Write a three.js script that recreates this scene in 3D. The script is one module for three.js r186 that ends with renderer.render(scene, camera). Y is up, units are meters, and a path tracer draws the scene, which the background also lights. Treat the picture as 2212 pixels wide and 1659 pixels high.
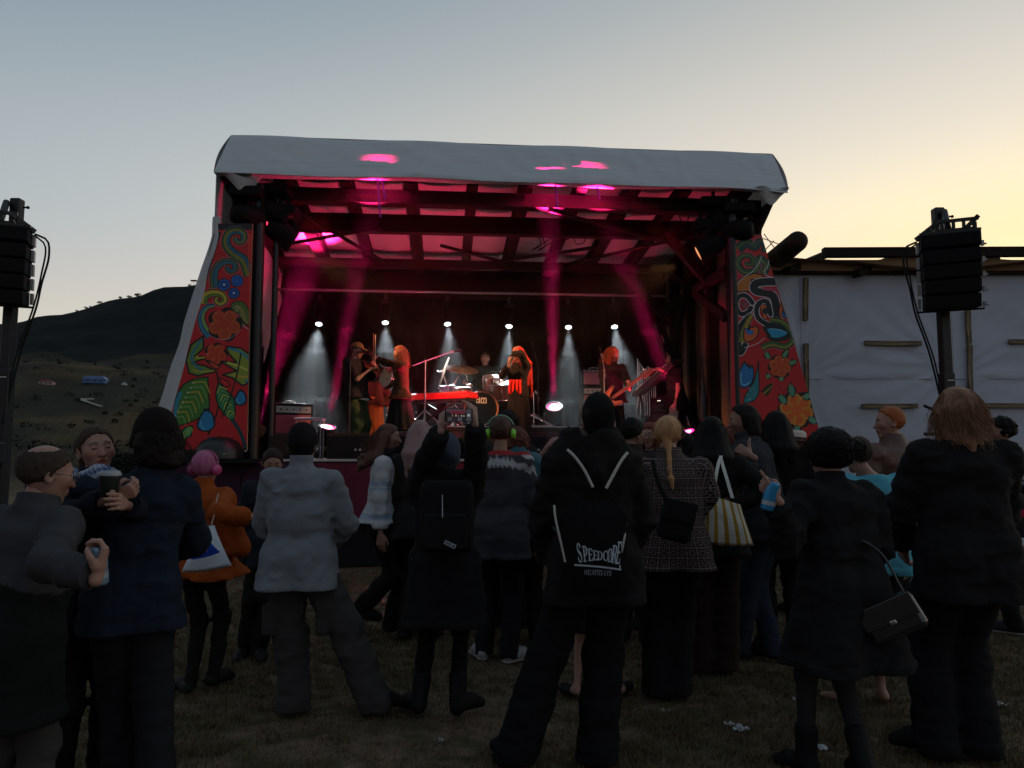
import * as THREE from 'three';
import { mergeGeometries } from 'three/addons/utils/BufferGeometryUtils.js';
import { RoundedBoxGeometry } from 'three/addons/geometries/RoundedBoxGeometry.js';

// ---------------------------------------------------------------- camera, sky, sun, exposure
const scene = new THREE.Scene();
const FOCAL = 770, EYE = 1.5, PITCH = 5.42 * Math.PI / 180;           // focal length in pixels of a 1024 x 768 frame
const camera = new THREE.PerspectiveCamera(2 * Math.atan(384 / FOCAL) * 180 / Math.PI, 4 / 3, 0.05, 3000);
camera.position.set(0, EYE, 0);
camera.rotation.set(PITCH, 0, 0);
const renderer = new THREE.WebGLRenderer({ antialias: true });
renderer.toneMapping = THREE.LinearToneMapping;
renderer.toneMappingExposure = 1;
renderer.shadowMap.enabled = true;

// the dusk sky: a clear gradient that warms and brightens towards the place where the sun went down (ahead, to the right)
const SUNSET_AZ = 40 * Math.PI / 180;                                  // to the right of straight ahead
(function makeSky() {
  const W = 1024, H = 512, data = new Float32Array(W * H * 4);
  const lin = (r, g, b) => [r, g, b].map((c) => Math.pow(c / 255, 2.2));
  const zenith = lin(118, 140, 154), high = lin(114, 141, 160), mid = lin(163, 178, 187), low = lin(224, 211, 188), glow = lin(264, 247, 222), gold = lin(278, 256, 186), back = lin(112, 120, 132), backLow = lin(144, 140, 143);
  const mix = (a, b, t) => a.map((v, i) => v + (b[i] - v) * t), sm = (a, b, x) => { const t = Math.min(1, Math.max(0, (x - a) / (b - a))); return t * t * (3 - 2 * t); };
  for (let row = 0; row < H; row++) {
    const el = ((row + 0.5) / H - 0.5) * Math.PI, eld = Math.max(0, el * 180 / Math.PI);
    for (let col = 0; col < W; col++) {
      const az = ((col + 0.5) / W - 0.5) * 2 * Math.PI, x = Math.cos(az), z = Math.sin(az);
      let rel = Math.atan2(x, -z) - SUNSET_AZ; rel = Math.atan2(Math.sin(rel), Math.cos(rel));
      const a = Math.abs(rel) * 180 / Math.PI;                         // degrees from the sunset bearing
      let c = mix(low, mid, sm(1, 17, eld)); c = mix(c, high, sm(15, 34, eld)); c = mix(c, zenith, sm(30, 70, eld));
      let b = mix(backLow, back, sm(2, 30, eld)); b = mix(b, zenith, sm(25, 80, eld));
      c = mix(c, b, sm(58, 150, a));
      const spread = Math.exp(-Math.pow(a / 55, 2)), g = spread * Math.exp(-Math.pow(eld / 28, 2));
      c = mix(c, glow, Math.min(1, 1.22 * g));
      c = mix(c, gold, 0.85 * Math.exp(-Math.pow(a / 25, 2)) * Math.exp(-Math.pow((eld - 13) / 5, 2)));
      // thin high veils, drawn out along the horizon
      const v = Math.sin(eld * 0.95 + rel * 4.2 + 1.2 * Math.sin(rel * 6 + eld * 0.25) + 0.6) * 0.5 + 0.5;
      const veil = 1.6 * v * v * spread * sm(3, 9, eld) * (1 - sm(15, 24, eld));
      c = [c[0] * (1 + 0.02 * veil), c[1] * (1 - 0.04 * veil), c[2] * (1 - 0.01 * veil)];
      const i = (row * W + col) * 4; data[i] = c[0]; data[i + 1] = c[1]; data[i + 2] = c[2]; data[i + 3] = 1;
    }
  }
  const t = new THREE.DataTexture(data, W, H, THREE.RGBAFormat, THREE.FloatType);
  t.mapping = THREE.EquirectangularReflectionMapping; t.magFilter = THREE.LinearFilter; t.needsUpdate = true;
  scene.background = t; scene.environment = t;
})();
// the last of the sun's light: it has gone under the horizon, a weak and very soft warm light from ahead and to the right
const sun = new THREE.DirectionalLight(0xffc890, 0.12);
sun.position.set(Math.sin(SUNSET_AZ) * 60, 7, -Math.cos(SUNSET_AZ) * 60); sun.target.position.set(0, 1, -6);
sun.castShadow = true; sun.shadow.radius = 28; sun.shadow.mapSize.set(2048, 2048);
Object.assign(sun.shadow.camera, { left: -14, right: 14, top: 10, bottom: -10, near: 1, far: 120 });
scene.add(sun, sun.target);
// ---------------------------------------------------------------- helpers
let seed = 12345;
const rnd = () => { seed = (seed + 0x6d2b79f5) | 0; let t = Math.imul(seed ^ (seed >>> 15), 1 | seed); t = (t + Math.imul(t ^ (t >>> 7), 61 | t)) ^ t; return ((t ^ (t >>> 14)) >>> 0) / 4294967296; };
const rr = (a, b) => a + (b - a) * rnd();
const V = (x, y, z) => new THREE.Vector3(x, y, z);
const clamp = (x, a, b) => Math.min(b, Math.max(a, x)), lerp = (a, b, t) => a + (b - a) * t;
const sstep = (a, b, x) => { const t = clamp((x - a) / (b - a), 0, 1); return t * t * (3 - 2 * t); };
const hash = (x, y, z) => { let h = Math.imul(x, 374761393) + Math.imul(y, 668265263) + Math.imul(z, 2147483647 - 94906249); h = Math.imul(h ^ (h >>> 13), 1274126177); return ((h ^ (h >>> 16)) >>> 0) / 4294967296; };
function noise3(x, y, z) {                                              // value noise, -1 .. 1
  const ix = Math.floor(x), iy = Math.floor(y), iz = Math.floor(z); let fx = x - ix, fy = y - iy, fz = z - iz;
  fx = fx * fx * (3 - 2 * fx); fy = fy * fy * (3 - 2 * fy); fz = fz * fz * (3 - 2 * fz);
  const a = lerp(lerp(hash(ix, iy, iz), hash(ix + 1, iy, iz), fx), lerp(hash(ix, iy + 1, iz), hash(ix + 1, iy + 1, iz), fx), fy);
  const b = lerp(lerp(hash(ix, iy, iz + 1), hash(ix + 1, iy, iz + 1), fx), lerp(hash(ix, iy + 1, iz + 1), hash(ix + 1, iy + 1, iz + 1), fx), fy);
  return 2 * lerp(a, b, fz) - 1;
}
const fbm = (x, y, z) => 0.55 * noise3(x, y, z) + 0.3 * noise3(x * 2.1 + 7, y * 2.1, z * 2.1) + 0.15 * noise3(x * 4.3, y * 4.3 + 3, z * 4.3);
const taken = new Map();
const numbered = (n) => { const k = taken.get(n) ?? -1; taken.set(n, k + 1); return k < 0 ? n : n + '_' + String(k + 1).padStart(3, '0'); };
function tag(o, label, category, group) { o.userData.label = label; if (category) o.userData.category = category; if (group) o.userData.group = group; return o; }
function thing(name, label, category, pos = [0, 0, 0], turn = 0, group) { const o = new THREE.Group(); o.name = numbered(name); o.position.set(...pos); o.rotation.y = turn; scene.add(o); return tag(o, label, category, group); }
function part(name, geo, mat, parent, label) {
  const g = Array.isArray(geo) ? merge(geo) : geo, m = new THREE.Mesh(g, mat); m.name = name; m.castShadow = m.receiveShadow = true; parent.add(m); if (label) m.userData.label = label; return m;
}
function solo(name, geo, mat, label, category, group) { const m = part(numbered(name), geo, mat, scene); return tag(m, label, category, group); }
function structure(name, geo, mat) { const m = part(name, geo, mat, scene); m.userData.kind = 'structure'; return m; }
function merge(list) {
  const full = list.every((g) => g.attributes.uv), col = list.some((g) => g.attributes.color);
  return mergeGeometries(list.map((g) => {
    g = g.index ? g.toNonIndexed() : g;
    for (const k of Object.keys(g.attributes)) if (!['position', 'normal', 'color', full ? 'uv' : ''].includes(k)) { g = g.clone(); g.deleteAttribute(k); }
    if (!g.attributes.normal) g.computeVertexNormals();
    if (col && !g.attributes.color) { const n = g.attributes.position.count; g.setAttribute('color', new THREE.BufferAttribute(new Float32Array(n * 3).fill(1), 3)); }
    return g;
  }), false);
}
const put = (g, x = 0, y = 0, z = 0, rx = 0, ry = 0, rz = 0) => g.applyMatrix4(new THREE.Matrix4().compose(V(x, y, z), new THREE.Quaternion().setFromEuler(new THREE.Euler(rx, ry, rz, 'YXZ')), V(1, 1, 1)));
const box = (w, h, d, x, y, z, rx, ry, rz) => put(new THREE.BoxGeometry(w, h, d), x, y, z, rx, ry, rz);
const rbox = (w, h, d, r, x, y, z, rx, ry, rz) => put(new RoundedBoxGeometry(w, h, d, 2, Math.min(r, w / 2.01, h / 2.01, d / 2.01)), x, y, z, rx, ry, rz);
const cyl = (r1, r2, h, x, y, z, rx, ry, rz, n = 14) => put(new THREE.CylinderGeometry(r1, r2, h, n), x, y, z, rx, ry, rz);
const ball = (r, x, y, z, n = 12) => put(new THREE.SphereGeometry(r, n, Math.ceil(n * 0.7)), x, y, z);
function aligned(g, a, b) { const d = b.clone().sub(a), q = new THREE.Quaternion().setFromUnitVectors(V(0, 1, 0), d.clone().normalize()); return g.applyMatrix4(new THREE.Matrix4().compose(a.clone().add(b).multiplyScalar(0.5), q, V(1, 1, 1))); }
const rod = (a, b, r, r2 = r, n = 8) => aligned(new THREE.CylinderGeometry(r2, r, a.distanceTo(b), n), a, b);
function bar(a, b, w, h, up = V(0, 1, 0)) {                              // a timber from a to b, w across, h along "up"
  const d = b.clone().sub(a), L = d.length(), y = d.normalize(), x = V().crossVectors(y, up).normalize(), z = V().crossVectors(x, y);
  return new THREE.BoxGeometry(w, L, h).applyMatrix4(new THREE.Matrix4().makeBasis(x, y, z).setPosition(a.clone().add(b).multiplyScalar(0.5)));
}
const tube = (pts, r, seg = 24, n = 6) => new THREE.TubeGeometry(new THREE.CatmullRomCurve3(pts), seg, r, n);
const lathe = (pts, n = 24) => new THREE.LatheGeometry(pts.map(([x, y]) => new THREE.Vector2(x, y)), n);
function grid(nu, nv, f) {                                               // a sheet f(u, v) -> Vector3, uv kept
  const pos = [], uv = [], ix = [];
  for (let j = 0; j <= nv; j++) for (let i = 0; i <= nu; i++) { const p = f(i / nu, j / nv); pos.push(p.x, p.y, p.z); uv.push(i / nu, j / nv); }
  for (let j = 0; j < nv; j++) for (let i = 0; i < nu; i++) { const a = j * (nu + 1) + i, b = a + 1, c = a + nu + 1, d = c + 1; ix.push(a, b, d, a, d, c); }
  const g = new THREE.BufferGeometry(); g.setAttribute('position', new THREE.Float32BufferAttribute(pos, 3)); g.setAttribute('uv', new THREE.Float32BufferAttribute(uv, 2)); g.setIndex(ix); g.computeVertexNormals(); return g;
}
// materials
const mats = new Map();
function M(color, rough = 0.8, extra = {}) {                            // linear colour triple
  const key = JSON.stringify([color, rough, Object.keys(extra).map((k) => k + (extra[k]?.uuid ?? JSON.stringify(extra[k])))]);
  if (!mats.has(key)) { const m = new THREE.MeshPhysicalMaterial({ roughness: rough, specularIntensity: Math.max(...color) < 0.05 && rough > 0.5 ? 0.25 : rough > 0.7 ? 0.5 : 1, ...extra }); m.color.setRGB(...color); m.side = THREE.DoubleSide; mats.set(key, m); }
  return mats.get(key);
}
function canvas(w, h, draw, srgb = true) {
  const c = document.createElement('canvas'); c.width = w; c.height = h; draw(c.getContext('2d'), w, h);
  const t = new THREE.CanvasTexture(c); if (srgb) t.colorSpace = THREE.SRGBColorSpace; t.wrapS = t.wrapT = THREE.RepeatWrapping; return t;
}
function dataTex(n, f, srgb = false) {                                   // f(u, v) -> [r, g, b] 0..1, tiles when f does
  const d = new Uint8Array(n * n * 4);
  for (let y = 0; y < n; y++) for (let x = 0; x < n; x++) { const c = f(x / n, y / n), i = (y * n + x) * 4; for (let k = 0; k < 3; k++) d[i + k] = clamp(c[k] * 255, 0, 255); d[i + 3] = 255; }
  const t = new THREE.DataTexture(d, n, n); t.magFilter = THREE.LinearFilter; t.minFilter = THREE.LinearFilter; t.wrapS = t.wrapT = THREE.RepeatWrapping; if (srgb) t.colorSpace = THREE.SRGBColorSpace; t.needsUpdate = true; return t;
}
// places: a point of the photograph (in a 2212 x 1659 view of it) at a distance ahead of the camera
const K = 1024 / 2212;
function ray(px, py) { const x = (px * K - 512) / FOCAL, y = (384 - py * K) / FOCAL; return V(x, y * Math.cos(PITCH) + Math.sin(PITCH), -Math.cos(PITCH) + y * Math.sin(PITCH)); }
const at = (px, py, d) => { const r = ray(px, py); return r.multiplyScalar(d / -r.z).add(camera.position); };
// the stage has axes of its own: x to the right along its front edge, z towards the audience, y up; its right end is a little farther away
const STAGE_POS = V(-0.03, 0, -10.7), STAGE_TURN = 4.9 * Math.PI / 180;
const stageM = new THREE.Matrix4().makeRotationY(STAGE_TURN).setPosition(STAGE_POS), stageInv = stageM.clone().invert();
const onStage = (x, y, z) => V(x, y, z).applyMatrix4(stageM);
function S(px, py, z) { const o = camera.position.clone().applyMatrix4(stageInv), r = ray(px, py).transformDirection(stageInv); return r.multiplyScalar((z - o.z) / r.z).add(o); }   // stage coordinates at depth z
// ---------------------------------------------------------------- surfaces
const weave = dataTex(128, (u, v) => { const s = Math.sin(u * Math.PI * 64) * Math.sin(v * Math.PI * 64) * 0.5 + 0.5, k = 0.5 * s + 0.5 * hash(Math.floor(u * 128), Math.floor(v * 128), 3); return [k, k, k]; });
const tileNoise = (u, v, f, s) => { const a = u * 2 * Math.PI, b = v * 2 * Math.PI; return noise3(Math.cos(a) * f + s, Math.sin(a) * f + Math.cos(b) * f * 1.3, Math.sin(b) * f * 1.3 - s); };
const turfMap = dataTex(512, (u, v) => {
  const n = 0.5 + 0.6 * tileNoise(u, v, 1.3, 3) + 0.35 * tileNoise(u, v, 3.4, 9), m = 0.5 + 0.5 * tileNoise(u, v, 9, 21), g = hash(Math.floor(u * 512), Math.floor(v * 512), 5), w = sstep(0.35, 0.7, n);
  const grass = [0.105, 0.083, 0.048], soil = [0.185, 0.125, 0.085], k = 0.55 + 0.5 * m + 0.45 * g;
  return [0, 1, 2].map((i) => Math.pow(lerp(soil[i], grass[i], w) * k, 1 / 2.2));
}, true);
const turfBump = dataTex(512, (u, v) => { const k = 0.5 + 0.25 * tileNoise(u, v, 8, 2) + 0.3 * (hash(Math.floor(u * 512), Math.floor(v * 512), 8) - 0.5); return [k, k, k]; });
const turf = new THREE.MeshPhysicalMaterial({ specularIntensity: 0.12, map: turfMap, bumpMap: turfBump, bumpScale: 0.05, roughness: 1, vertexColors: true });
const black = M([0.012, 0.012, 0.013], 0.75), blackMetal = M([0.014, 0.014, 0.015], 0.42, { metalness: 0.2 }), blackCloth = M([0.004, 0.004, 0.004], 1, { specularIntensity: 0.1 }), chrome = M([0.62, 0.62, 0.64], 0.18, { metalness: 1 }), steel = M([0.35, 0.35, 0.36], 0.4, { metalness: 0.9 });
const grainTex = dataTex(256, (u, v) => { const g = 0.5 + 0.32 * tileNoise(u * 0.999, v, 0.6, 4) + 0.2 * Math.sin((u * 30 + 3 * tileNoise(u, v, 0.8, 7)) * 2 * Math.PI) * 0.5 + 0.12 * (hash(Math.floor(u * 256), Math.floor(v * 16), 2) - 0.5); return [g * 0.85 + 0.15, g * 0.82 + 0.15, g * 0.78 + 0.15]; }, true);
const darkWood = M([0.065, 0.042, 0.03], 0.85, { map: grainTex }), paleWood = M([0.75, 0.6, 0.42], 0.8, { map: grainTex }), logWood = M([0.16, 0.11, 0.08], 0.9, { map: grainTex });

// ---------------------------------------------------------------- the land: flat meadow here, rising to a dark hill on the left
const skyline = (th) => {                                               // tangent of the ridge's height at a bearing (degrees to the right)
  const pts = [[-180, 0.05], [-80, 0.07], [-52, 0.1], [-33.5, 0.149], [-31.2, 0.162], [-27, 0.186], [-24, 0.206], [-21, 0.216], [-12, 0.23], [-4, 0.2], [6, 0.12], [14, 0.05], [22, 0.02], [60, 0.02], [180, 0.05]];
  let i = 0; while (i < pts.length - 2 && th > pts[i + 1][0]) i++;
  return lerp(pts[i][1], pts[i + 1][1], sstep(pts[i][0], pts[i + 1][0], th));
};
function landHeight(d, th) {
  const e = skyline(th), field = Math.min(1, e / 0.15) * 0.112 * sstep(20, 240, d), up = sstep(230, 620, d);
  let h = d * lerp(field, e * 1.0, up);
  if (d > 620) h = 620 * e * (1 - 0.85 * sstep(650, 1800, d));
  return h + (d > 60 ? Math.min(1, (d - 60) / 300) * 4 * fbm(th * 0.35, d * 0.02, 4) : 0) + (d > 20 ? 0 : 0.012 * fbm(th * d * 0.02, d, 1));
}
(function land() {
  const rings = [0, 1.2, 2, 3, 4, 5, 6, 8, 10, 12, 15, 18, 22]; while (rings[rings.length - 1] < 640) rings.push(rings[rings.length - 1] * 1.035); rings.push(660, 720, 850, 1100, 1500, 2400); const N = 540, pos = [], uv = [], col = [], ix = [];
  rings.forEach((d) => { for (let i = 0; i <= N; i++) {
    const th = -180 + (360 * i) / N, a = th * Math.PI / 180, x = Math.sin(a) * d, z = -Math.cos(a) * d;
    pos.push(x, landHeight(d, th), z); uv.push(x / 2.6, z / 2.6);
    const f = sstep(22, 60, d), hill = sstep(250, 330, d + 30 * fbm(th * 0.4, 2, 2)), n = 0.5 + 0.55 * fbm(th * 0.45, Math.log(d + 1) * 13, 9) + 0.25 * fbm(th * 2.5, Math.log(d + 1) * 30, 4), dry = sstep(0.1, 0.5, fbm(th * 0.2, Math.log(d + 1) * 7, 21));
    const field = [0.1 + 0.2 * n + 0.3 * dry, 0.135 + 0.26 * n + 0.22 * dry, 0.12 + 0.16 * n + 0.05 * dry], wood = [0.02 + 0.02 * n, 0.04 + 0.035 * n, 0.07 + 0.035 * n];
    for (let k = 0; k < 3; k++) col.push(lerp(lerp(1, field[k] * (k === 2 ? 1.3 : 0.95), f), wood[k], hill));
  } });
  for (let j = 0; j < rings.length - 1; j++) for (let i = 0; i < N; i++) { const a = j * (N + 1) + i, b = a + 1, c = a + N + 1, e = c + 1; ix.push(a, b, e, a, e, c); }
  const g = new THREE.BufferGeometry(); g.setAttribute('position', new THREE.Float32BufferAttribute(pos, 3)); g.setAttribute('uv', new THREE.Float32BufferAttribute(uv, 2)); g.setAttribute('color', new THREE.Float32BufferAttribute(col, 3)); g.setIndex(ix); g.computeVertexNormals();
  turf.side = THREE.DoubleSide;
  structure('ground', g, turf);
})();
const onLand = (px, d) => { const r = ray(px, 988), th = Math.atan2(r.x, -r.z) * 180 / Math.PI, D = d / Math.cos(th * Math.PI / 180); return V(Math.tan(th * Math.PI / 180) * d, landHeight(D, th), -d); };
const landAlong = (px, py, from = 40, to = 600) => { const r = ray(px, py); for (let d = from; d < to; d += 1) { const p = onLand(px, d), y = EYE + r.y * d / -r.z; if (p.y >= y) return d; } return to; };
// short trampled grass: tufts of blades
(function grass() {
  const blades = [];
  for (let i = 0; i < 14; i++) {
    const a = rr(0, 6.28), r = rr(0, 0.05), h = rr(0.015, 0.042), w = rr(0.0012, 0.0024), l = rr(0.2, 1.3) * h, b = rr(0, 6.28), g = new THREE.BufferGeometry();
    const x = Math.cos(a) * r, z = Math.sin(a) * r, cx = Math.cos(b), cz = Math.sin(b);
    g.setAttribute('position', new THREE.Float32BufferAttribute([x - cz * w, 0, z + cx * w, x + cz * w, 0, z - cx * w, x + cx * l, h, z + cz * l], 3)); g.computeVertexNormals(); blades.push(g);
  }
  const m = new THREE.InstancedMesh(merge(blades), new THREE.MeshPhysicalMaterial({ color: 0xffffff, roughness: 1, specularIntensity: 0.1, side: THREE.DoubleSide }), 42000), o = new THREE.Object3D(), c = new THREE.Color();
  let k = 0;
  for (let i = 0; k < 42000 && i < 200000; i++) {
    const d = 1.8 + 9.5 * Math.pow(rnd(), 0.8), x = rr(-0.85, 0.85) * d, n = fbm(x * 0.9, d * 0.9, 3);
    if (n < rr(-0.7, 0.3)) continue;
    o.position.set(x, 0, -d); o.rotation.y = rr(0, 6.28); o.scale.setScalar(rr(0.6, 1.4)); o.updateMatrix(); m.setMatrixAt(k, o.matrix);
    const t = rnd(), s = rr(0.6, 1.2); c.setRGB(lerp(0.1, 0.17, t) * s, lerp(0.084, 0.12, t) * s, lerp(0.042, 0.07, t) * s); m.setColorAt(k++, c);
  }
  m.count = k; m.name = 'grass'; m.castShadow = m.receiveShadow = true; tag(m, 'short trampled meadow grass between the bare patches under the crowd', 'grass'); m.userData.kind = 'stuff'; scene.add(m);
})();
function leafBlob(n, R, flat, size) {                                     // many small leaf faces through a rounded volume
  const pos = [];
  for (let i = 0; i < n; i++) {
    const u = rnd() * 2 - 1, a = rr(0, 6.28), s = Math.sqrt(1 - u * u), r = R * Math.cbrt(rr(0.15, 1)) * (0.8 + 0.3 * noise3(u * 3, a * 1.5, R));
    const c = V(Math.cos(a) * s * r, u * r * flat, Math.sin(a) * s * r);
    for (let k = 0; k < 3; k++) pos.push(c.x + rr(-1, 1) * size, c.y + rr(-1, 1) * size, c.z + rr(-1, 1) * size);
  }
  const g = new THREE.BufferGeometry(); g.setAttribute('position', new THREE.Float32BufferAttribute(pos, 3)); g.computeVertexNormals(); return g;
}
(function farLand() {
  const leaf = M([0.01, 0.013, 0.01], 1), bark = M([0.03, 0.025, 0.02], 1);
  const ridge = [[148, 1.6], [168, 2.2], [178, 1.4], [199, 2.6], [243, 2.2], [262, 2.8], [280, 1.6], [395, 2.0], [462 - 180, 3.4]];
  const bush = thing('ridge_tree', 'small dark bushy tree on the skyline of the hill left of the stage', 'tree', [0, 0, 0], 0, 'small trees along the ridge of the hill');
  part('crown', [put(leafBlob(260, 1, 0.8, 0.2), 0, 1.15, 0), put(leafBlob(120, 0.6, 0.9, 0.18), 0.7, 0.8, 0)], leaf, bush); part('trunk', cyl(0.08, 0.12, 1.1, 0, 0.5, 0), bark, bush);
  ridge.forEach(([px, s], i) => {
    const o = i ? bush.clone() : bush; if (i) { o.name = numbered('ridge_tree'); scene.add(o); }
    const p = onLand(px, 615 * Math.cos(Math.atan((px * K - 512) / FOCAL))); s *= 0.45; o.position.copy(p).add(V(0, -0.3 * s, 0)); o.scale.set(s * 1.5, s, s * 1.5); o.rotation.y = i * 1.3;
  });
  const hut = thing('ridge_hut', 'small flat-roofed hut on stilts at the top of the hill beside the stage', 'hut'); const hp = onLand(404, 570); hut.position.copy(hp); hut.scale.setScalar(0.8);
  part('roof', box(5.5, 0.8, 4, 0, 4.2, 0), black, hut); part('stilt', [-2, -0.7, 0.7, 2].map((x) => box(0.12, 4, 0.12, x, 2, 0)), black, hut);
  // houses far across the field
  const house = (px, py, w, h, dep, wall, roof, label, pitched) => {
    const d = landAlong(px, py + 8), p = onLand(px, d), t = thing('farm_house', label, 'house', [p.x, p.y - 0.2, p.z], 0.25);
    part('wall', box(w, h, dep, 0, h / 2, 0), wall, t);
    const s = new THREE.Shape(); s.moveTo(-w * 0.54, 0); s.lineTo(w * 0.54, 0); s.lineTo(w * (pitched ? 0.4 : 0), h * 0.75); s.lineTo(-w * (pitched ? 0.4 : 0), h * 0.75); s.closePath();
    part('roof', put(new THREE.ExtrudeGeometry(s, { depth: dep * 1.1, bevelEnabled: false }), 0, h, -dep * 0.55), roof, t);
    for (const x of [-0.28, 0.05, 0.3]) part('window', box(w * 0.1, h * 0.3, 0.08, x * w, h * 0.55, dep / 2 + 0.03), M([0.03, 0.035, 0.05], 0.2), t);
  };
  house(198, 820, 4.2, 0.85, 2.6, M([0.1, 0.16, 0.34], 0.8), M([0.12, 0.2, 0.42], 0.6), 'long blue house with a hipped roof far across the left-hand field', true);
  house(92, 823, 2.6, 0.7, 1.8, M([0.35, 0.25, 0.24], 0.9), M([0.24, 0.07, 0.07], 0.8), 'small reddish house beyond the field, next to the left speaker tower', false);
  house(261, 825, 0.9, 0.45, 0.8, M([0.6, 0.6, 0.6], 0.9), M([0.5, 0.5, 0.52], 0.8), 'small white shed in the field to the right of the blue house', false);
  // a pale track bending through the field
  const track = []; [[168, 866], [190, 876], [216, 884]].forEach(([x, y]) => { const d = landAlong(x, y, 30, 600); track.push(onLand(x, d).add(V(0, 0.3, 0))); });
  const back = [[196, 866], [170, 868], [190, 876]].map(([x, y]) => onLand(x, landAlong(x, y, 30, 600)).add(V(0, 0.3, 0)));
  structure('path', [tube(track, 0.16, 12, 6), tube(back, 0.14, 12, 6)].map((g) => g.applyMatrix4(new THREE.Matrix4().makeScale(1, 1, 1))), M([0.4, 0.38, 0.34], 1));
  const scrub = []; for (let i = 0; i < 30; i++) { const px = rr(215, 365), d = rr(38, 62), p = onLand(px, d); scrub.push(put(leafBlob(150, rr(0.7, 1.8), 0.8, 0.16), p.x, p.y + 0.6, p.z)); }
  for (let i = 0; i < 90; i++) { const px = rr(-60, 400), d = rr(70, 250), p = onLand(px, d); scrub.push(put(leafBlob(50, rr(0.5, 1.6), 0.55, 0.2), p.x, p.y + 0.2, p.z)); }
  const sc = part('scrub', scrub, leaf, scene); sc.userData.kind = 'stuff'; tag(sc, 'dark scrub growing at the foot of the field left of the stage', 'scrub');
})();
// ---------------------------------------------------------------- the stage
const crease = (p, amp, s) => amp * (0.6 * fbm(p.x * 1.1 + s, p.y * 2.3, s) + 0.4 * Math.abs(noise3(p.x * 2.6 + p.y * 3.1 + s, p.y * 0.7, s * 2)));
const tarpBump = dataTex(256, (u, v) => { const k = 0.5 + 0.3 * tileNoise(u, v, 1.6, 11) + 0.2 * (1 - Math.abs(tileNoise(u, v, 2.6, 17)) * 2); return [k, k, k]; });
const whiteTarp = M([0.56, 0.57, 0.59], 0.75, { transmission: 0.06, bumpMap: tarpBump, bumpScale: 0.012 }), ceilTarp = M([0.42, 0.36, 0.36], 0.8, { bumpMap: tarpBump, bumpScale: 0.01 }), brownTarp = M([0.2, 0.13, 0.09], 0.9, { bumpMap: tarpBump, bumpScale: 0.012 });
const stage = thing('festival_stage', 'open-air concert stage under a grey-white tarpaulin canopy with timber rafters and a black backdrop', 'stage', STAGE_POS.toArray(), STAGE_TURN);
const DECK = 1.48;
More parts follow.
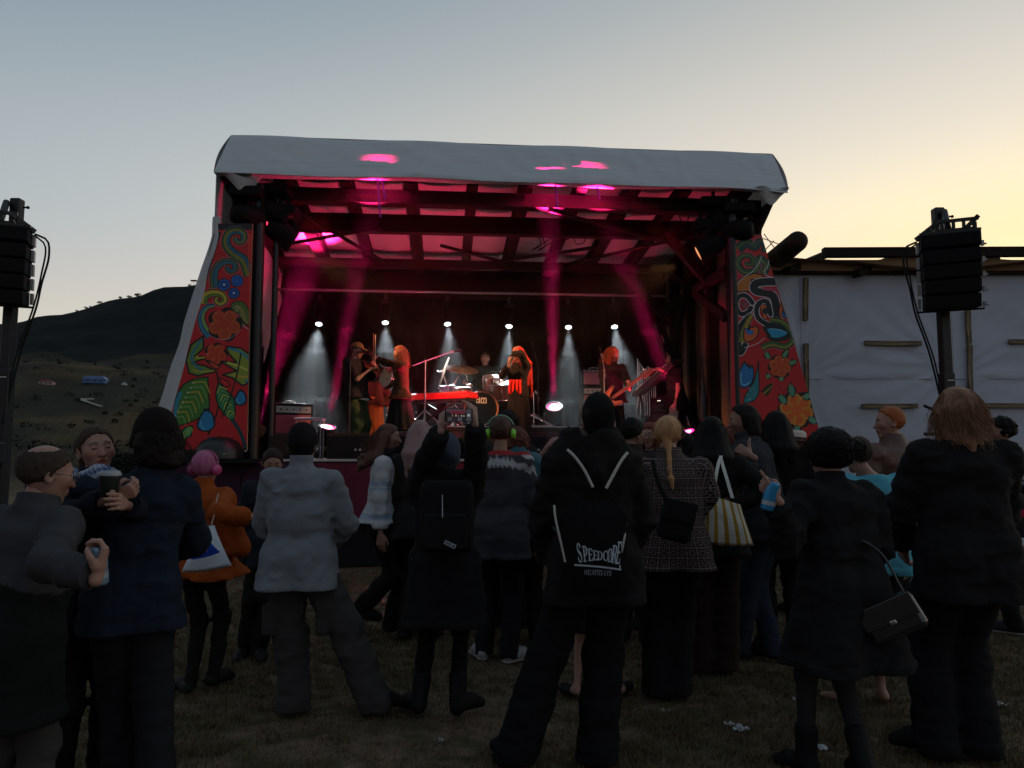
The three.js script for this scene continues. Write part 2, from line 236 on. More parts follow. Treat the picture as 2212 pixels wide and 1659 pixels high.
(function buildStage() {
  const XL = -3.62, XR = 3.42, ZB = -4.3;
  part('deck', box(9.0, 0.1, 4.6, -0.2, DECK - 0.05, -2.3), M([0.02, 0.02, 0.021], 0.7), stage);
  part('deck_edge', rbox(9.05, 0.035, 0.03, 0.008, -0.2, DECK - 0.025, 0.02), M([0.4, 0.38, 0.38], 0.5), stage);
  // cloth skirt along the front: panels of several colours
  const cols = [[0.055, 0.022, 0.05], [0.052, 0.02, 0.046], [0.13, 0.018, 0.035], [0.2, 0.018, 0.022], [0.22, 0.016, 0.018], [0.2, 0.018, 0.022], [0.18, 0.016, 0.022]], xs = [-4.72, -3.6, -2.62, -1.66, -0.4, 0.9, 2.3, 4.32];
  cols.forEach((c, i) => part('skirt_panel', grid(24, 6, (u, v) => { const x = lerp(xs[i] + 0.005, xs[i + 1] - 0.005, u), y = lerp(0.66, DECK - 0.06, v); return V(x, y, 0.035 + 0.02 * Math.sin(x * 14 + 1.5 * noise3(x * 3, y, 2)) * (1 - 0.6 * v)); }), M(c, 0.95, { bumpMap: weave, bumpScale: 0.001 }), stage));
  part('substructure', [box(8.9, 1.3, 0.04, -0.2, 0.68, -0.15), box(0.04, 1.3, 4.4, -4.66, 0.68, -2.3), box(0.04, 1.3, 4.4, 4.26, 0.68, -2.3)], black, stage);
  // canopy
  const folds0 = []; for (let i = 0; i < 15; i++) folds0.push([-4 + i * 0.56 + rr(-0.2, 0.2), i < 9 ? -rr(0.3, 0.9) : rr(-0.2, 0.8), rr(0.008, 0.022)]);
  const sag = (u) => 0.02 * Math.sin(u * 17 + 2) * Math.sin(u * 5);
  part('canopy_fascia', grid(150, 16, (u, v) => {
    const bot = V(lerp(-4.02, 3.98, u), 5.32 + sag(u) * 0.8 - 0.05 * Math.pow(Math.abs(2 * u - 1), 6) * (u < 0.5 ? 0 : 1), 0.3), top = V(lerp(-3.98, 4.03, u), 6.1 + 0.012 * Math.sin(u * 23), -0.3), p = bot.lerp(top, v);
    const e = sstep(0, 0.08, v) * sstep(1, 0.92, v); for (const [xi, sl, am] of folds0) p.z += e * am * Math.exp(-(((p.x - xi - (6.1 - p.y) * sl) / 0.04) ** 2)); p.z += 0.012 * Math.sin(v * Math.PI) + e * crease(V(p.x + p.y * 0.55, p.y, 0), 0.035, 3) + e * 0.022 * Math.pow(Math.abs(noise3((p.x + p.y * 0.62) * 2.4, p.y * 0.25, 5)), 0.6) - e * 0.03 * Math.exp(-Math.pow((p.x + 1.9 + (6.1 - p.y) * 0.75 - 0.6) / 0.06, 2)); return p;
  }), whiteTarp, stage);
  part('canopy_lip', grid(90, 4, (u, v) => V(lerp(-4.0, 3.96, u), 5.315 + sag(u) * 0.8 + 0.09 * v * v - 0.05 * v * (1 - v) * (1 + Math.sin(u * 21)), 0.295 - 0.3 * v)), whiteTarp, stage);
  const end = (x0, x1, s) => grid(10, 14, (u, v) => { const y = lerp(5.32, 6.1, v), zf = lerp(0.3, -0.3, v), z = lerp(zf, -4.6 + 0.1 * v, u), top = v * (1 - 0.9 * u); return V(lerp(x0, x1, v) + s * 0.06 * Math.sin(v * 3), lerp(y, 5.2 + 0.25 * v, u), z); });
  part('canopy_end', end(-4.03, -3.98, -1), whiteTarp, stage); part('canopy_end', end(3.99, 4.03, 1), whiteTarp, stage);
  part('roof_sheet', grid(40, 20, (u, v) => V(lerp(-3.98, 4.03, u), lerp(6.1, 5.45, v) - 0.03 * Math.abs(Math.sin(u * Math.PI * 9)) * sstep(0, 0.1, v), lerp(-0.3, -4.6, v))), whiteTarp, stage);
  for (const [y, h] of [[5.415, 0.17], [5.9, 0.3]]) part('fascia_board', box(7.9, h, 0.03, 0, y, 0.3 - (y - 5.32) / 0.78 * 0.6 - 0.12, -0.65), darkWood, stage);
  for (const x of [-3.3, -2.45, -1.3, 0.35, 0.95, 1.62, 2.6, 3.3]) part('fascia_strut', bar(V(x, 5.4, 0.06), V(x + 0.02, 6.0, -0.4), 0.045, 0.05), darkWood, stage);
  // ceiling: tarpaulin panels between rafters, cross beams
  const yc = (z) => lerp(5.42, 5.1, -z / 4.2), rx = [-4.0, -3.17, -2.33, -1.42, -0.53, 0.25, 1.06, 1.83, 2.6, 3.5];
  for (let i = 0; i < rx.length - 1; i++) part('ceiling_panel', grid(8, 24, (u, v) => { const z = lerp(-0.1, ZB, v), x = lerp(rx[i] + 0.004, rx[i + 1] - 0.004, u); return V(x, yc(z) + 0.16 - 0.05 * Math.sin(u * Math.PI) * (1 + 0.5 * noise3(z * 2, i, 1)), z); }), ceilTarp, stage);
  rx.forEach((x, i) => part('rafter', bar(V(x, yc(0) + 0.04, -0.05), V(x, yc(ZB) + 0.04, ZB), 0.16 + 0.03 * (i % 2), 0.19), darkWood, stage));
  part('cross_beam', bar(V(XL - 0.3, 5.25, -0.36), V(XR + 0.4, 5.25, -0.36), 0.2, 0.2), darkWood, stage);
  part('cross_beam', bar(V(XL - 0.3, 5.13, -1.25), V(XR + 0.3, 5.15, -1.25), 0.16, 0.28), darkWood, stage);
  part('cross_beam', bar(V(XL - 0.3, 5.02, -3.3), V(XR + 0.3, 5.02, -3.3), 0.14, 0.16), darkWood, stage);
  for (const [a, b] of [[V(-3.4, 5.2, -0.2), V(-1.9, 4.75, -2.2)], [V(-3.45, 4.75, -1.2), V(-1.9, 5.05, -1.15)], [V(0.6, 5.12, -0.3), V(2.9, 4.98, -1.5)], [V(-0.1, 4.86, -2.4), V(1.6, 4.95, -1.6)], [V(1.2, 4.9, -2.6), V(3.2, 5.05, -1.0)], [V(-1.0, 5.08, -2.2), V(0.5, 4.9, -2.9)]]) part('brace', rod(a, b, 0.03), darkWood, stage);
  for (let i = 0; i < 7; i++) { const x = rr(-3, 3), z = rr(-2.4, -0.5), y = yc(z) - 0.06; part('cable', tube([V(x, y, z), V(x + 0.05, y - 0.18, z), V(x + rr(-0.2, 0.2), y - rr(0.15, 0.3), z + 0.05), V(x + rr(0.1, 0.4), y, z)], 0.008, 14, 5), black, stage); }
  // back: valance over a black backdrop
  part('valance', grid(60, 4, (u, v) => V(lerp(-4.3, XR + 0.3, u), lerp(4.6, 5.22, v) + 0.05 * Math.sin(u * 9) * (1 - v), ZB + 0.12 + 0.02 * Math.sin(u * 70))), M([0.018, 0.009, 0.008], 0.95, { specularIntensity: 0.2 }), stage);
  part('backdrop', grid(120, 2, (u, v) => V(lerp(-4.6, XR + 0.5, u), lerp(DECK, 4.75, v), ZB + 0.05 * Math.sin(u * 150 + Math.sin(u * 31)) * (0.6 + 0.4 * (1 - v)))), blackCloth, stage);
  part('rear_wall', box(8.6, 5.4, 0.06, -0.2, 2.75, ZB - 0.35), black, stage);
  // left wing: black drape; right wing: brown tarpaulin on a timber frame
  part('wing_drape', grid(60, 2, (u, v) => V(XL - 0.16 - 0.6 * u + 0.04 * Math.sin(u * 70), lerp(DECK, 5.3, v), lerp(-0.25, ZB, u))), blackCloth, stage);
  part('wing_tarp', grid(30, 24, (u, v) => { const y = lerp(DECK, 5.4, v), z = lerp(-0.2, ZB, u); return V(XR + 0.08 + 0.05 * fbm(z * 1.5, y * 1.2, 6), y, z); }), brownTarp, stage);
  for (const z of [-0.35, -1.3, -2.3, -3.3]) part('wing_post', bar(V(XR - 0.06, DECK, z), V(XR - 0.06, 5.2, z), 0.13, 0.13, V(0, 0, 1)), darkWood, stage);
  for (const [a, b] of [[V(XR - 0.1, 3.0, -3.9), V(XR - 0.1, 5.1, -1.6)], [V(XR - 0.1, 5.1, -3.6), V(XR - 0.1, 3.6, -0.5)], [V(XR - 0.1, 4.35, -4.0), V(XR - 0.1, 4.3, -0.4)], [V(2.6, 5.1, -1.2), V(XR - 0.1, 4.35, -1.3)], [V(2.3, 5.0, -3.3), V(XR - 0.1, 4.0, -3.3)]]) part('wing_brace', bar(a, b, 0.1, 0.14), darkWood, stage);
  // outer side sheets: white tarpaulin that flares out to the ground
  const flare = (y) => 4.05 + Math.max(0, 4.5 - y) * 0.258;
  part('side_sheet', grid(16, 30, (u, v) => { const y = lerp(0.05, 5.35, v), z = lerp(0.12, ZB, u); return V(-Math.max(4.03, flare(y)) + 0.03 * u * fbm(y * 2, z * 2, 8), y, z); }), whiteTarp, stage);
  part('side_sheet', grid(16, 30, (u, v) => { const y = lerp(0.05, 5.35, v), z = lerp(0.0, ZB, u), x = y > 4.7 ? lerp(3.66, 3.98, (y - 4.7) / 0.65) : 3.68 + (4.7 - y) * 0.235; return V(x - 0.02 + 0.03 * fbm(y * 2, z * 2, 5), y, z); }), brownTarp, stage);
  part('edge_flap', grid(3, 40, (u, v) => { const y = lerp(1.2, 4.75, v), w = lerp(0.34, 0.12, v); return V(-flare(y) - 0.02 + w * u + 0.02 * noise3(y * 3, u, 1), y, 0.15 + 0.03 * Math.sin(u * 3)); }), whiteTarp, stage);
  for (const s of [[-3.9, 5.2, 0.28], [3.5, 5.24, 0.3]]) part('loose_flap', grid(12, 6, (u, v) => V(s[0] + (s[0] < 0 ? 1 : 1) * 0.5 * u, s[1] + 0.1 - 0.2 * v * Math.sin(u * Math.PI) + 0.02 * Math.sin(u * 9), s[2] - 0.08 * v + 0.03 * Math.sin(u * 7))), whiteTarp, stage);
  for (const [x, l] of [[-1.86, 0.55], [-1.8, 0.3], [0.62, 0.32], [1.22, 0.2]]) part('tie_strap', bar(V(x, 5.36, 0.2), V(x + 0.05, 5.36 - l, 0.14), 0.03, 0.004), M([0.32, 0.08, 0.6], 0.6), stage);
  for (const x of [-3.47, 3.24]) part('tower_post', [rod(V(x, DECK, 0.02), V(x, 5.25, 0.02), 0.075, 0.075, 10), rod(V(x + 0.2, DECK, -0.12), V(x + 0.2, 5.25, -0.12), 0.04)], blackMetal, stage);
  part('rear_pipe', rod(V(-4.2, 4.58, -3.62), V(XR, 4.58, -3.62), 0.025, 0.025, 10), steel, stage);
})();

// ---------------------------------------------------------------- painted boards on both sides of the stage
function brush(c) {
  const api = {
    path(pts, close) { c.beginPath(); c.moveTo(...pts[0]); for (let i = 1; i < pts.length - 1; i++) { const [x, y] = pts[i], [a, b] = pts[i + 1]; i === pts.length - 2 && !close ? c.quadraticCurveTo(x, y, a, b) : c.quadraticCurveTo(x, y, (x + a) / 2, (y + b) / 2); } if (close) c.closePath(); },
    shape(pts, fill, line = 7, ink = '#0b0d12') { api.path(pts, true); c.fillStyle = fill; c.fill(); c.lineWidth = line; c.strokeStyle = ink; c.lineJoin = 'round'; c.stroke(); },
    poly(pts, fill, line = 0, ink = '#0b0d12') { c.beginPath(); pts.forEach((p, i) => (i ? c.lineTo(...p) : c.moveTo(...p))); c.closePath(); c.fillStyle = fill; c.fill(); if (line) { c.lineWidth = line; c.strokeStyle = ink; c.stroke(); } },
    line(pts, w, ink) { api.path(pts); c.lineWidth = w; c.strokeStyle = ink; c.lineCap = c.lineJoin = 'round'; c.stroke(); },
    ribbon(pts, w0, w1, cols, ink = '#0b0d12') {                         // a tapering painted band with a black outline and inner streaks
      const N = 60, P = []; const cv = new THREE.CatmullRomCurve3(pts.map(([x, y]) => V(x, y, 0))); for (let i = 0; i <= N; i++) P.push(cv.getPoint(i / N));
      const edge = (k, off) => P.map((p, i) => { const q = P[Math.min(N, i + 1)], o = P[Math.max(0, i - 1)], d = q.clone().sub(o).normalize(), w = lerp(w0, w1, i / N) * k + off; return [p.x - d.y * w, p.y + d.x * w]; });
      const both = (k, off) => [...edge(k, off), ...edge(-k, -off).reverse()];
      api.poly(both(1, 6), ink); api.poly(both(1, 0), cols[0]); api.poly([...edge(0.9, 0), ...edge(0.1, 0).reverse()], cols[1]); if (cols[2]) api.poly([...edge(0.05, 0), ...edge(-0.55, 0).reverse()], cols[2]);
      api.line(edge(-1, -11), 4, 'rgba(190,195,210,0.55)');
    },
    spiral(x, y, r, turns, a0, w, cols) { const p = []; for (let i = 0; i <= 16; i++) { const t = i / 16, a = a0 + turns * 6.283 * t; p.push([x + Math.cos(a) * r * (1 - 0.85 * t), y + Math.sin(a) * r * (1 - 0.85 * t)]); } api.ribbon(p, w, w * 0.35, cols); },
    berry(x, y, r, a, b, hi = true) { c.beginPath(); c.arc(x, y, r + 6, 0, 7); c.fillStyle = '#0a1018'; c.fill(); c.beginPath(); c.arc(x, y, r, 0, 7); c.fillStyle = a; c.fill(); c.beginPath(); c.arc(x, y, r * 0.55, 0, 7); c.lineWidth = r * 0.3; c.strokeStyle = b; c.stroke(); if (hi) { c.fillStyle = '#d8d6d0'; c.fillRect(x - 7, y - 6, 14, 11); } },
    leaf(x0, y0, x1, y1, w, a, b, ink = '#0b0f12') {
      const dx = x1 - x0, dy = y1 - y0, L = Math.hypot(dx, dy), nx = -dy / L * w, ny = dx / L * w, mx = (x0 + x1) / 2, my = (y0 + y1) / 2;
      api.shape([[x0, y0], [x0 + dx * 0.2 + nx, y0 + dy * 0.2 + ny], [mx + dx * 0.15 + nx, my + dy * 0.15 + ny], [x1, y1], [x1, y1], [mx + dx * 0.15 - nx, my + dy * 0.15 - ny], [x0 + dx * 0.2 - nx, y0 + dy * 0.2 - ny]], a, 9, ink);
      for (let i = 1; i < 9; i++) { const t = i / 10; for (const s of [1, -1]) api.line([[x0 + dx * t, y0 + dy * t], [x0 + dx * (t + 0.05) + nx * 0.3 * s, y0 + dy * (t + 0.05) + ny * 0.3 * s], [x0 + dx * (t + 0.12) + nx * 0.62 * s * (1 - t * 0.4), y0 + dy * (t + 0.12) + ny * 0.62 * s * (1 - t * 0.4)]], 8, i % 2 ? b : 'rgba(200,205,120,0.45)'); }
    },
    cloudberry(x, y, r, n, a, b) { c.fillStyle = '#1a0a06'; for (let i = 0; i < n; i++) { const t = i / n * 6.283; c.beginPath(); c.arc(x + Math.cos(t) * r * 0.62, y + Math.sin(t) * r * 0.62, r * 0.5, 0, 7); c.fill(); }
      for (let i = 0; i < n; i++) { const t = i / n * 6.283 + 0.3, px = x + Math.cos(t) * r * 0.58, py = y + Math.sin(t) * r * 0.58; c.beginPath(); c.arc(px, py, r * 0.42, 0, 7); c.fillStyle = a; c.fill(); c.beginPath(); c.arc(px, py, r * 0.26, 0, 7); c.fillStyle = b; c.fill(); c.fillStyle = 'rgba(235,225,215,0.7)'; c.fillRect(px - r * 0.2, py - r * 0.26, 6, 6); } c.beginPath(); c.arc(x, y, r * 0.32, 0, 7); c.fillStyle = b; c.fill(); },
    wash(w, h, n, cols) { for (let i = 0; i < n; i++) { c.globalAlpha = 0.1; c.fillStyle = cols[i % cols.length]; c.fillRect(rnd() * w, rnd() * h, rr(30, 160), rr(4, 14)); } c.globalAlpha = 1; },
  };
  return api;
}
const GREENS = ['#57701f', '#1f6a3c', '#9a9a30'], TEALS = ['#7b8a34', '#1e5f78', '#2a6f55'];
const leftPaint = canvas(741, 1659, (c, w, h) => {
  const b = brush(c); c.fillStyle = '#c4181e'; c.fillRect(0, 0, w, h); b.wash(w, h, 260, ['#8e0f18', '#e02a20', '#d03a20']);
  c.fillStyle = '#20161c'; c.fillRect(0, 0, w, 110); b.poly([[380, 100], [430, 130], [250, 720], [215, 740], [300, 420]], '#1a2420');
  b.ribbon([[625, 440], [585, 330], [510, 275], [465, 215], [480, 140], [545, 115], [590, 150], [575, 195], [535, 190], [530, 160]], 34, 12, ['#3f6a2a', '#245e7a', '#8a7a26']);
  b.ribbon([[385, 530], [375, 450], [395, 380], [450, 340], [510, 345], [530, 385], [500, 410], [470, 395], [475, 370]], 26, 10, ['#6f7430', '#2a6a80', '#20506a']);
  b.berry(447, 505, 40, '#1d62b8', '#123c80'); b.berry(538, 478, 40, '#1c66c0', '#154a98', false); b.berry(515, 567, 36, '#1c5cb0', '#123c80');
  b.ribbon([[300, 640], [310, 590], [360, 565], [425, 575], [450, 615], [420, 640], [390, 620], [400, 595]], 28, 9, ['#b89a2a', '#5d7a30', '#c8b23c']);
  b.ribbon([[350, 870], [300, 800], [290, 720], [330, 665], [380, 655]], 30, 8, ['#3c8aa8', '#8aa03c', '#2a6a90']);
  b.ribbon([[610, 790], [590, 720], [560, 660], [520, 660], [525, 690], [550, 680]], 44, 10, ['#6f7a34', '#56702c', '#8a8438']);
  b.line([[560, 745], [590, 800], [640, 812]], 12, '#0b0d12'); b.line([[552, 780], [590, 815], [640, 838]], 5, '#b9b4c4');
  b.cloudberry(448, 790, 112, 5, '#c4501a', '#b8421a'); b.line([[340, 860], [400, 905], [500, 890], [560, 830]], 5, 'rgba(180,170,205,0.7)');
  // the two ragged leaves with a small flower between
  b.poly([[300, 870], [215, 930], [180, 1040], [200, 1130], [260, 1150], [390, 1120], [310, 1080], [220, 1060], [330, 1020], [240, 1010], [300, 960]], '#6f8a2c', 12); b.line([[285, 900], [220, 980], [215, 1060], [300, 1120]], 16, '#2a7a8a'); b.line([[260, 1010], [225, 1030], [320, 1020]], 10, '#c4b838'); b.line([[230, 1110], [300, 1130], [370, 1115]], 12, '#a8a83a');
  b.poly([[460, 945], [560, 960], [625, 1010], [625, 1200], [570, 1225], [500, 1170], [430, 1145], [530, 1120], [415, 1050], [530, 1060], [470, 990]], '#8a9a34', 12); b.line([[480, 960], [570, 980], [615, 1040]], 16, '#2a86a8'); b.line([[470, 1060], [560, 1090], [610, 1120]], 14, '#c8c04a'); b.line([[500, 1145], [570, 1170], [615, 1160]], 14, '#c0a040'); b.line([[590, 1190], [600, 1210], [620, 1180]], 12, '#2a70b0');
  b.cloudberry(385, 1000, 76, 5, '#cc4a1a', '#c03c16'); b.shape([[330, 1040], [350, 1090], [400, 1110], [430, 1060]], '#d04a1c', 8); b.shape([[410, 1165], [420, 1210], [465, 1235], [485, 1215], [450, 1175]], '#d82a1c', 8);
  b.line([[392, 1130], [410, 1240], [400, 1420], [330, 1560]], 12, '#0c0f12');
  b.leaf(330, 1160, 115, 1500, 120, '#3f7a2c', '#c0a42a'); b.line([[140, 1270], [85, 1390], [110, 1480]], 26, '#2a8aa0'); for (let i = 0; i < 8; i++) { c.fillStyle = '#cfd8d6'; c.fillRect(100 + i * 18, 1420 - i * 32, 9, 9); }
  b.leaf(405, 1200, 505, 1480, 58, '#1f7a4a', '#b8b83a'); b.line([[500, 1470], [560, 1540], [585, 1659]], 26, '#123a40'); b.line([[560, 1000], [520, 1250], [425, 1440]], 10, '#0b0d10');
  const drop = (x, y, s) => { b.shape([[x - 10 * s, y - 70 * s], [x - 62 * s, y + 10 * s], [x - 70 * s, y + 70 * s], [x, y + 100 * s], [x + 66 * s, y + 60 * s], [x + 50 * s, y - 20 * s], [x + 25 * s, y - 66 * s]], '#1f80b0', 11); b.line([[x - 40 * s, y + 20 * s], [x - 44 * s, y + 60 * s], [x - 10 * s, y + 82 * s]], 8 * s, '#5fb0cc'); b.line([[x - 14 * s, y - 72 * s], [x - 4 * s, y - 50 * s], [x + 8 * s, y - 76 * s], [x + 16 * s, y - 52 * s], [x + 24 * s, y - 72 * s]], 9 * s, '#0b0d12'); };
  drop(318, 1450, 0.95); drop(556, 1300, 0.66); b.leaf(225, 1500, 140, 1590, 34, '#2a8a5c', '#8ab03c');
  c.fillStyle = '#e8502a'; c.globalAlpha = 0.5; c.fillRect(618, 140, 40, 1500); c.globalAlpha = 1;
});
const rightPaint = canvas(830, 1659, (c, w, h) => {
  const b = brush(c); c.fillStyle = '#c2151d'; c.fillRect(0, 0, w, h); b.wash(w, h, 260, ['#8e0f18', '#dd2a24', '#b01020']);
  c.fillStyle = '#241a1c'; c.fillRect(0, 0, w, 78);
  b.ribbon([[355, 380], [385, 310], [330, 260], [300, 350], [210, 360], [170, 290], [210, 240], [270, 250], [280, 300], [240, 305], [235, 280]], 26, 10, ['#3c5a34', '#24503c', '#6a7030']); b.ribbon([[170, 190], [230, 140], [300, 170], [330, 130], [370, 150], [360, 210]], 34, 14, ['#2c4a3c', '#1e4048', '#4a6034']);
  b.poly([[165, 515], [160, 450], [210, 400], [290, 375], [350, 385], [360, 420], [270, 420], [265, 515]], '#c0702a', 8); b.line([[165, 455], [210, 400], [270, 375], [340, 280], [345, 240]], 5, '#cfcdd6'); b.line([[400, 280], [395, 330], [362, 355], [385, 400], [440, 410]], 6, '#cfcdd6');
  const hook = (pts, wd, ink, hi) => { b.line(pts, wd + 12, hi); b.line(pts, wd, ink); };
  hook([[440, 440], [290, 435], [285, 515], [400, 525], [455, 570], [460, 720]], 58, '#0c0d12', '#c9c9d2'); b.line([[455, 495], [360, 488], [350, 500], [460, 510]], 12, '#b8405a'); b.line([[315, 470], [312, 520]], 18, '#7a3a22');
  hook([[275, 600], [240, 540], [170, 545], [150, 620], [180, 690], [240, 680], [265, 640]], 34, '#0e0f14', '#c9c9d2'); b.berry(220, 615, 26, '#b04a4a', '#6a3a40', false);
  hook([[400, 770], [320, 740], [300, 650], [330, 590], [400, 585], [410, 690]], 34, '#0e0f14', '#c9c9d2'); b.shape([[330, 620], [380, 610], [385, 640], [360, 660], [385, 690], [385, 740], [335, 710]], '#d8662a', 6); b.berry(374, 664, 18, '#22303c', '#12181f', false);
  b.shape([[490, 600], [470, 650], [480, 720], [510, 740], [530, 710], [500, 640]], '#c8602c', 6); b.shape([[500, 660], [490, 700], [525, 725], [535, 700]], '#2a6ac0', 5);
  hook([[260, 700], [185, 760], [170, 860], [180, 990], [205, 960], [220, 920]], 40, '#0e1014', '#c9c9d2'); b.ribbon([[270, 690], [235, 760], [210, 830], [200, 900]], 14, 26, ['#a8882c', '#7a7a30', '#b8902c']); b.shape([[215, 800], [205, 870], [230, 905], [300, 880], [330, 810], [300, 770], [270, 800]], '#d8642a', 9); b.shape([[225, 790], [225, 840], [285, 845], [285, 795]], '#1f78c8', 0); b.line([[250, 770], [265, 790], [245, 805]], 14, '#0b0d12'); b.line([[215, 940], [300, 920], [350, 885], [365, 870]], 5, '#c9c9d2');
  b.shape([[350, 790], [440, 735], [520, 770], [560, 830], [545, 890], [460, 895], [375, 870], [400, 830]], '#12242c', 6); b.shape([[375, 800], [470, 790], [530, 825], [540, 845], [470, 875], [400, 865], [420, 835]], '#2a98c8', 6); b.line([[400, 800], [470, 800], [530, 830]], 5, '#8ad0e4'); b.ribbon([[405, 735], [480, 745], [540, 790], [580, 880], [520, 935], [420, 915], [345, 945]], 16, 22, ['#6a7430', '#3a6034', '#8a8438']);
  b.cloudberry(480, 1085, 84, 6, '#cf5a22', '#c2481c'); for (const [x, y, X, Y] of [[400, 1030, 370, 975], [500, 1020, 540, 960], [545, 1065, 605, 1050], [405, 1150, 375, 1165], [490, 1165, 485, 1195]]) b.leaf(x, y, X, Y, 22, '#1c5a58', '#3a8a6c');
  b.shape([[215, 1045], [165, 1130], [165, 1215], [210, 1250], [270, 1220], [290, 1130], [270, 1060], [255, 1110], [245, 1050], [230, 1110]], '#1f74b4', 10); b.line([[190, 1130], [185, 1200], [215, 1230], [255, 1200]], 6, '#8ad0e8');
  b.shape([[320, 1040], [300, 1180], [240, 1260], [190, 1370], [320, 1330], [325, 1180]], '#20808a', 8); for (let i = 0; i < 16; i++) { c.fillStyle = '#9ad8d0'; c.fillRect(230 + rnd() * 70, 1240 + rnd() * 90, 5, 5); }
  b.shape([[340, 1270], [380, 1220], [430, 1210], [400, 1290], [350, 1320]], '#2a2f16', 4); for (let i = 0; i < 9; i++) b.line([[350 + i * 8, 1290 - i * 7], [360 + i * 7, 1275 - i * 5], [366 + i * 7, 1290 - i * 7]], 4, '#b8a83a');
  b.cloudberry(598, 1415, 128, 6, '#d88a2c', '#e0641e'); for (const [x, y, X, Y] of [[570, 1320, 555, 1210], [520, 1370, 470, 1295], [650, 1330, 705, 1295], [690, 1470, 745, 1520], [600, 1530, 605, 1600], [520, 1480, 480, 1530]]) b.leaf(x, y, X, Y, 30, '#1c5e60', '#3a9a80');
  b.shape([[480, 1580], [560, 1640], [580, 1659], [480, 1659]], '#5a5a1c', 8); b.line([[470, 1220], [490, 1300], [560, 1190], [600, 1260]], 7, '#8e0f18');
});
function paintedBoard(name, label, tex, native, scale, outline, z) {
  const toDisp = ([x, y]) => [(native[0] + x / scale) / 1.8517, (native[1] + y / scale) / 1.8517];
  const P = outline.map((p) => S(...toDisp(p), z)), t = thing(name, label, 'painted board', STAGE_POS.toArray(), STAGE_TURN);
  const o = S(...toDisp([0, 0]), z), ex = S(...toDisp([tex.image.width, 0]), z).sub(o), ey = S(...toDisp([0, tex.image.height]), z).sub(o), shape = new THREE.Shape(P.map((p) => new THREE.Vector2(p.x, p.y)));
  const front = new THREE.ShapeGeometry(shape), uv = front.attributes.uv, pos = front.attributes.position, det = ex.x * ey.y - ex.y * ey.x;
  for (let i = 0; i < pos.count; i++) { const dx = pos.getX(i) - o.x, dy = pos.getY(i) - o.y; uv.setXY(i, (dx * ey.y - dy * ey.x) / det, 1 - (ex.x * dy - ex.y * dx) / det); }
  put(front, 0, 0, z + 0.003);
  part('painting', front, new THREE.MeshPhysicalMaterial({ map: tex, roughness: 0.5, side: THREE.DoubleSide }), t);
  part('panel', put(new THREE.ExtrudeGeometry(shape, { depth: 0.05, bevelEnabled: false }), 0, 0, z - 0.05), M([0.25, 0.2, 0.15], 0.9), t);
}
paintedBoard('painted_board', 'red painted board with blue berries, swirls and large leaves, left of the stage opening', leftPaint, [640, 860], 1.764, [[400, 60], [652, 60], [628, 900], [612, 1659], [10, 1659], [62, 1400], [225, 735], [300, 440]], 0.17);
paintedBoard('painted_board', 'red painted board with black-outlined letters and orange cloudberries, right of the stage opening', rightPaint, [2860, 900], 1.886, [[128, 70], [350, 70], [392, 215], [445, 400], [560, 760], [650, 1080], [800, 1600], [815, 1659], [118, 1659]], 0.08);
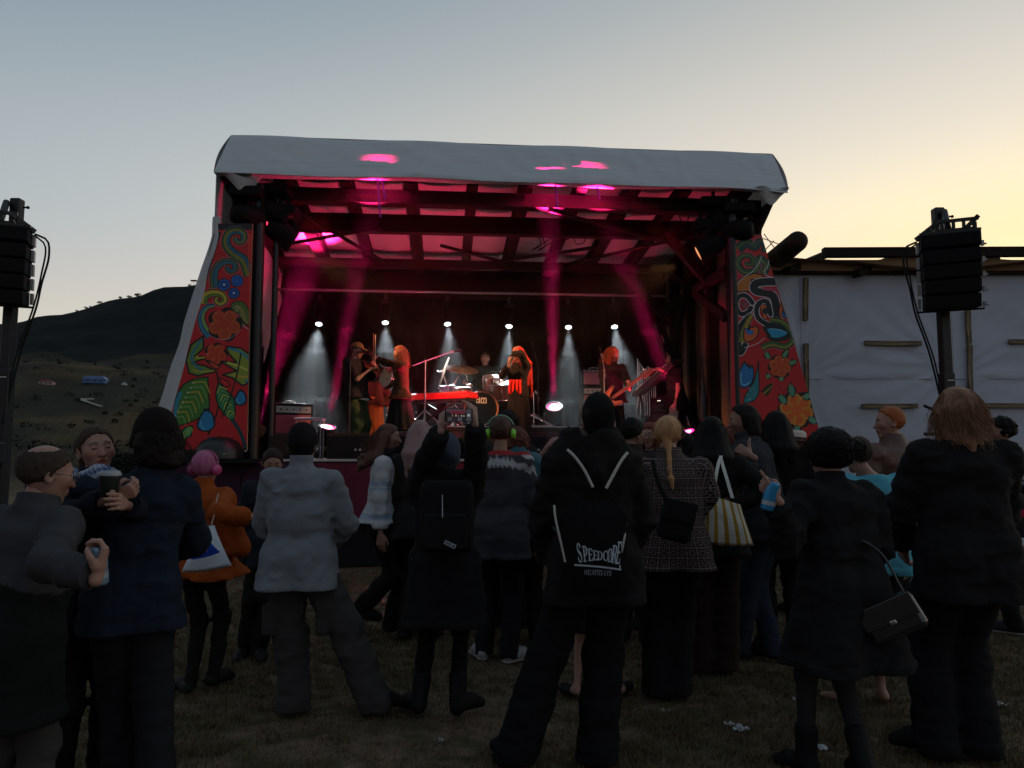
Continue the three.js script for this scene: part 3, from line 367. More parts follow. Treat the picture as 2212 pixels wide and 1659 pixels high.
// ---------------------------------------------------------------- timber shed with plastic sheeting, right of the stage
(function shed() {
  const sheet = M([0.46, 0.49, 0.58], 0.6, { bumpMap: tarpBump, bumpScale: 0.006 });
  const t = thing('timber_shed', 'low timber shed walled with white plastic sheeting, right of the stage', 'shed', [0, 0, -13.2]);
  const X0 = 4.1, X1 = 16, TOP = 4.66, cols = [X0, 5.0, 7.62, 10.3, 13, X1];
  const pull = (x, y, cx, cy, s) => { const dx = x - cx, dy = y - cy, r = Math.hypot(dx, dy) + 0.05, a = Math.atan2(dy, dx); return s * Math.sin(a * 22 + 2 * noise3(a * 3, r, 1)) * Math.exp(-r * 1.1); };
  for (let i = 0; i < cols.length - 1; i++) for (const [y0, y1] of [[0.02, 2.9], [2.84, TOP + 0.02]]) part('plastic_sheet', grid(44, 30, (u, v) => {
    const x = lerp(cols[i] + 0.002, cols[i + 1] - 0.002, u), y = lerp(y0, y1, v), e = Math.min(1, 8 * u * (1 - u)) ;
    const f = 0.02 * fbm(x * 0.7, y * 0.8 + x * 0.5, 3) + 0.012 * noise3(x * 0.9 + y * 1.7, y * 0.8 - x * 0.6, 7) + pull(x, y, cols[i + 1], 3.0, 0.03) + pull(x, y, cols[i], 2.9, 0.026);
    return V(x, y, e * f + (y0 > 1 ? 0.012 : 0));
  }), sheet, t);
  part('post', [...cols.slice(0, 5).map((x) => box(0.12, TOP, 0.12, x, TOP / 2, -0.12))], darkWood, t);
  const bat = (x0, y0, x1, y1) => part('batten', bar(V(x0, y0, 0.055), V(x1, y1, 0.055), 0.05, 0.075, Math.abs(x1 - x0) > Math.abs(y1 - y0) ? V(0, 1, 0) : V(1, 0, 0)), paleWood, t);
  const b = (px0, py0, px1, py1) => { const p = at(px0, py0, 13.15), q = at(px1, py1, 13.15); bat(p.x, p.y, q.x, q.y); };
  b(1741, 600, 1740, 692); b(1741, 742, 1742, 800); b(1868, 741, 1990, 742); b(2180, 738, 2330, 738); b(2090, 670, 2093, 742); b(2094, 745, 2096, 858); b(1862, 877, 1982, 877); b(2130, 876, 2320, 876); b(2096, 862, 2096, 985); b(1742, 800, 1742, 960);
  // eaves: wall plate, roof edge and purlin, round logs
  part('wall_plate', box(X1 - X0 + 0.3, 0.24, 0.22, (X0 + X1) / 2, TOP + 0.12, 0.02), logWood, t);
  part('roof_sheet', grid(60, 4, (u, v) => { const x = lerp(X0 - 0.2, X1, u); return V(x, 4.78 + 0.16 * Math.sin(u * 17) * 0.5 + 0.1 * v, 0.35 - 2.6 * v); }), M([0.22, 0.14, 0.09], 0.9), t);
  part('roof_edge', grid(80, 2, (u, v) => { const x = lerp(X0 - 0.3, X1, u); return V(x, 4.7 + v * (0.22 + 0.05 * Math.sin(x * 1.9)), 0.16 + 0.02 * Math.sin(x * 3)); }), M([0.24, 0.15, 0.08], 0.9), t);
  part('purlin', bar(at(1778, 546, 13), at(2700, 542, 13), 0.13, 0.16).applyMatrix4(new THREE.Matrix4().makeTranslation(0, 0, 13.2)), darkWood, t);
  for (const [px0, py0, px1, py1] of [[1700, 585, 1795, 545], [1850, 592, 1945, 552], [2060, 590, 2150, 556], [2290, 590, 2390, 552]]) part('rafter', bar(at(px0, py0, 12.95), at(px1, py1, 13.6), 0.16, 0.12).applyMatrix4(new THREE.Matrix4().makeTranslation(0, 0, 13.2)), darkWood, t);
  const a = at(1640, 590, 13.7), e = at(1722, 522, 12.4), lg = rod(a, e, 0.19, 0.17, 18); part('log_beam', [lg, ball(0.17, e.x, e.y, e.z, 14)].map((g) => put(g, 0, 0, 13.2)), logWood, t);
  part('roof_wire', [[1648, 515, 1690, 530], [1650, 505, 1680, 545], [1648, 545, 1672, 520]].map(([p, q, r, s]) => rod(at(p, q, 12.9), at(r, s, 12.9), 0.008).applyMatrix4(new THREE.Matrix4().makeTranslation(0, 0, 13.2))), black, t);
})();

// ---------------------------------------------------------------- speaker towers
function tower(px, topY, d, label, arrayLabel, cableSide, half) {
  const top = at(px, topY, d), mast = thing('speaker_mast', label, 'mast', [top.x, 0, -d]);
  part('inner_mast', rbox(0.125, top.y - 1.9, 0.125, 0.02, 0, (top.y + 1.9) / 2, 0), blackMetal, mast);
  part('outer_mast', rbox(0.15, 2.5, 0.15, 0.02, 0, 1.3, 0), blackMetal, mast); part('mast_mark', box(0.08, 0.012, 0.004, 0.01, 2.45, 0.077), M([0.6, 0.6, 0.6], 0.6), mast);
  part('winch', [rbox(0.22, 0.26, 0.2, 0.03, -0.02, 1.55, 0.16), rod(V(-0.1, 1.62, 0.2), V(-0.28, 1.62, 0.2), 0.014), rod(V(-0.28, 1.62, 0.2), V(-0.28, 1.78, 0.2), 0.014), rod(V(-0.28, 1.78, 0.2), V(-0.42, 1.78, 0.2), 0.022)], blackMetal, mast);
  part('outrigger', [rod(V(0, 0.12, 0), V(0.9, 0.05, 0.5), 0.035), rod(V(0, 0.12, 0), V(-0.9, 0.05, 0.5), 0.035), rod(V(0, 0.12, 0), V(0.8, 0.05, -0.7), 0.035), rod(V(0, 0.12, 0), V(-0.8, 0.05, -0.7), 0.035), box(0.5, 0.4, 0.5, 0, 0.2, 0)], blackMetal, mast);
  part('bracket', [rod(V(0.1, top.y - 0.12, 0.04), V(0.15, top.y - 0.12, 0.04), 0.012), ball(0.02, 0.16, top.y - 0.12, 0.04), rod(V(-0.12, 2.06, 0), V(-0.3, 2.14, 0), 0.02)], blackMetal, mast);
  const z = 0.45, t = thing('line_array', arrayLabel, 'loudspeaker', [top.x + cableSide * -0.26 + (cableSide > 0 ? 0.15 : -0.19), top.y + 0.03, -d], cableSide * 0.4), c = 1 - 0;
  // rigging frame with its windows
  const sx = -cableSide;
  part('rigging_frame', [box(0.5, 0.035, 0.05, sx * 0.08, -0.3, z - 0.1), box(0.42, 0.035, 0.05, sx * 0.06, -0.42, z - 0.1), ...[-0.15, -0.02, 0.09, 0.2].map((x) => box(0.035, 0.12, 0.05, sx * 0.08 + x, -0.36, z - 0.1)), bar(V(sx * 0.33, -0.27, z - 0.1), V(sx * 0.16, -0.44, z - 0.1), 0.05, 0.05), box(0.66, 0.03, 0.3, 0, -0.47, z - 0.1), ...[0.28, -0.2].map((x) => rod(V(sx * x, -0.46, z), V(sx * x, -0.37, z), 0.016)), rod(V(0, -0.1, 0.1), V(0, -0.4, z - 0.1), 0.04), bar(V(-sx * 0.1, -0.32, z), V(-sx * 0.36, -0.5, z - 0.1), 0.04, 0.05)], blackMetal, t);
  let y = -0.5, tilt = 0, zz = z - 0.1;
  for (let i = 0; i < 5; i++) {
    const h = 0.168, bx = part('speaker_box', [rbox(0.64 - 0.012 * i, h, 0.42, 0.012, 0, 0, 0)], black, t); bx.position.set(0, y - h / 2 - (i ? 0 : 0.0) - (i === 1 ? 0.0 : 0), zz); bx.rotation.x = tilt;
    part('grille', rbox(0.6 - 0.012 * i, h * 0.9, 0.02, 0.006, 0, 0, 0.215), M([0.01, 0.01, 0.01], 0.85), bx);
    part('rigging_plate', [box(0.03, h * 0.8, 0.1, 0.335 * -sx, 0, -0.12), box(0.03, 0.06, 0.06, 0.34 * sx, -h / 2 + 0.03, 0.1), rod(V(sx * 0.33, -h * 0.35, 0.08), V(sx * 0.385, -h * 0.35, 0.08), 0.012)], steel, bx);
    y -= h + (i === 0 ? 0.026 : 0.006); tilt += 0.035; zz += -0.012 * i;
  }
  part('base_bar', [rod(V(-0.38, y - 0.005, zz), V(0.36, y - 0.005, zz), 0.014)], blackMetal, t);
  part('cable', [tube([V(-sx * 0.34, -0.5, z - 0.2), V(-sx * 0.47, -0.56, z - 0.2), V(-sx * 0.5, -0.75, z - 0.2), V(-sx * 0.44, -1.1, z - 0.2), V(-sx * 0.4, y, z - 0.2), V(-sx * 0.25, y - 0.5, 0.1), V(-sx * 0.12, y - 1.3, 0.12)], 0.013, 40, 6), tube([V(-sx * 0.34, -0.52, z - 0.2), V(-sx * 0.45, -0.62, z - 0.2), V(-sx * 0.43, -1.0, z - 0.2), V(-sx * 0.37, y, z - 0.2), V(-sx * 0.2, y - 0.6, 0.12), V(-sx * 0.1, y - 1.4, 0.13)], 0.011, 40, 6)], M([0.015, 0.02, 0.018], 0.6), t);
}
tower(38, 430, 9.2, 'black lifting mast cut by the left edge, dark hill behind it', 'black line array of stacked speakers hung on the mast at the left edge', 1);
tower(2025, 450, 9.6, 'black lifting mast before the white plastic sheeting of the shed', 'black line array of stacked speakers hung before the shed and the sunset', -1);
// ---------------------------------------------------------------- stage lamps (each a fitting with a glowing lens and a light of its own in front of it)
const PINK = [1, 0.014, 0.19], COOL = [0.8, 0.92, 1.0], AMBER = [1, 0.42, 0.17];
function lampFitting(o) {                                                // o: name, label, p (stage coordinates of the head), aim, r, len, color, glow, I, angle, pen, group, mount: 'floor' | 'hang' | 'none'
  const P = onStage(...o.p), T = onStage(...o.aim), dir = T.clone().sub(P).normalize(), t = thing(o.name, o.label, 'stage light', P.toArray(), 0, o.group), q = new THREE.Quaternion().setFromUnitVectors(V(0, 1, 0), dir), turn = (g) => g.applyMatrix4(new THREE.Matrix4().makeRotationFromQuaternion(q)), { r, len } = o;
  const shell = M([0.005, 0.005, 0.0055], 0.75, { specularIntensity: 0.3 }), head = part('head', turn(lathe([[0.001, -len * 0.55], [r * 0.7, -len * 0.53], [r * 0.98, -len * 0.3], [r * 1.12, 0], [r * 1.12, len * 0.3], [r * 1.18, len * 0.42], [r * 1.02, len * 0.45], [r * 0.98, len * 0.4]], 20)), shell, t);
  const glowM = M([0.05, 0.05, 0.05], 0.3); const lensM = glowM.clone(); lensM.emissive = new THREE.Color().setRGB(...o.glow); lensM.name = 'lamp_lens';
  part('lens', turn(lathe([[0.001, len * 0.425], [r * 0.5, len * 0.418], [r * 0.64, len * 0.412]], 24)), lensM, head); const rim = lensM.clone(); rim.emissive.setRGB(o.color[0] * o.glow[0] * 0.9, o.color[1] * o.glow[0] * 0.9, o.color[2] * o.glow[0] * 0.9); rim.name = 'lamp_lens_rim'; part('lens_rim', turn(lathe([[r * 0.64, len * 0.412], [r * 0.97, len * 0.385]], 24)), rim, head);
  if (o.mount !== 'none') {
    const up = o.mount === 'hang' ? 1 : -1, h = o.drop ?? r * 2.0;
    part('yoke', [-1, 1].map((s) => rbox(r * 0.22, h, r * 0.7, 0.01, s * r * 1.3, up * h / 2, 0)).concat(rbox(r * 2.9, r * 0.3, r * 0.7, 0.01, 0, up * h, 0)), shell, t);
    part('base', rbox(r * 2.9, r * 0.9, r * 2.3, 0.02, 0, up * (h + r * 0.5), 0), shell, t);
    if (o.mount === 'floor') part('base_screw', [-0.5, 0.5].map((s) => cyl(0.01, 0.01, 0.02, s * r * 1.6, -h - r * 0.3, r * 1.16, Math.PI / 2, 0, 0, 8)), chrome, t);
    if (o.mount === 'hang') part('clamp', [rbox(0.05, 0.14, 0.05, 0.01, 0, h + r * 0.95 + 0.05, 0)], blackMetal, t);
  }
  const L = new THREE.SpotLight(new THREE.Color().setRGB(...o.color), o.I, 0, o.angle * Math.PI / 180, o.pen ?? 0.25, 2);
  L.position.copy(P).addScaledVector(dir, len * 0.47 + 0.02); L.target.position.copy(T); L.castShadow = true; L.shadow.radius = o.soft ?? Math.max(1, r * 0.5 / 0.02); L.shadow.bias = -0.0005; L.name = o.name;
  scene.add(L, L.target); return t;
}
// six white beam lights in a row before the backdrop
[[690, 697, 655, 930, 19, 'above the left amplifier, leftmost of the row'], [832, 694, 838, 930, 17, 'behind the fiddle bow, second of the row'], [966, 697, 985, 930, 17, 'above the hanging cymbal, third of the row'], [1100, 702, 1090, 930, 13, 'above the drummer and singer, fourth of the row'], [1228, 704, 1228, 930, 14, 'beside the vertical pink beam, fifth of the row'], [1326, 703, 1362, 930, 19, 'above the bass player, rightmost of the row']].forEach(([x, y, ax, ay, ang, where]) => {
  const p = S(x, y, -3.5), a = S(ax, ay, -2.0);
  lampFitting({ name: 'beam_light', label: 'small white beam light ' + where, p: [p.x, p.y + 0.06, p.z], aim: [a.x, a.y, a.z], r: 0.062, len: 0.3, color: COOL, glow: [5, 5.6, 5.4], I: 700, angle: ang, pen: 0.8, mount: 'hang', drop: 0.28, group: 'white beam lights over the back of the stage', soft: 1.2 });
});
// four pink moving heads on the floor
const pinkHead = (px, py, z, aim, r, where, I = 520, ang = 3.2) => { const p = S(px, py, z); lampFitting({ name: 'moving_head', label: 'black moving-head light throwing a pink beam, ' + where, p: [p.x, p.y - r * 0.5, p.z], aim, r, len: r * 2.6, color: PINK, glow: [4.4, 0.95, 2.5], I, angle: ang, pen: 1, mount: 'floor', group: 'pink moving heads standing on the stage', soft: 3 }); };
const hotA = S(815, 398, 0.14), hotB = S(1275, 405, 0.14), hotC = S(1185, 420, -0.1), hotD = S(672, 528, -2.5);
pinkHead(705, 930, -1.5, [hotA.x, 5.6, 0.08], 0.12, 'at the left front near the fiddler', 7000, 4);
pinkHead(1197, 885, -2.5, [hotC.x, 5.45, 0.05], 0.13, 'in the middle of the stage', 11000, 3.4);
pinkHead(1490, 940, -1.3, [hotB.x, 5.6, 0.08], 0.12, 'at the right under the brown side wall', 8000, 4);
pinkHead(548, 932, -0.3, [hotD.x, hotD.y, hotD.z], 0.12, 'in the left front corner by the painted board', 6500, 6.5);
// clusters of dark lamps in the two upper front corners; they wash the band in warm light
const washes = [[[-3.2, 4.62, -0.15], [0.5, 2.35, -1.5], 'lowest of the dark cluster in the upper left corner', 95, AMBER, 19], [[-3.62, 4.8, 0.05], [0.5, 5.2, -2.8], 'outermost of the dark cluster in the upper left corner', 110, [1, 0.04, 0.1], 40], [[-3.3, 4.9, -0.1], [2.0, 2.9, -1.8], 'topmost of the dark cluster in the upper left corner', 0.5, AMBER, 22],
  [[2.95, 4.58, -0.15], [-1.2, 2.45, -1.3], 'lowest of the dark cluster in the upper right corner', 105, AMBER, 20], [[3.32, 4.78, 0.02], [-0.5, 5.2, -2.8], 'outermost of the dark cluster in the upper right corner', 80, [1, 0.06, 0.07], 40], [[3.02, 4.9, -0.1], [1.6, 2.9, -1.6], 'topmost of the dark cluster in the upper right corner', 30, [1, 0.2, 0.12], 22]];
washes.forEach(([p, aim, where, I, c, ang]) => lampFitting({ name: 'wash_light', label: 'black wash light, ' + where, p, aim, r: 0.15, len: 0.42, color: c, glow: [0.9 * c[0], 0.9 * c[1], 0.9 * c[2]], I, angle: ang, pen: 0.6, mount: 'hang', drop: 0.24, group: 'wash lights in the upper corners of the stage', soft: 4 }));
// two low floor lamps behind the monitors wash the underside of the roof in pink
[[-0.62, 'left', 42, -1.7], [2.35, 'right', 15, -0.3]].forEach(([x, w, I, dx]) => lampFitting({ name: 'floor_uplight', label: 'low black floor lamp behind the monitors washing the roof pink, ' + w + ' one of two', p: [x, DECK + 0.2, -0.7], aim: [x + dx, 5.3, -1.9], r: 0.08, len: 0.2, color: [1, 0.03, 0.13], glow: [1, 0.1, 0.3], I, angle: 46, pen: 0.6, mount: 'floor', drop: 0.12, group: 'pink floor lamps behind the monitors', soft: 4 }));
// smoke over the stage: fine droplets that only show where a beam crosses them
(function haze() {
  const N = 280000, pos = new Float32Array(N * 9), s = 0.0031;
  for (let i = 0; i < N; i++) { let c; do c = [rr(-0.5, 0.5), rr(-0.5, 0.5), rr(-0.5, 0.5)]; while (0.5 + 0.5 * fbm(c[0] * 5, c[1] * 2.5, c[2] * 5) < rr(0.05, 0.6)); for (let k = 0; k < 9; k++) pos[i * 9 + k] = c[k % 3] + rr(-1, 1) * s; }
  const g = new THREE.BufferGeometry(); g.setAttribute('position', new THREE.BufferAttribute(pos, 3)); g.computeVertexNormals();
  const m = new THREE.MeshPhysicalMaterial({ color: 0xffffff, roughness: 1, specularIntensity: 0, transparent: true, opacity: 0.003, transmission: 0.65, side: THREE.DoubleSide }), cells = [];
  for (let x = -3; x <= 2.6; x++) for (let y = 0; y < 4; y++) for (let z = 0; z < 4; z++) cells.push([x, 1.98 + y * 0.93, -3.7 + z * 0.98]);
  const im = new THREE.InstancedMesh(g, m, cells.length), o = new THREE.Object3D();
  cells.forEach(([x, y, z], i) => { o.position.copy(onStage(x, y, z)); o.rotation.set(Math.floor(rr(0, 4)) * Math.PI / 2, STAGE_TURN + Math.floor(rr(0, 4)) * Math.PI / 2, 0, 'YXZ'); o.scale.set(1, 1, 1); o.updateMatrix(); im.setMatrixAt(i, o.matrix); });
  im.name = 'stage_haze'; tag(im, 'thin stage smoke hanging over the stage, visible in the light beams', 'haze'); im.userData.kind = 'stuff'; scene.add(im);
})();
// ---------------------------------------------------------------- gear on the stage
const sthing = (name, label, cat, [x, y, z], turn = 0, group) => thing(name, label, cat, onStage(x, y, z).toArray(), STAGE_TURN + turn, group);
const RISER = 2.0, redPaint = M([0.5, 0.012, 0.012], 0.35), drumWood = M([0.1, 0.035, 0.018], 0.35, { clearcoat: 0.6 }), brass = M([0.62, 0.6, 0.52], 0.28, { metalness: 0.95 }), rubber = M([0.012, 0.012, 0.012], 0.8);
(function gear() {
  const riser = sthing('drum_riser', 'low black riser at the back of the stage carrying drums and keyboard', 'riser', [0.0, DECK, -3.0]);
  part('top', box(3.4, 0.06, 2.3, 0, 0.49, 0), M([0.02, 0.02, 0.02], 0.6), riser); part('frame', [box(3.36, 0.44, 0.03, 0, 0.23, 1.13), box(0.03, 0.44, 2.26, -1.67, 0.23, 0), box(0.03, 0.44, 2.26, 1.67, 0.23, 0)], black, riser); part('edge_strip', box(3.42, 0.018, 0.02, 0, 0.512, 1.155), steel, riser);
  // bass drum with two rack toms
  const bp = S(1040, 882, -2.1), R = 0.275, kick = sthing('bass_drum', 'bass drum with black front head and white logo, in the middle of the kit', 'drum', [bp.x, RISER, bp.z], 0.12), cy = bp.y - RISER;
  part('shell', put(new THREE.CylinderGeometry(R, R, 0.4, 40, 1, true), 0, cy, -0.2, Math.PI / 2), drumWood, kick);
  const logo = canvas(512, 512, (c) => { c.fillStyle = '#0b0b0c'; c.fillRect(0, 0, 512, 512); c.strokeStyle = '#e8dcb8'; c.lineWidth = 17; c.lineJoin = 'miter'; c.beginPath(); c.arc(196, 140, 26, 0, 7); c.stroke(); c.beginPath(); c.moveTo(224, 84); c.lineTo(224, 176); c.stroke(); c.beginPath(); c.moveTo(250, 100); c.lineTo(250, 168); c.lineTo(330, 168); c.lineTo(330, 100); c.lineTo(250, 100); c.moveTo(290, 108); c.lineTo(290, 164); c.stroke(); c.beginPath(); c.moveTo(250, 90); c.lineTo(330, 90); c.lineWidth = 8; c.stroke(); });
  part('front_head', put(new THREE.CircleGeometry(R * 0.97, 48), 0, cy, 0.004), new THREE.MeshPhysicalMaterial({ map: logo, roughness: 0.35 }), kick);
  part('hoop', [put(new THREE.TorusGeometry(R, 0.014, 8, 48), 0, cy, 0.012), put(new THREE.TorusGeometry(R, 0.014, 8, 48), 0, cy, -0.39)], M([0.45, 0.2, 0.07], 0.3, { clearcoat: 0.7 }), kick);
  for (let i = 0; i < 8; i++) { const a = i / 8 * 6.283 + 0.2; part('lug', [rod(V(Math.cos(a) * (R + 0.02), cy + Math.sin(a) * (R + 0.02), 0.03), V(Math.cos(a) * (R + 0.02), cy + Math.sin(a) * (R + 0.02), -0.08), 0.007), ball(0.013, Math.cos(a) * (R + 0.022), cy + Math.sin(a) * (R + 0.022), 0.03, 8)], chrome, kick); }
  part('spur', [rod(V(-0.26, cy - 0.1, -0.08), V(-0.36, 0.01, 0.04), 0.01), rod(V(0.26, cy - 0.1, -0.08), V(0.36, 0.01, 0.04), 0.01)], chrome, kick);
  const drum = (name, label, px, py, z, r, h, tilt, legs, mat = drumWood) => {
    const p = S(px, py, z), t = sthing(name, label, 'drum', p.toArray(), 0.1), g = (geo) => put(geo, 0, 0, 0, tilt, 0, 0.06);
    part('shell', g(cyl(r, r, h, 0, 0, 0, 0, 0, 0, 30)), mat, t); part('drum_head', g(cyl(r * 0.97, r * 0.97, 0.008, 0, h / 2 + 0.003, 0, 0, 0, 0, 30)), M([0.5, 0.48, 0.42], 0.7), t);
    part('rim', [g(put(new THREE.TorusGeometry(r + 0.004, 0.008, 6, 36), 0, h / 2, 0, Math.PI / 2)), g(put(new THREE.TorusGeometry(r + 0.004, 0.008, 6, 36), 0, -h / 2, 0, Math.PI / 2))], chrome, t);
    for (let i = 0; i < 6; i++) { const a = i / 6 * 6.283 + 0.5; part('lug', g(merge([rbox(0.02, 0.05, 0.024, 0.006, Math.cos(a) * (r + 0.012), 0.02, Math.sin(a) * (r + 0.012)), rod(V(Math.cos(a) * (r + 0.012), -h / 2, Math.sin(a) * (r + 0.012)), V(Math.cos(a) * (r + 0.012), h / 2, Math.sin(a) * (r + 0.012)), 0.005)])), chrome, t); }
    const base = RISER - p.y; if (legs) part('stand', [0, 2.1, 4.2].map((a) => rod(V(Math.cos(a) * r, -h * 0.3, Math.sin(a) * r), V(Math.cos(a) * r * 1.25, base, Math.sin(a) * r * 1.25), 0.011)), chrome, t); else part('stand', [rod(V(0, -h / 2, 0), V(0.02, base + 0.05, -0.05), 0.014), rod(V(0, base + 0.3, -0.05), V(0.2, base, 0.1), 0.01), rod(V(0, base + 0.3, -0.05), V(-0.2, base, 0.1), 0.01)], chrome, t);
    return t;
  };
  drum('rack_tom', 'brown rack tom with chrome lugs, uppermost on the right of the bass drum', 1062, 826, -2.45, 0.15, 0.2, 0.35, false); drum('floor_tom', 'brown floor tom with chrome lugs, beside the singer', 1079, 848, -2.4, 0.2, 0.26, 0.12, true);
  drum('snare_drum', 'brown snare drum with chrome rim, behind the red keyboard', 997, 845, -2.4, 0.17, 0.12, 0.1, false); drum('side_drum', 'small purple drum with chrome fittings, left of the snare drum', 966, 843, -2.4, 0.13, 0.15, 0.1, false, M([0.1, 0.035, 0.09], 0.3, { clearcoat: 0.6 }));
  const cymbal = (name, label, px, py, z, r, rx, rz, mat, foot) => {
    const p = S(px, py, z), t = sthing(name, label, 'cymbal', [p.x, RISER, p.z]), y = p.y - RISER, g = (geo) => put(geo, 0, y, 0, rx, 0, rz);
    part('plate', g(lathe([[0.012, 0.035], [r * 0.14, 0.03], [r * 0.19, 0.012], [r * 0.6, 0.004], [r, -0.008], [r, -0.011], [r * 0.6, 0.001], [r * 0.18, 0.008]], 48)), mat, t); part('felt', g(cyl(0.024, 0.03, 0.03, 0, 0.045, 0)), rubber, t); part('wing_nut', g(cyl(0.008, 0.012, 0.05, 0, 0.08, 0)), chrome, t);
    const k = V(foot[0], y - foot[1], foot[2]); part('stand', [rod(V(0, y - 0.01, 0), k, 0.012), rod(k, V(k.x, 0.32, k.z), 0.014), ball(0.024, k.x, k.y, k.z), ...[0.5, 2.6, 4.7].map((a) => rod(V(k.x, 0.4, k.z), V(k.x + Math.cos(a) * 0.3, 0.01, k.z + Math.sin(a) * 0.3), 0.01))], chrome, t);
    return t;
  };
  cymbal('crash_cymbal', 'pale crash cymbal tilted to the audience over the red keyboard', 998, 797, -2.0, 0.28, 0.36, -0.12, brass, [-0.14, 0.26, -0.05]);
  cymbal('hanging_cymbal', 'dark cymbal standing almost upright behind the keyboard, seen edge-on', 957, 806, -2.9, 0.3, 0.3, 1.25, M([0.2, 0.09, 0.05], 0.35, { metalness: 0.8 }), [0.1, 0.3, -0.1]);
  cymbal('ride_cymbal', 'ride cymbal low on the right side of the drum kit behind the singer', 1100, 822, -3.0, 0.26, 0.2, 0.2, brass, [0.1, 0.2, -0.05]);
  // keyboard on a folding stand
  const kp = S(952, 857, -1.95), kb = sthing('keyboard', 'red stage keyboard on a black folding stand', 'keyboard', [kp.x, RISER, kp.z], -0.62), ky = kp.y - RISER;
  part('case', [rbox(1.15, 0.1, 0.34, 0.015, 0.05, ky, 0)], redPaint, kb); part('panel', rbox(1.1, 0.012, 0.14, 0.004, 0.05, ky + 0.056, 0.08), M([0.3, 0.01, 0.012], 0.5), kb); part('underside', rbox(1.05, 0.05, 0.3, 0.01, 0.08, ky - 0.075, 0), black, kb);
  for (let i = 0; i < 22; i++) part('key', box(0.044, 0.014, 0.14, -0.44 + i * 0.0465, ky + 0.057, -0.09), M([0.7, 0.7, 0.66], 0.4), kb);
  part('stand_leg', [bar(V(-0.4, ky - 0.1, -0.15), V(0.35, 0.0, -0.15), 0.04, 0.03), bar(V(0.4, ky - 0.1, 0.15), V(-0.35, 0.0, 0.15), 0.04, 0.03), rod(V(-0.4, ky - 0.1, -0.2), V(-0.4, ky - 0.1, 0.2), 0.018), rod(V(0.4, ky - 0.1, -0.2), V(0.4, ky - 0.1, 0.2), 0.018)], black, kb);
  // microphone stands
  const mic = (px, py, z, base, boom, label, mat = chrome) => { const p = S(px, py, z), t = sthing('microphone_stand', label, 'microphone stand', [p.x, base, p.z]), y = p.y - base;
    part('pole', [rod(V(0, 0.3, 0), V(0, y, 0), 0.009), rod(V(0, 0.05, 0), V(0, y * 0.55, 0), 0.014), ball(0.02, 0, y, 0, 10), ball(0.018, 0, y * 0.55, 0, 10)], mat, t); part('boom', rod(V(boom[0] * -0.5, y - boom[1] * 0.5, 0), V(boom[0], y + boom[1], boom[2] ?? 0), 0.007), mat, t); part('foot', [0.4, 2.5, 4.6].map((a) => rod(V(0, 0.26, 0), V(Math.cos(a) * 0.3, 0.01, Math.sin(a) * 0.3), 0.01)), mat, t);
    const e = V(boom[0], y + boom[1], boom[2] ?? 0), d = V(boom[0], boom[1] - 0.1, 0).normalize(); part('microphone', [rod(e, e.clone().addScaledVector(d, 0.12), 0.013, 0.018), ball(0.026, ...e.clone().addScaledVector(d, 0.14).toArray(), 10)], rubber, t); part('clip', [rod(e.clone().addScaledVector(d, -0.03), e.clone().addScaledVector(d, 0.04), 0.017)], mat, t); };
  mic(919, 780, -1.9, RISER, [0.42, 0.16], 'boom microphone stand at the left end of the red keyboard', steel); mic(1153, 850, -2.7, RISER, [0.04, 0.02], 'straight chrome microphone stand right of the singer'); mic(1162, 790, -3.1, RISER, [-0.1, 0.4], 'tall dark boom microphone stand behind the singer', blackMetal);
  mic(1305, 800, -1.2, DECK, [-0.04, 0.22, 0.05], 'straight microphone stand before the bass player', steel); mic(757, 775, -0.6, DECK, [0.12, 0.1], 'dark microphone stand beside the fiddle player', blackMetal);
  const hh = S(1133, 890, -2.5), hs = sthing('hihat_stand', 'chrome tripod of a drum stand spread out beside the middle pink light', 'drum stand', [hh.x, RISER, hh.z]); part('leg', rod(V(0, hh.y - RISER, 0), V(0.52, 0.01, 0.1), 0.012), chrome, hs); part('leg', rod(V(0, hh.y - RISER, 0), V(0.05, 0.01, -0.2), 0.012), chrome, hs); part('leg', rod(V(0, hh.y - RISER, 0), V(-0.25, 0.01, 0.1), 0.012), chrome, hs); part('pedal', [rbox(0.1, 0.02, 0.28, 0.008, 0.12, 0.05, 0.05, 0.2), rod(V(0.1, 0.04, 0.05), V(0.5, 0.03, 0.12), 0.008)], chrome, hs); part('joint', [ball(0.024, 0, hh.y - RISER, 0, 10), ball(0.022, 0.3, (hh.y - RISER) * 0.43, 0.06, 10)], chrome, hs);
  // amplifiers
  const amp = (x, z, w, h, d, base, label, grilleMat, turn = 0) => { const t = sthing('amplifier', label, 'amplifier', [x, base, z], turn); part('cabinet', rbox(w, h, d, 0.02, 0, h / 2, 0), black, t); part('grille', rbox(w * 0.88, h * 0.72, 0.015, 0.006, 0, h * 0.42, d / 2 + 0.004), grilleMat, t); part('control_panel', rbox(w * 0.88, h * 0.12, 0.015, 0.004, 0, h * 0.88, d / 2 + 0.004), M([0.2, 0.2, 0.2], 0.4, { metalness: 0.5 }), t); for (let i = 0; i < 5; i++) part('control_knob', cyl(0.012, 0.012, 0.02, w * (-0.32 + i * 0.16), h * 0.88, d / 2 + 0.02, Math.PI / 2, 0, 0, 10), rubber, t); part('handle', tube([V(-0.1, h, 0), V(-0.08, h + 0.03, 0), V(0.08, h + 0.03, 0), V(0.1, h, 0)], 0.01, 10, 6), steel, t); return t; };
  const redGrille = M([0.3, 0.08, 0.1], 0.85, { bumpMap: weave, bumpScale: 0.002 });
  const a1 = S(622, 988, -1.6); amp(a1.x, -1.6, 0.62, 0.85, 0.42, DECK, 'tall amplifier with a reddish grille, left of the fiddle player', redGrille, 0.5);
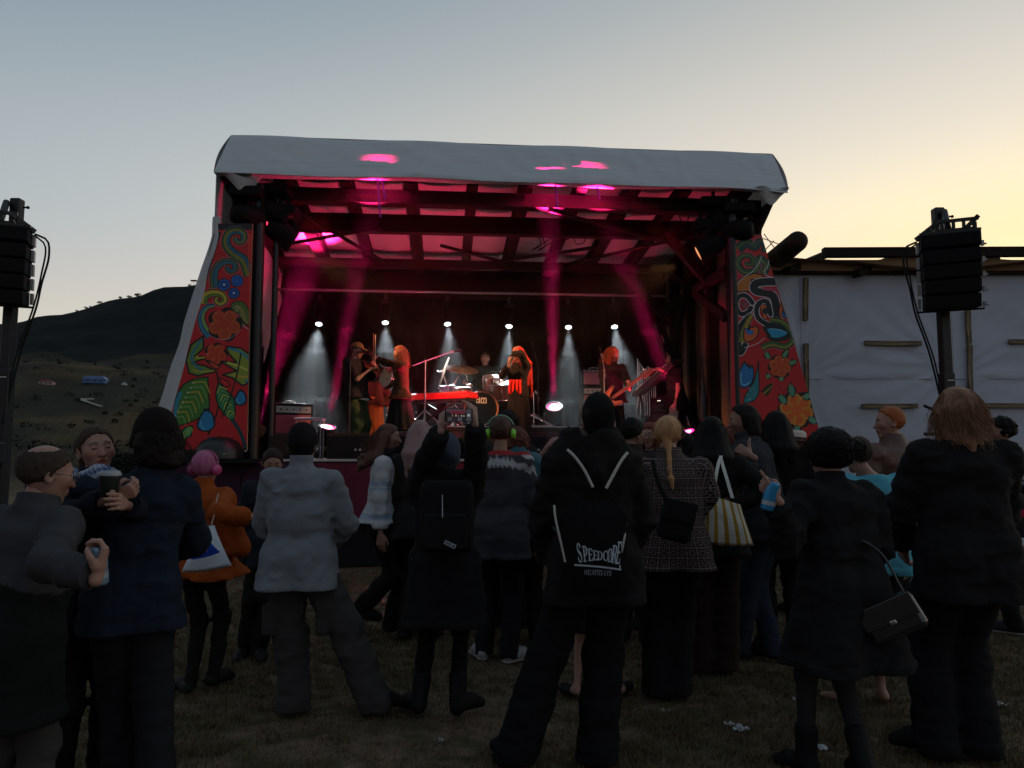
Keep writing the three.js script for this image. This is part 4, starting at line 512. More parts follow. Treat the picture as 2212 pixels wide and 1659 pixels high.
  const a2 = S(1287, 900, -3.2); amp(a2.x, -3.2, 0.56, 0.78, 0.4, RISER, 'large bass speaker cabinet behind the bass player', M([0.12, 0.05, 0.06], 0.8)); const a3 = amp(a2.x - 0.03, -3.2, 0.5, 0.3, 0.34, RISER + 0.79, 'small amplifier head on top of the bass cabinet', M([0.25, 0.08, 0.1], 0.6));
  // front of the stage: monitors, cases
  const wedge = (x, z, turn, label) => { const t = sthing('monitor_speaker', label, 'monitor speaker', [x, DECK, z], turn, 'floor monitors along the front of the stage'), s = new THREE.Shape([[0, 0], [0.42, 0], [0.42, 0.1], [0.14, 0.34], [0, 0.3]].map(([a, b]) => new THREE.Vector2(a, b))); part('cabinet', put(new THREE.ExtrudeGeometry(s, { depth: 0.56, bevelEnabled: true, bevelSize: 0.008, bevelThickness: 0.008, bevelSegments: 1 }), -0.28, 0, 0.2, 0, Math.PI / 2, 0), black, t); part('grille', box(0.5, 0.34, 0.012, 0, 0.24, -0.1, 0.86), M([0.02, 0.02, 0.02], 0.8), t); part('connector', [cyl(0.018, 0.018, 0.01, 0.1, 0.12, 0.22, Math.PI / 2), cyl(0.018, 0.018, 0.01, 0.16, 0.12, 0.22, Math.PI / 2)], steel, t); };
  wedge(-2.25, -0.3, 0.15, 'black floor monitor before the fiddle player'); wedge(-1.3, -0.25, -0.1, 'black floor monitor before the banjo player'); wedge(0.25, -0.3, 0, 'black floor monitor before the singer'); wedge(1.75, -0.3, -0.15, 'black floor monitor before the bass player'); wedge(-3.1, -0.35, 0.4, 'black floor monitor beside the left pink light');
  const dp = S(477, 986, 0.05), dome = sthing('equipment_cover', 'black domed cover at the front left corner of the stage, under the painted board', 'equipment cover', [dp.x + 0.05, DECK, -0.02 + 0.32]); part('dome', put(lathe([[0.3, 0], [0.3, 0.06], [0.285, 0.14], [0.23, 0.22], [0.13, 0.275], [0.001, 0.29]], 28), 0, 0, 0), M([0.01, 0.01, 0.011], 0.35), dome); part('latch', box(0.03, 0.02, 0.02, 0.14, 0.06, 0.27), steel, dome); part('shelf', box(0.9, 0.05, 0.5, 0.1, -0.03, 0), black, dome);
  const tb = S(670, 905, -1.2), table = sthing('side_table', 'small white-topped side table right of the amplifier', 'table', [tb.x, DECK, -1.2]); part('table_top', rbox(0.42, 0.03, 0.34, 0.008, 0, tb.y - DECK, 0), M([0.5, 0.5, 0.52], 0.5), table); for (const [x, z] of [[-0.18, -0.14], [0.18, -0.14], [-0.18, 0.14], [0.18, 0.14]]) part('leg', rod(V(x, 0, z), V(x, tb.y - DECK - 0.015, z), 0.012), steel, table);
  const bt = S(898, 912, -1.95), bottle = sthing('water_bottle', 'dark water bottle standing on the left edge of the riser', 'bottle', [bt.x, RISER, -1.95]); part('bottle_body', lathe([[0.001, 0], [0.035, 0], [0.037, 0.02], [0.037, 0.15], [0.03, 0.18], [0.016, 0.2], [0.016, 0.215], [0.001, 0.215]], 18), M([0.02, 0.025, 0.03], 0.2), bottle); part('cap', cyl(0.018, 0.018, 0.022, 0, 0.225, 0), M([0.5, 0.5, 0.5], 0.4), bottle);
  // right: keyboard rig with a rack, a stand of chrome tubes, a mast with a rolled banner
  const rk = S(1440, 900, -1.9), rack = sthing('equipment_rack', 'black equipment rack with a row of small white indicator lamps, right of the bass player', 'rack', [rk.x, DECK, -1.9], -0.3); part('cabinet', rbox(0.5, 1.0, 0.5, 0.015, 0, 0.5, 0), black, rack); for (let i = 0; i < 5; i++) part('rack_panel', rbox(0.44, 0.13, 0.02, 0.005, 0, 0.2 + i * 0.155, 0.25), blackMetal, rack);
  const led = M([0.1, 0.1, 0.1], 0.3).clone(); led.emissive = new THREE.Color().setRGB(2.2, 2.0, 1.6); led.name = 'indicator_lamp'; for (const x of [-0.13, -0.1, 0.02, 0.13]) part('indicator_lamp', ball(0.008, x, 0.94, 0.26, 8), led, rack);
  const sk = S(1425, 815, -1.6), syn = sthing('synthesizer', 'black synthesizer tilted steeply on its stand, under the keyboard player\'s hand', 'keyboard', [sk.x, DECK, -1.75], -0.9), sy = sk.y - DECK; part('case', rbox(1.0, 0.09, 0.32, 0.012, 0, sy, 0, 0.25, 0, 0.5), M([0.015, 0.015, 0.016], 0.4), syn); for (let i = 0; i < 18; i++) part('key', put(box(0.04, 0.012, 0.13, -0.4 + i * 0.046, 0.05, 0.07), 0, sy, 0, 0.25, 0, 0.5), M([0.6, 0.6, 0.58], 0.4), syn); part('stand_leg', [rod(V(-0.35, sy - 0.2, 0), V(-0.35, 0, -0.2), 0.02), rod(V(-0.35, sy - 0.2, 0), V(-0.35, 0, 0.25), 0.02), rod(V(0.35, sy + 0.15, 0), V(0.35, 0, -0.2), 0.02), rod(V(0.35, sy + 0.15, 0), V(0.35, 0, 0.25), 0.02)], blackMetal, syn);
  const ck = S(1398, 888, -2.6), cs = sthing('percussion_stand', 'chrome chimes and tubes hanging from a stand right of the bass player', 'chime stand', [ck.x, DECK, -2.6], 0.1); part('frame', [rod(V(-0.16, 0, 0), V(-0.16, 1.75, 0), 0.014), rod(V(0.16, 0, 0), V(0.16, 1.3, 0), 0.014), rod(V(-0.16, 1.72, 0), V(0.16, 1.28, 0), 0.012), rod(V(-0.16, 0.02, -0.25), V(-0.16, 0.02, 0.25), 0.014), rod(V(0.16, 0.02, -0.25), V(0.16, 0.02, 0.25), 0.014)], chrome, cs); for (let i = 0; i < 7; i++) { const x = -0.13 + i * 0.042, yt = 1.66 - i * 0.055; part('chime', rod(V(x, yt, 0.01), V(x + 0.008, yt - 0.9 + i * 0.05, 0.01), 0.011), chrome, cs); }
  const bn = S(1455, 800, -2.3), mast = sthing('banner_pole', 'dark slanting pole with a rolled banner leaning against the right wing', 'pole', [0, 0, 0]); const m0 = S(1422, 700, -2.4), m1 = S(1510, 985, -1.2); part('pole', bar(m0, m1, 0.16, 0.12), black, mast); part('reflective_strip', [[0.1, 0.16], [0.24, 0.3], [0.42, 0.5], [0.52, 0.58], [0.72, 0.8]].map(([a, b]) => { const p = m0.clone().lerp(m1, a), q = m0.clone().lerp(m1, b); return bar(p.add(V(-0.03, 0, 0.075)), q.add(V(-0.03, 0, 0.075)), 0.02, 0.006); }), M([0.55, 0.5, 0.52], 0.35, { metalness: 0.6 }), mast); mast.userData.label = 'dark slanting rolled banner with shiny strips leaning by the right wing';
  const gp = S(1519, 855, -0.7), gu = sthing('cased_instrument', 'dark folded umbrella hung upright before the tan sheet of the right wing', 'umbrella', [gp.x, DECK, -0.7]); part('canopy', lathe([[0.001, 0.45], [0.04, 0.5], [0.06, 0.65], [0.055, 0.9], [0.02, 1.15], [0.012, 1.2]], 12), M([0.03, 0.03, 0.032], 0.5), gu); part('shaft', [rod(V(0, 0.0, 0), V(0, 1.55, 0), 0.012)], blackMetal, gu); gu.name = 'folded_umbrella';
})();
// ---------------------------------------------------------------- figures: distance fields meshed by surface nets
const smin = (a, b, k) => { const h = Math.max(k - Math.abs(a - b), 0) / k; return Math.min(a, b) - h * h * k * 0.25; };
const cap = (a, b, ra, rb = ra, k = 0.05) => ({ ax: a.x, ay: a.y, az: a.z, bx: b.x - a.x, by: b.y - a.y, bz: b.z - a.z, ra, dr: rb - ra, l: 1 / Math.max(1e-9, a.distanceToSquared(b)), k });
function capD(b, x, y, z) { const px = x - b.ax, py = y - b.ay, pz = z - b.az, t = Math.min(1, Math.max(0, (px * b.bx + py * b.by + pz * b.bz) * b.l)), dx = px - b.bx * t, dy = py - b.by * t, dz = pz - b.bz * t; return Math.sqrt(dx * dx + dy * dy + dz * dz) - b.ra - b.dr * t; }
const ell = (x, y, z, cx, cy, cz, a, b, c) => { const px = (x - cx) / a, py = (y - cy) / b, pz = (z - cz) / c, k0 = Math.hypot(px, py, pz), k1 = Math.hypot(px / a, py / b, pz / c); return k1 < 1e-9 ? -Math.min(a, b, c) : k0 * (k0 - 1) / k1; };
// bones -> closure; post(d, x, y, z) shapes the result; cells are only filled near the surface
function net({ bones = [], f = null, post = null, lo, hi, cell, color = null, uv = null }) {
  if (!lo) { lo = [1e9, 1e9, 1e9]; hi = [-1e9, -1e9, -1e9]; for (const b of bones) for (const [p, r] of [[[b.ax, b.ay, b.az], b.ra], [[b.ax + b.bx, b.ay + b.by, b.az + b.bz], b.ra + b.dr]]) for (let i = 0; i < 3; i++) { lo[i] = Math.min(lo[i], p[i] - r - 0.04); hi[i] = Math.max(hi[i], p[i] + r + 0.04); } }
  const n = [0, 1, 2].map((i) => Math.ceil((hi[i] - lo[i]) / cell) + 2), [nx, ny, nz] = n, G = new Float32Array(nx * ny * nz).fill(1), B = 6, R = B * cell * 0.87, act = [];
  for (let bz = 0; bz < nz; bz += B) for (let by = 0; by < ny; by += B) for (let bx = 0; bx < nx; bx += B) {
    const cx = lo[0] + (bx + B / 2 - 0.5) * cell, cy = lo[1] + (by + B / 2 - 0.5) * cell, cz = lo[2] + (bz + B / 2 - 0.5) * cell; act.length = 0;
    let dm = 1e9; const ds = bones.map((b) => { const d = capD(b, cx, cy, cz); dm = Math.min(dm, d); return d; });
    if (f) dm = Math.min(dm, f(cx, cy, cz)); if (dm > R + 0.06) continue;
    bones.forEach((b, i) => { if (ds[i] < dm + 2 * R + b.k) act.push(b); });
    for (let k = bz; k < Math.min(nz, bz + B); k++) for (let j = by; j < Math.min(ny, by + B); j++) for (let i = bx; i < Math.min(nx, bx + B); i++) {
      const x = lo[0] + i * cell, y = lo[1] + j * cell, z = lo[2] + k * cell; let d = f ? f(x, y, z) : 1e3;
      for (const b of act) { const e = capD(b, x, y, z); d = d > 900 ? e : smin(d, e, b.k); }
      G[(k * ny + j) * nx + i] = post ? post(d, x, y, z) : d;
    }
  }
  for (let k = 0; k < nz; k++) for (let j = 0; j < ny; j++) for (let i = 0; i < nx; i++) if (!i || !j || !k || i === nx - 1 || j === ny - 1 || k === nz - 1) G[(k * ny + j) * nx + i] = Math.max(G[(k * ny + j) * nx + i], 1e-4);
  const id = new Int32Array(nx * ny * nz).fill(-1), pos = [], ix = [], S8 = [0, 1, nx, nx + 1, nx * ny, nx * ny + 1, nx * ny + nx, nx * ny + nx + 1], E = [[0, 1], [2, 3], [4, 5], [6, 7], [0, 2], [1, 3], [4, 6], [5, 7], [0, 4], [1, 5], [2, 6], [3, 7]];
  for (let k = 0; k < nz - 1; k++) for (let j = 0; j < ny - 1; j++) for (let i = 0; i < nx - 1; i++) {
    const o = (k * ny + j) * nx + i; let m = 0; for (let c = 0; c < 8; c++) if (G[o + S8[c]] < 0) m |= 1 << c; if (m === 0 || m === 255) continue;
    let sx = 0, sy = 0, sz = 0, c = 0;
    for (const [a, b] of E) { const ga = G[o + S8[a]], gb = G[o + S8[b]]; if ((ga < 0) === (gb < 0)) continue; const t = ga / (ga - gb); sx += (a & 1) + ((b & 1) - (a & 1)) * t; sy += (a >> 1 & 1) + ((b >> 1 & 1) - (a >> 1 & 1)) * t; sz += (a >> 2) + ((b >> 2) - (a >> 2)) * t; c++; }
    id[o] = pos.length / 3; pos.push(lo[0] + (i + sx / c) * cell, lo[1] + (j + sy / c) * cell, lo[2] + (k + sz / c) * cell);
  }
  for (let k = 1; k < nz - 1; k++) for (let j = 1; j < ny - 1; j++) for (let i = 1; i < nx - 1; i++) {
    const o = (k * ny + j) * nx + i, s = G[o] < 0;
    const quad = (u, v) => { const a = id[o - u - v], b = id[o - v], c = id[o], d = id[o - u]; if (a < 0 || b < 0 || c < 0 || d < 0) return; s ? ix.push(a, b, c, a, c, d) : ix.push(a, c, b, a, d, c); };
    if ((G[o + 1] < 0) !== s) quad(nx, nx * ny); if ((G[o + nx] < 0) !== s) quad(nx * ny, 1); if ((G[o + nx * ny] < 0) !== s) quad(1, nx);
  }
  const g = new THREE.BufferGeometry(); g.setAttribute('position', new THREE.Float32BufferAttribute(pos, 3)); g.setIndex(ix); g.computeVertexNormals();
  if (color) { const c = []; for (let i = 0; i < pos.length; i += 3) c.push(...color(pos[i], pos[i + 1], pos[i + 2])); g.setAttribute('color', new THREE.Float32BufferAttribute(c, 3)); }
  if (uv) { const c = []; for (let i = 0; i < pos.length; i += 3) c.push(...uv(pos[i], pos[i + 1], pos[i + 2])); g.setAttribute('uv', new THREE.Float32BufferAttribute(c, 2)); }
  return g;
}
function ik(a, target, l1, l2, hint) {                                    // elbow or knee between a and target, bent towards hint; the target moves in when it is out of reach
  const d = target.clone().sub(a); let L = d.length(); const max = (l1 + l2) * 0.998; if (L > max) { d.multiplyScalar(max / L); L = max; } const end = a.clone().add(d), u = d.clone().normalize(), x = (l1 * l1 - l2 * l2 + L * L) / (2 * L), h = Math.sqrt(Math.max(0, l1 * l1 - x * x));
  const w = hint.clone().addScaledVector(u, -hint.dot(u)).normalize(); return [a.clone().addScaledVector(u, x).addScaledVector(w, h), end];
}
// a hand: wrist at the origin, fingers along +y, palm towards +z, thumb on +x (right hand) or -x (left); curl per finger 0..1
const CURLS = { relaxed: [0.25, 0.3, 0.35, 0.4], grip: [0.62, 0.66, 0.7, 0.72], flat: [0.06, 0.04, 0.06, 0.1], fist: [0.95, 0.97, 0.97, 0.95], point: [0.12, 0.6, 0.68, 0.72], phone: [0.3, 0.42, 0.5, 0.55], fret: [0.55, 0.5, 0.45, 0.5] };
function handGeo(side, pose, scale, cell, thumb = 'rest') {
  const m = side === 'R' ? 1 : -1, b = [], L = [0.074, 0.082, 0.076, 0.06], r = [0.0088, 0.0092, 0.0088, 0.0076], xs = [0.029, 0.009, -0.011, -0.03], curl = CURLS[pose] ?? pose;
  b.push(cap(V(0, -0.03, 0), V(0, 0.02, 0), 0.024, 0.022, 0.02)); for (let i = 0; i < 4; i++) b.push(cap(V(xs[i] * 0.55 * m, 0.02, 0), V(xs[i] * m, 0.088 - Math.abs(i - 1) * 0.004, 0), 0.0155, 0.0125, 0.012));
  for (let i = 0; i < 4; i++) { let p = V(xs[i] * m, 0.088 - Math.abs(i - 1) * 0.004, 0), a = 0, sp = (1 - curl[i]) * (1.5 - i) * 0.07 * m; for (const [f, k] of [[0.44, 1.2], [0.31, 1.45], [0.25, 0.9]]) { a += curl[i] * k; const q = p.clone().add(V(Math.sin(sp) * Math.cos(a), Math.cos(a) * Math.cos(sp), Math.sin(a)).multiplyScalar(L[i] * f)); b.push(cap(p, q, r[i] * (f > 0.4 ? 1.06 : 1), r[i] * (f < 0.3 ? 0.82 : 0.97), 0.005)); p = q; } }
  const T = { rest: [[0.022, 0.016, 0.012], [0.045, 0.048, 0.022], [0.052, 0.078, 0.026], [0.05, 0.1, 0.03]], up: [[0.024, 0.016, 0.008], [0.052, 0.036, 0.01], [0.082, 0.056, 0.004], [0.108, 0.066, 0.0]], wrap: [[0.022, 0.016, 0.014], [0.042, 0.042, 0.034], [0.036, 0.064, 0.052], [0.018, 0.078, 0.058]], wide: [[0.024, 0.014, 0.01], [0.056, 0.034, 0.024], [0.078, 0.058, 0.034], [0.092, 0.082, 0.038]] }[thumb].map(([x, y, z]) => V(x * m, y, z));
  b.push(cap(T[0], T[1], 0.0165, 0.0125, 0.014), cap(T[1], T[2], 0.0115, 0.0105, 0.006), cap(T[2], T[3], 0.0105, 0.0082, 0.005));
  return net({ bones: b, cell: cell / scale }).scale(scale, scale, scale);
}
const HS = { male: 1, female: 0.93 };
function headField(o) {                                                    // head-local metres: centre of the head, face towards +z
  const open = o.mouth ?? 0, nose = o.nose ?? 1, fem = o.fem ? 1 : 0, jaw = o.fem ? 0.055 : 0.061;
  return (x, y, z) => {
    const ax = Math.abs(x); let d = ell(x, y, z, 0, 0.035, -0.012, 0.076, 0.088, 0.096);
    d = smin(d, ell(x, y, z, 0, -0.036, 0.02, jaw, 0.084, 0.068), 0.05); d = smin(d, Math.hypot(x, y + 0.1 + open * 0.012, z - 0.06) - 0.02, 0.03);
    d = smin(d, Math.hypot(ax - 0.044, y + 0.014, z - 0.058) - 0.022, 0.03); d = smin(d, Math.hypot(Math.max(0, ax - 0.034), y - 0.03, z - 0.076) - 0.012, 0.02);
    const s = 0.016 - Math.hypot(ax - 0.031, y - 0.009, z - 0.1); d = Math.max(d, s) + Math.max(0, 0.012 - Math.abs(d - s)) * 0.2;
    d = Math.min(d, Math.hypot(ax - 0.031, y - 0.009, z - 0.077) - 0.0135);
    const t = clamp((0.014 - y) / 0.045, 0, 1); d = smin(d, Math.hypot(x, y - 0.014 + 0.045 * t, z - 0.087 - 0.022 * t * nose) - 0.0075 - 0.0045 * t, 0.014); d = smin(d, Math.hypot(ax - 0.012, y + 0.03, z - 0.098) - 0.0075, 0.01);
    d = smin(d, Math.hypot(Math.max(0, ax - 0.016), y + 0.056, z - 0.086) - 0.007, 0.01); d = smin(d, Math.hypot(Math.max(0, ax - 0.013), y + 0.069 + open * 0.012, z - 0.083) - 0.008, 0.01);
    if (open) { const q = Math.hypot(x / 1.5, (y + 0.063 + open * 0.005) / (0.6 + open), (z - 0.09) / 1.4) - 0.009; d = Math.max(d, -q); }
    const er = Math.max(ell(x, y, z, Math.sign(x) * 0.078, -0.004, -0.012, 0.013, 0.033, 0.02), -ell(x, y, z, Math.sign(x) * 0.088, -0.002, -0.008, 0.008, 0.02, 0.011)); d = smin(d, er, 0.006);
    return d;
  };
}
const SKIN = { pale: [0.35, 0.19, 0.145], mid: [0.28, 0.15, 0.105], dark: [0.12, 0.065, 0.045] };
function headColor(o) {
  const sk = SKIN[o.skin ?? 'pale'], br = (o.hair?.color ?? [0.06, 0.04, 0.03]).map((c) => c * 0.8);
  return (x, y, z) => {
    const ax = Math.abs(x), m = 0.93 + 0.14 * noise3(x * 60, y * 60, z * 60); let c = sk.map((v) => v * m);
    const red = Math.exp(-((ax - 0.045) ** 2 + (y + 0.022) ** 2) / 0.0007) * (z > 0.02 ? 1 : 0) + Math.exp(-(x * x + (y + 0.03) ** 2) / 0.0002) * (z > 0.08 ? 1 : 0); c = [c[0] * (1 + 0.06 * red), c[1] * (1 - 0.16 * red), c[2] * (1 - 0.16 * red)];
    if (z > 0.05) {
      if (Math.abs(y - 0.033 + 0.25 * (ax - 0.03) * (ax > 0.03 ? 1 : -0.2)) < 0.0042 && ax > 0.014 && ax < 0.048) c = c.map((v, i) => lerp(v, br[i], 0.75));
      if (ax < 0.022 && y < -0.051 && y > -0.077 - (o.mouth ?? 0) * 0.012) c = [sk[0] * 0.8, sk[1] * 0.45, sk[2] * 0.5];
      const e = Math.hypot(ax - 0.031, y - 0.009); if (e < 0.0125 && !o.eyesShut && Math.abs(y - 0.008) < 0.0065) c = e < 0.006 ? [0.02, 0.015, 0.012] : [0.55, 0.52, 0.5]; else if (e < 0.014 && Math.abs(y - (o.eyesShut ? 0.003 : 0.016)) < 0.003) c = [0.05, 0.03, 0.025];
    }
    if (o.beard && y < -0.03 - Math.max(0, 0.05 - z) * 0.2 && z > -0.01 && !(ax < 0.022 && y > -0.08 && y < -0.045)) { const k = o.beard * (0.6 + 0.4 * hash(Math.floor(x * 700), Math.floor(y * 700), Math.floor(z * 700))); c = c.map((v, i) => lerp(v, br[i], k)); }
    return c;
  };
}
// hair in head-local metres
function hairField(h) {
  const t = h.t ?? 0.01, L = h.long ?? 0, rx = 0.078 + t, ry = 0.09 + t, rz = 0.098 + t, cols = [];
  if (L > 0.05) for (let i = 0; i < 13; i++) { const a = lerp(-(h.wrap ?? 1.9), h.wrap ?? 1.9, i / 12), w = h.width ?? 1, c = V(Math.sin(a) * 0.072, 0.02, -0.012 - Math.cos(a) * 0.08), fl = 1 + 0.22 * Math.sin(i * 2.3) - 0.2 * Math.abs(i - 6) / 6, e = V(Math.sin(a) * 0.088 * w + (h.sway ?? 0), -L * fl, -0.025 - Math.cos(a) * 0.085 * w - (h.back ?? 0)); if (L > 0.22) { const m = V(Math.sin(a) * 0.1 * w + (h.sway ?? 0) * 0.4, -0.17, -0.03 - Math.cos(a) * 0.1 * w - 0.035); e.z -= 0.05; e.x *= 1.1; cols.push(cap(c, m, 0.03 + t * 0.4, 0.034, 0.03), cap(m, e, 0.034, h.tip ?? 0.022, 0.03)); } else cols.push(cap(c, e, 0.03 + t * 0.4, h.tip ?? 0.02, 0.03)); }
  for (const e of h.extra ?? []) cols.push(cap(V(...e[0]), V(...e[1]), e[2], e[3] ?? e[2], e[4] ?? 0.02));
  const na = h.curl ?? 0.004, nf = h.curlF ?? 26;
  return { bones: cols, f: (x, y, z) => {
    let d = ell(x, y, z, 0, 0.036, -0.014, rx, ry, rz); const cut = (z - (h.front ?? 0.02) - (h.slope ?? 1.15) * Math.max(0, y - 0.025)) * 0.65; const np = h.nape ?? 0.075; d = Math.max(d + (t + 0.004) * (1 - sstep(-np, -np + 0.075, y)) * (L > 0.05 ? 0 : 1), cut, -(y + np) * 0.9);
    if (h.bald) d = Math.max(d, 0.085 - Math.hypot(x * (h.bald[2] ?? 0.9), (y - 0.13), (z - h.bald[1]) * 0.75) * h.bald[0]);
    return d;
  }, post: (d, x, y, z) => d + (h.curl ? na * noise3(x * nf, y * nf, z * nf) + na * 0.6 * noise3(x * nf * 2, y * nf * 2, z * nf * 2) : na * noise3(Math.atan2(x, -z - 0.01) * 9 + 2 * y, y * 5, 3) + na * 0.5 * noise3(Math.atan2(x, -z - 0.01) * 24, y * 7, 8)) };
}
function strands(h, n, spread = 1) {                                      // loose hairs over the mass and along its outline
  const out = [], L = h.long ?? 0.1, t = h.t ?? 0.01;
  for (let i = 0; i < n; i++) {
    const a = rr(-1, 1) * (h.wrap ?? 1.9) * 1.05, y0 = rr(0.02, 0.12), k = Math.sqrt(Math.max(0.05, 1 - ((y0 - 0.036) / (0.09 + t)) ** 2)), p = V(Math.sin(a) * (0.08 + t) * k, y0, -0.014 - Math.cos(a) * (0.1 + t) * k), pts = [p], len = rr(0.5, 1.1) * (L + 0.05), w = rr(0.9, 1.25) * (h.width ?? 1), ph = rr(0, 6);
    for (let j = 1; j <= 4; j++) { const f = j / 4; pts.push(V(p.x * lerp(1, w, f) + (h.sway ?? 0) * f + 0.012 * spread * Math.sin(ph + f * 5) * f + Math.sin(a) * 0.02 * Math.sin(f * 3), y0 - len * f, p.z * lerp(1, w, f) - (h.back ?? 0) * f + 0.01 * spread * Math.cos(ph + f * 4) - Math.cos(a) * 0.012 * Math.sin(f * 3))); }
    out.push(tube(pts, rr(0.0008, 0.0018), 7, 3));
  }
  return merge(out.map((g) => { g.deleteAttribute('uv'); return g; }));
}
const clothMats = new Map();
function cloth(c, o = {}) {
  const key = JSON.stringify([c, o.rough, o.map?.uuid, o.vc]); if (!clothMats.has(key)) { const m = new THREE.MeshPhysicalMaterial({ roughness: o.rough ?? 0.92, specularIntensity: o.rough && o.rough < 0.7 ? 0.8 : 0.25, bumpMap: o.bump ?? weave, bumpScale: o.bumpScale ?? 0.0012, side: THREE.DoubleSide }); if (o.vc) m.vertexColors = true; else m.color.setRGB(...c); if (o.map) { m.map = o.map; m.color.setRGB(1, 1, 1); } clothMats.set(key, m); } return clothMats.get(key);
}
const skinMat = new THREE.MeshPhysicalMaterial({ roughness: 0.55, vertexColors: true, specularIntensity: 0.6, side: THREE.DoubleSide }), skinPlain = (s) => M(SKIN[s ?? 'pale'], 0.55);
function person(o) {
  const s = o.H / 1.76, w = o.w ?? 1, base = o.at ? o.at.clone() : at(o.p[0], 988, o.p[1]).setY(o.y ?? 0), yaw = (o.yaw ?? 180) * Math.PI / 180, D = -base.z, cell = o.cell ?? clamp(D / 4.6, 0.75, 2.4) * 0.0125;
  const t = thing('person', o.label, 'person', base.toArray(), yaw, o.group), inv = new THREE.Matrix4().makeRotationY(yaw).setPosition(base).invert(), toLocal = (v) => v.clone().applyMatrix4(inv), W = (q) => (q.length === 4 ? V(q[0], q[1], q[2]).multiplyScalar(s) : q.isVector3 ? toLocal(q) : toLocal(at(...q)));
  const lean = V(o.lean?.[0] ?? 0, 0, o.lean?.[1] ?? 0).multiplyScalar(s), P = V(o.hip?.[0] ?? 0, (o.pelvis ?? 0.94) + (o.hip?.[1] ?? 0), o.hip?.[2] ?? 0).multiplyScalar(s), N = P.clone().add(lean).add(V(0, Math.sqrt(0.53 * 0.53 * s * s - lean.lengthSq()), 0)), up = N.clone().sub(P).normalize();
  const tw = o.twist ? o.twist * Math.PI / 180 : 0, across = V(Math.cos(tw), (o.tilt ?? 0), -Math.sin(tw)).normalize(), sh = (k) => N.clone().addScaledVector(across, k * 0.178 * w * s).addScaledVector(up, -0.06 * s), hp = (k) => P.clone().add(V(k * 0.085 * s * Math.sqrt(w), -0.03 * s, 0));
  const SL = sh(1), SR = sh(-1), HL = hp(1), HR = hp(-1), fwd = V(Math.sin(tw), 0, Math.cos(tw));
  const arm = (S0, k, tgt, hint) => ik(S0, tgt ? W(tgt) : S0.clone().add(V(k * 0.085, -0.53, 0.06).multiplyScalar(s)), 0.29 * s, 0.255 * s, V(...(hint ?? [k * 0.5, -0.4, -0.7])));
  const [EL, WL] = arm(SL, 1, o.LH, o.LE), [ER, WR] = arm(SR, -1, o.RH, o.RE);
  const foot = (k, a) => a ? (a.length === 4 ? V(a[0], a[1], a[2]).multiplyScalar(s) : toLocal(at(...a))) : V(k * 0.1 * s, 0.085 * s, 0), leg = (h, a, hint) => ik(h, a, 0.43 * s, 0.42 * s, V(...(hint ?? [0, 0, 1])));
  const [KL, AL] = leg(HL, foot(1, o.LF), o.LK), [KR, AR] = leg(HR, foot(-1, o.RF), o.RK);
  const toe = (A, k, d) => { const a = (d ?? k * 14) * Math.PI / 180; return A.clone().add(V(Math.sin(a) * 0.17 * s, -0.055 * s, Math.cos(a) * 0.17 * s)); }, TL = toe(AL, 1, o.LT), TR = toe(AR, -1, o.RT);
  const hs = (o.fem ? 0.92 : 0.965) * (o.headScale ?? 1) * lerp(1, s, 0.35), hy = ((o.headYaw ?? 0)) * Math.PI / 180, HM = new THREE.Matrix4().compose(N.clone().addScaledVector(up, 0.06 * s).add(V(0, 0.088 * s, 0.024 * s)).add(V(...(o.headOff ?? [0, 0, 0]))), new THREE.Quaternion().setFromEuler(new THREE.Euler((o.headPitch ?? 0) * Math.PI / 180, hy, (o.headRoll ?? 0) * Math.PI / 180, 'YXZ')), V(hs, hs, hs)), headC = V(0, -0.075, -0.02).applyMatrix4(HM);
  // skin: one body
  const torso = (r, dep = 1) => { const b = [], mid = P.clone().lerp(N, 0.42), be = (o.belly ?? 0) * s; for (const S0 of [SL, SR]) b.push(cap(N.clone().addScaledVector(up, -0.075 * s), S0.clone().lerp(N, 0.1).addScaledVector(up, -0.012 * s), 0.066 * s + r * 0.6, 0.042 * s + r * 0.7, 0.045)); for (const k of [1, -1]) { b.push(cap(P.clone().lerp(N, 0.74).addScaledVector(across, k * 0.075 * w * s).addScaledVector(fwd, 0.01 * s), mid.clone().addScaledVector(across, k * 0.062 * w * s), 0.09 * s * dep + r, 0.08 * s * dep + r + be * 0.5, 0.045)); b.push(cap(mid.clone().addScaledVector(across, k * 0.06 * w * s).addScaledVector(fwd, be), P.clone().add(V(k * 0.07 * s * w, 0, be * 0.4)), 0.08 * s * dep + r + be * 0.5, 0.092 * s + r, 0.045)); } b.push(cap(N.clone().addScaledVector(up, -0.1 * s), N.clone().addScaledVector(up, -0.03 * s), 0.08 * s + r, 0.058 * s + r * 0.6, 0.06)); return b; };
  const limb = (a, e, wr, r0, r1, r2, r) => [cap(a, e, r0 * s + r, r1 * s + r, 0.04), cap(e, wr, r1 * s + r, r2 * s + r, 0.03)];
  const bodyBones = [...torso(-0.012), cap(N.clone().addScaledVector(up, -0.03 * s), headC, 0.054 * s, 0.05 * s, 0.03), ...limb(SL, EL, WL, 0.05, 0.04, 0.027, -0.006), ...limb(SR, ER, WR, 0.05, 0.04, 0.027, -0.006), ...limb(HL, KL, AL, 0.078, 0.054, 0.036, -0.008), ...limb(HR, KR, AR, 0.078, 0.054, 0.036, -0.008), cap(AL.clone().add(V(0, -0.03 * s, -0.03 * s)), TL, 0.03 * s, 0.024 * s, 0.03), cap(AR.clone().add(V(0, -0.03 * s, -0.03 * s)), TR, 0.03 * s, 0.024 * s, 0.03)];
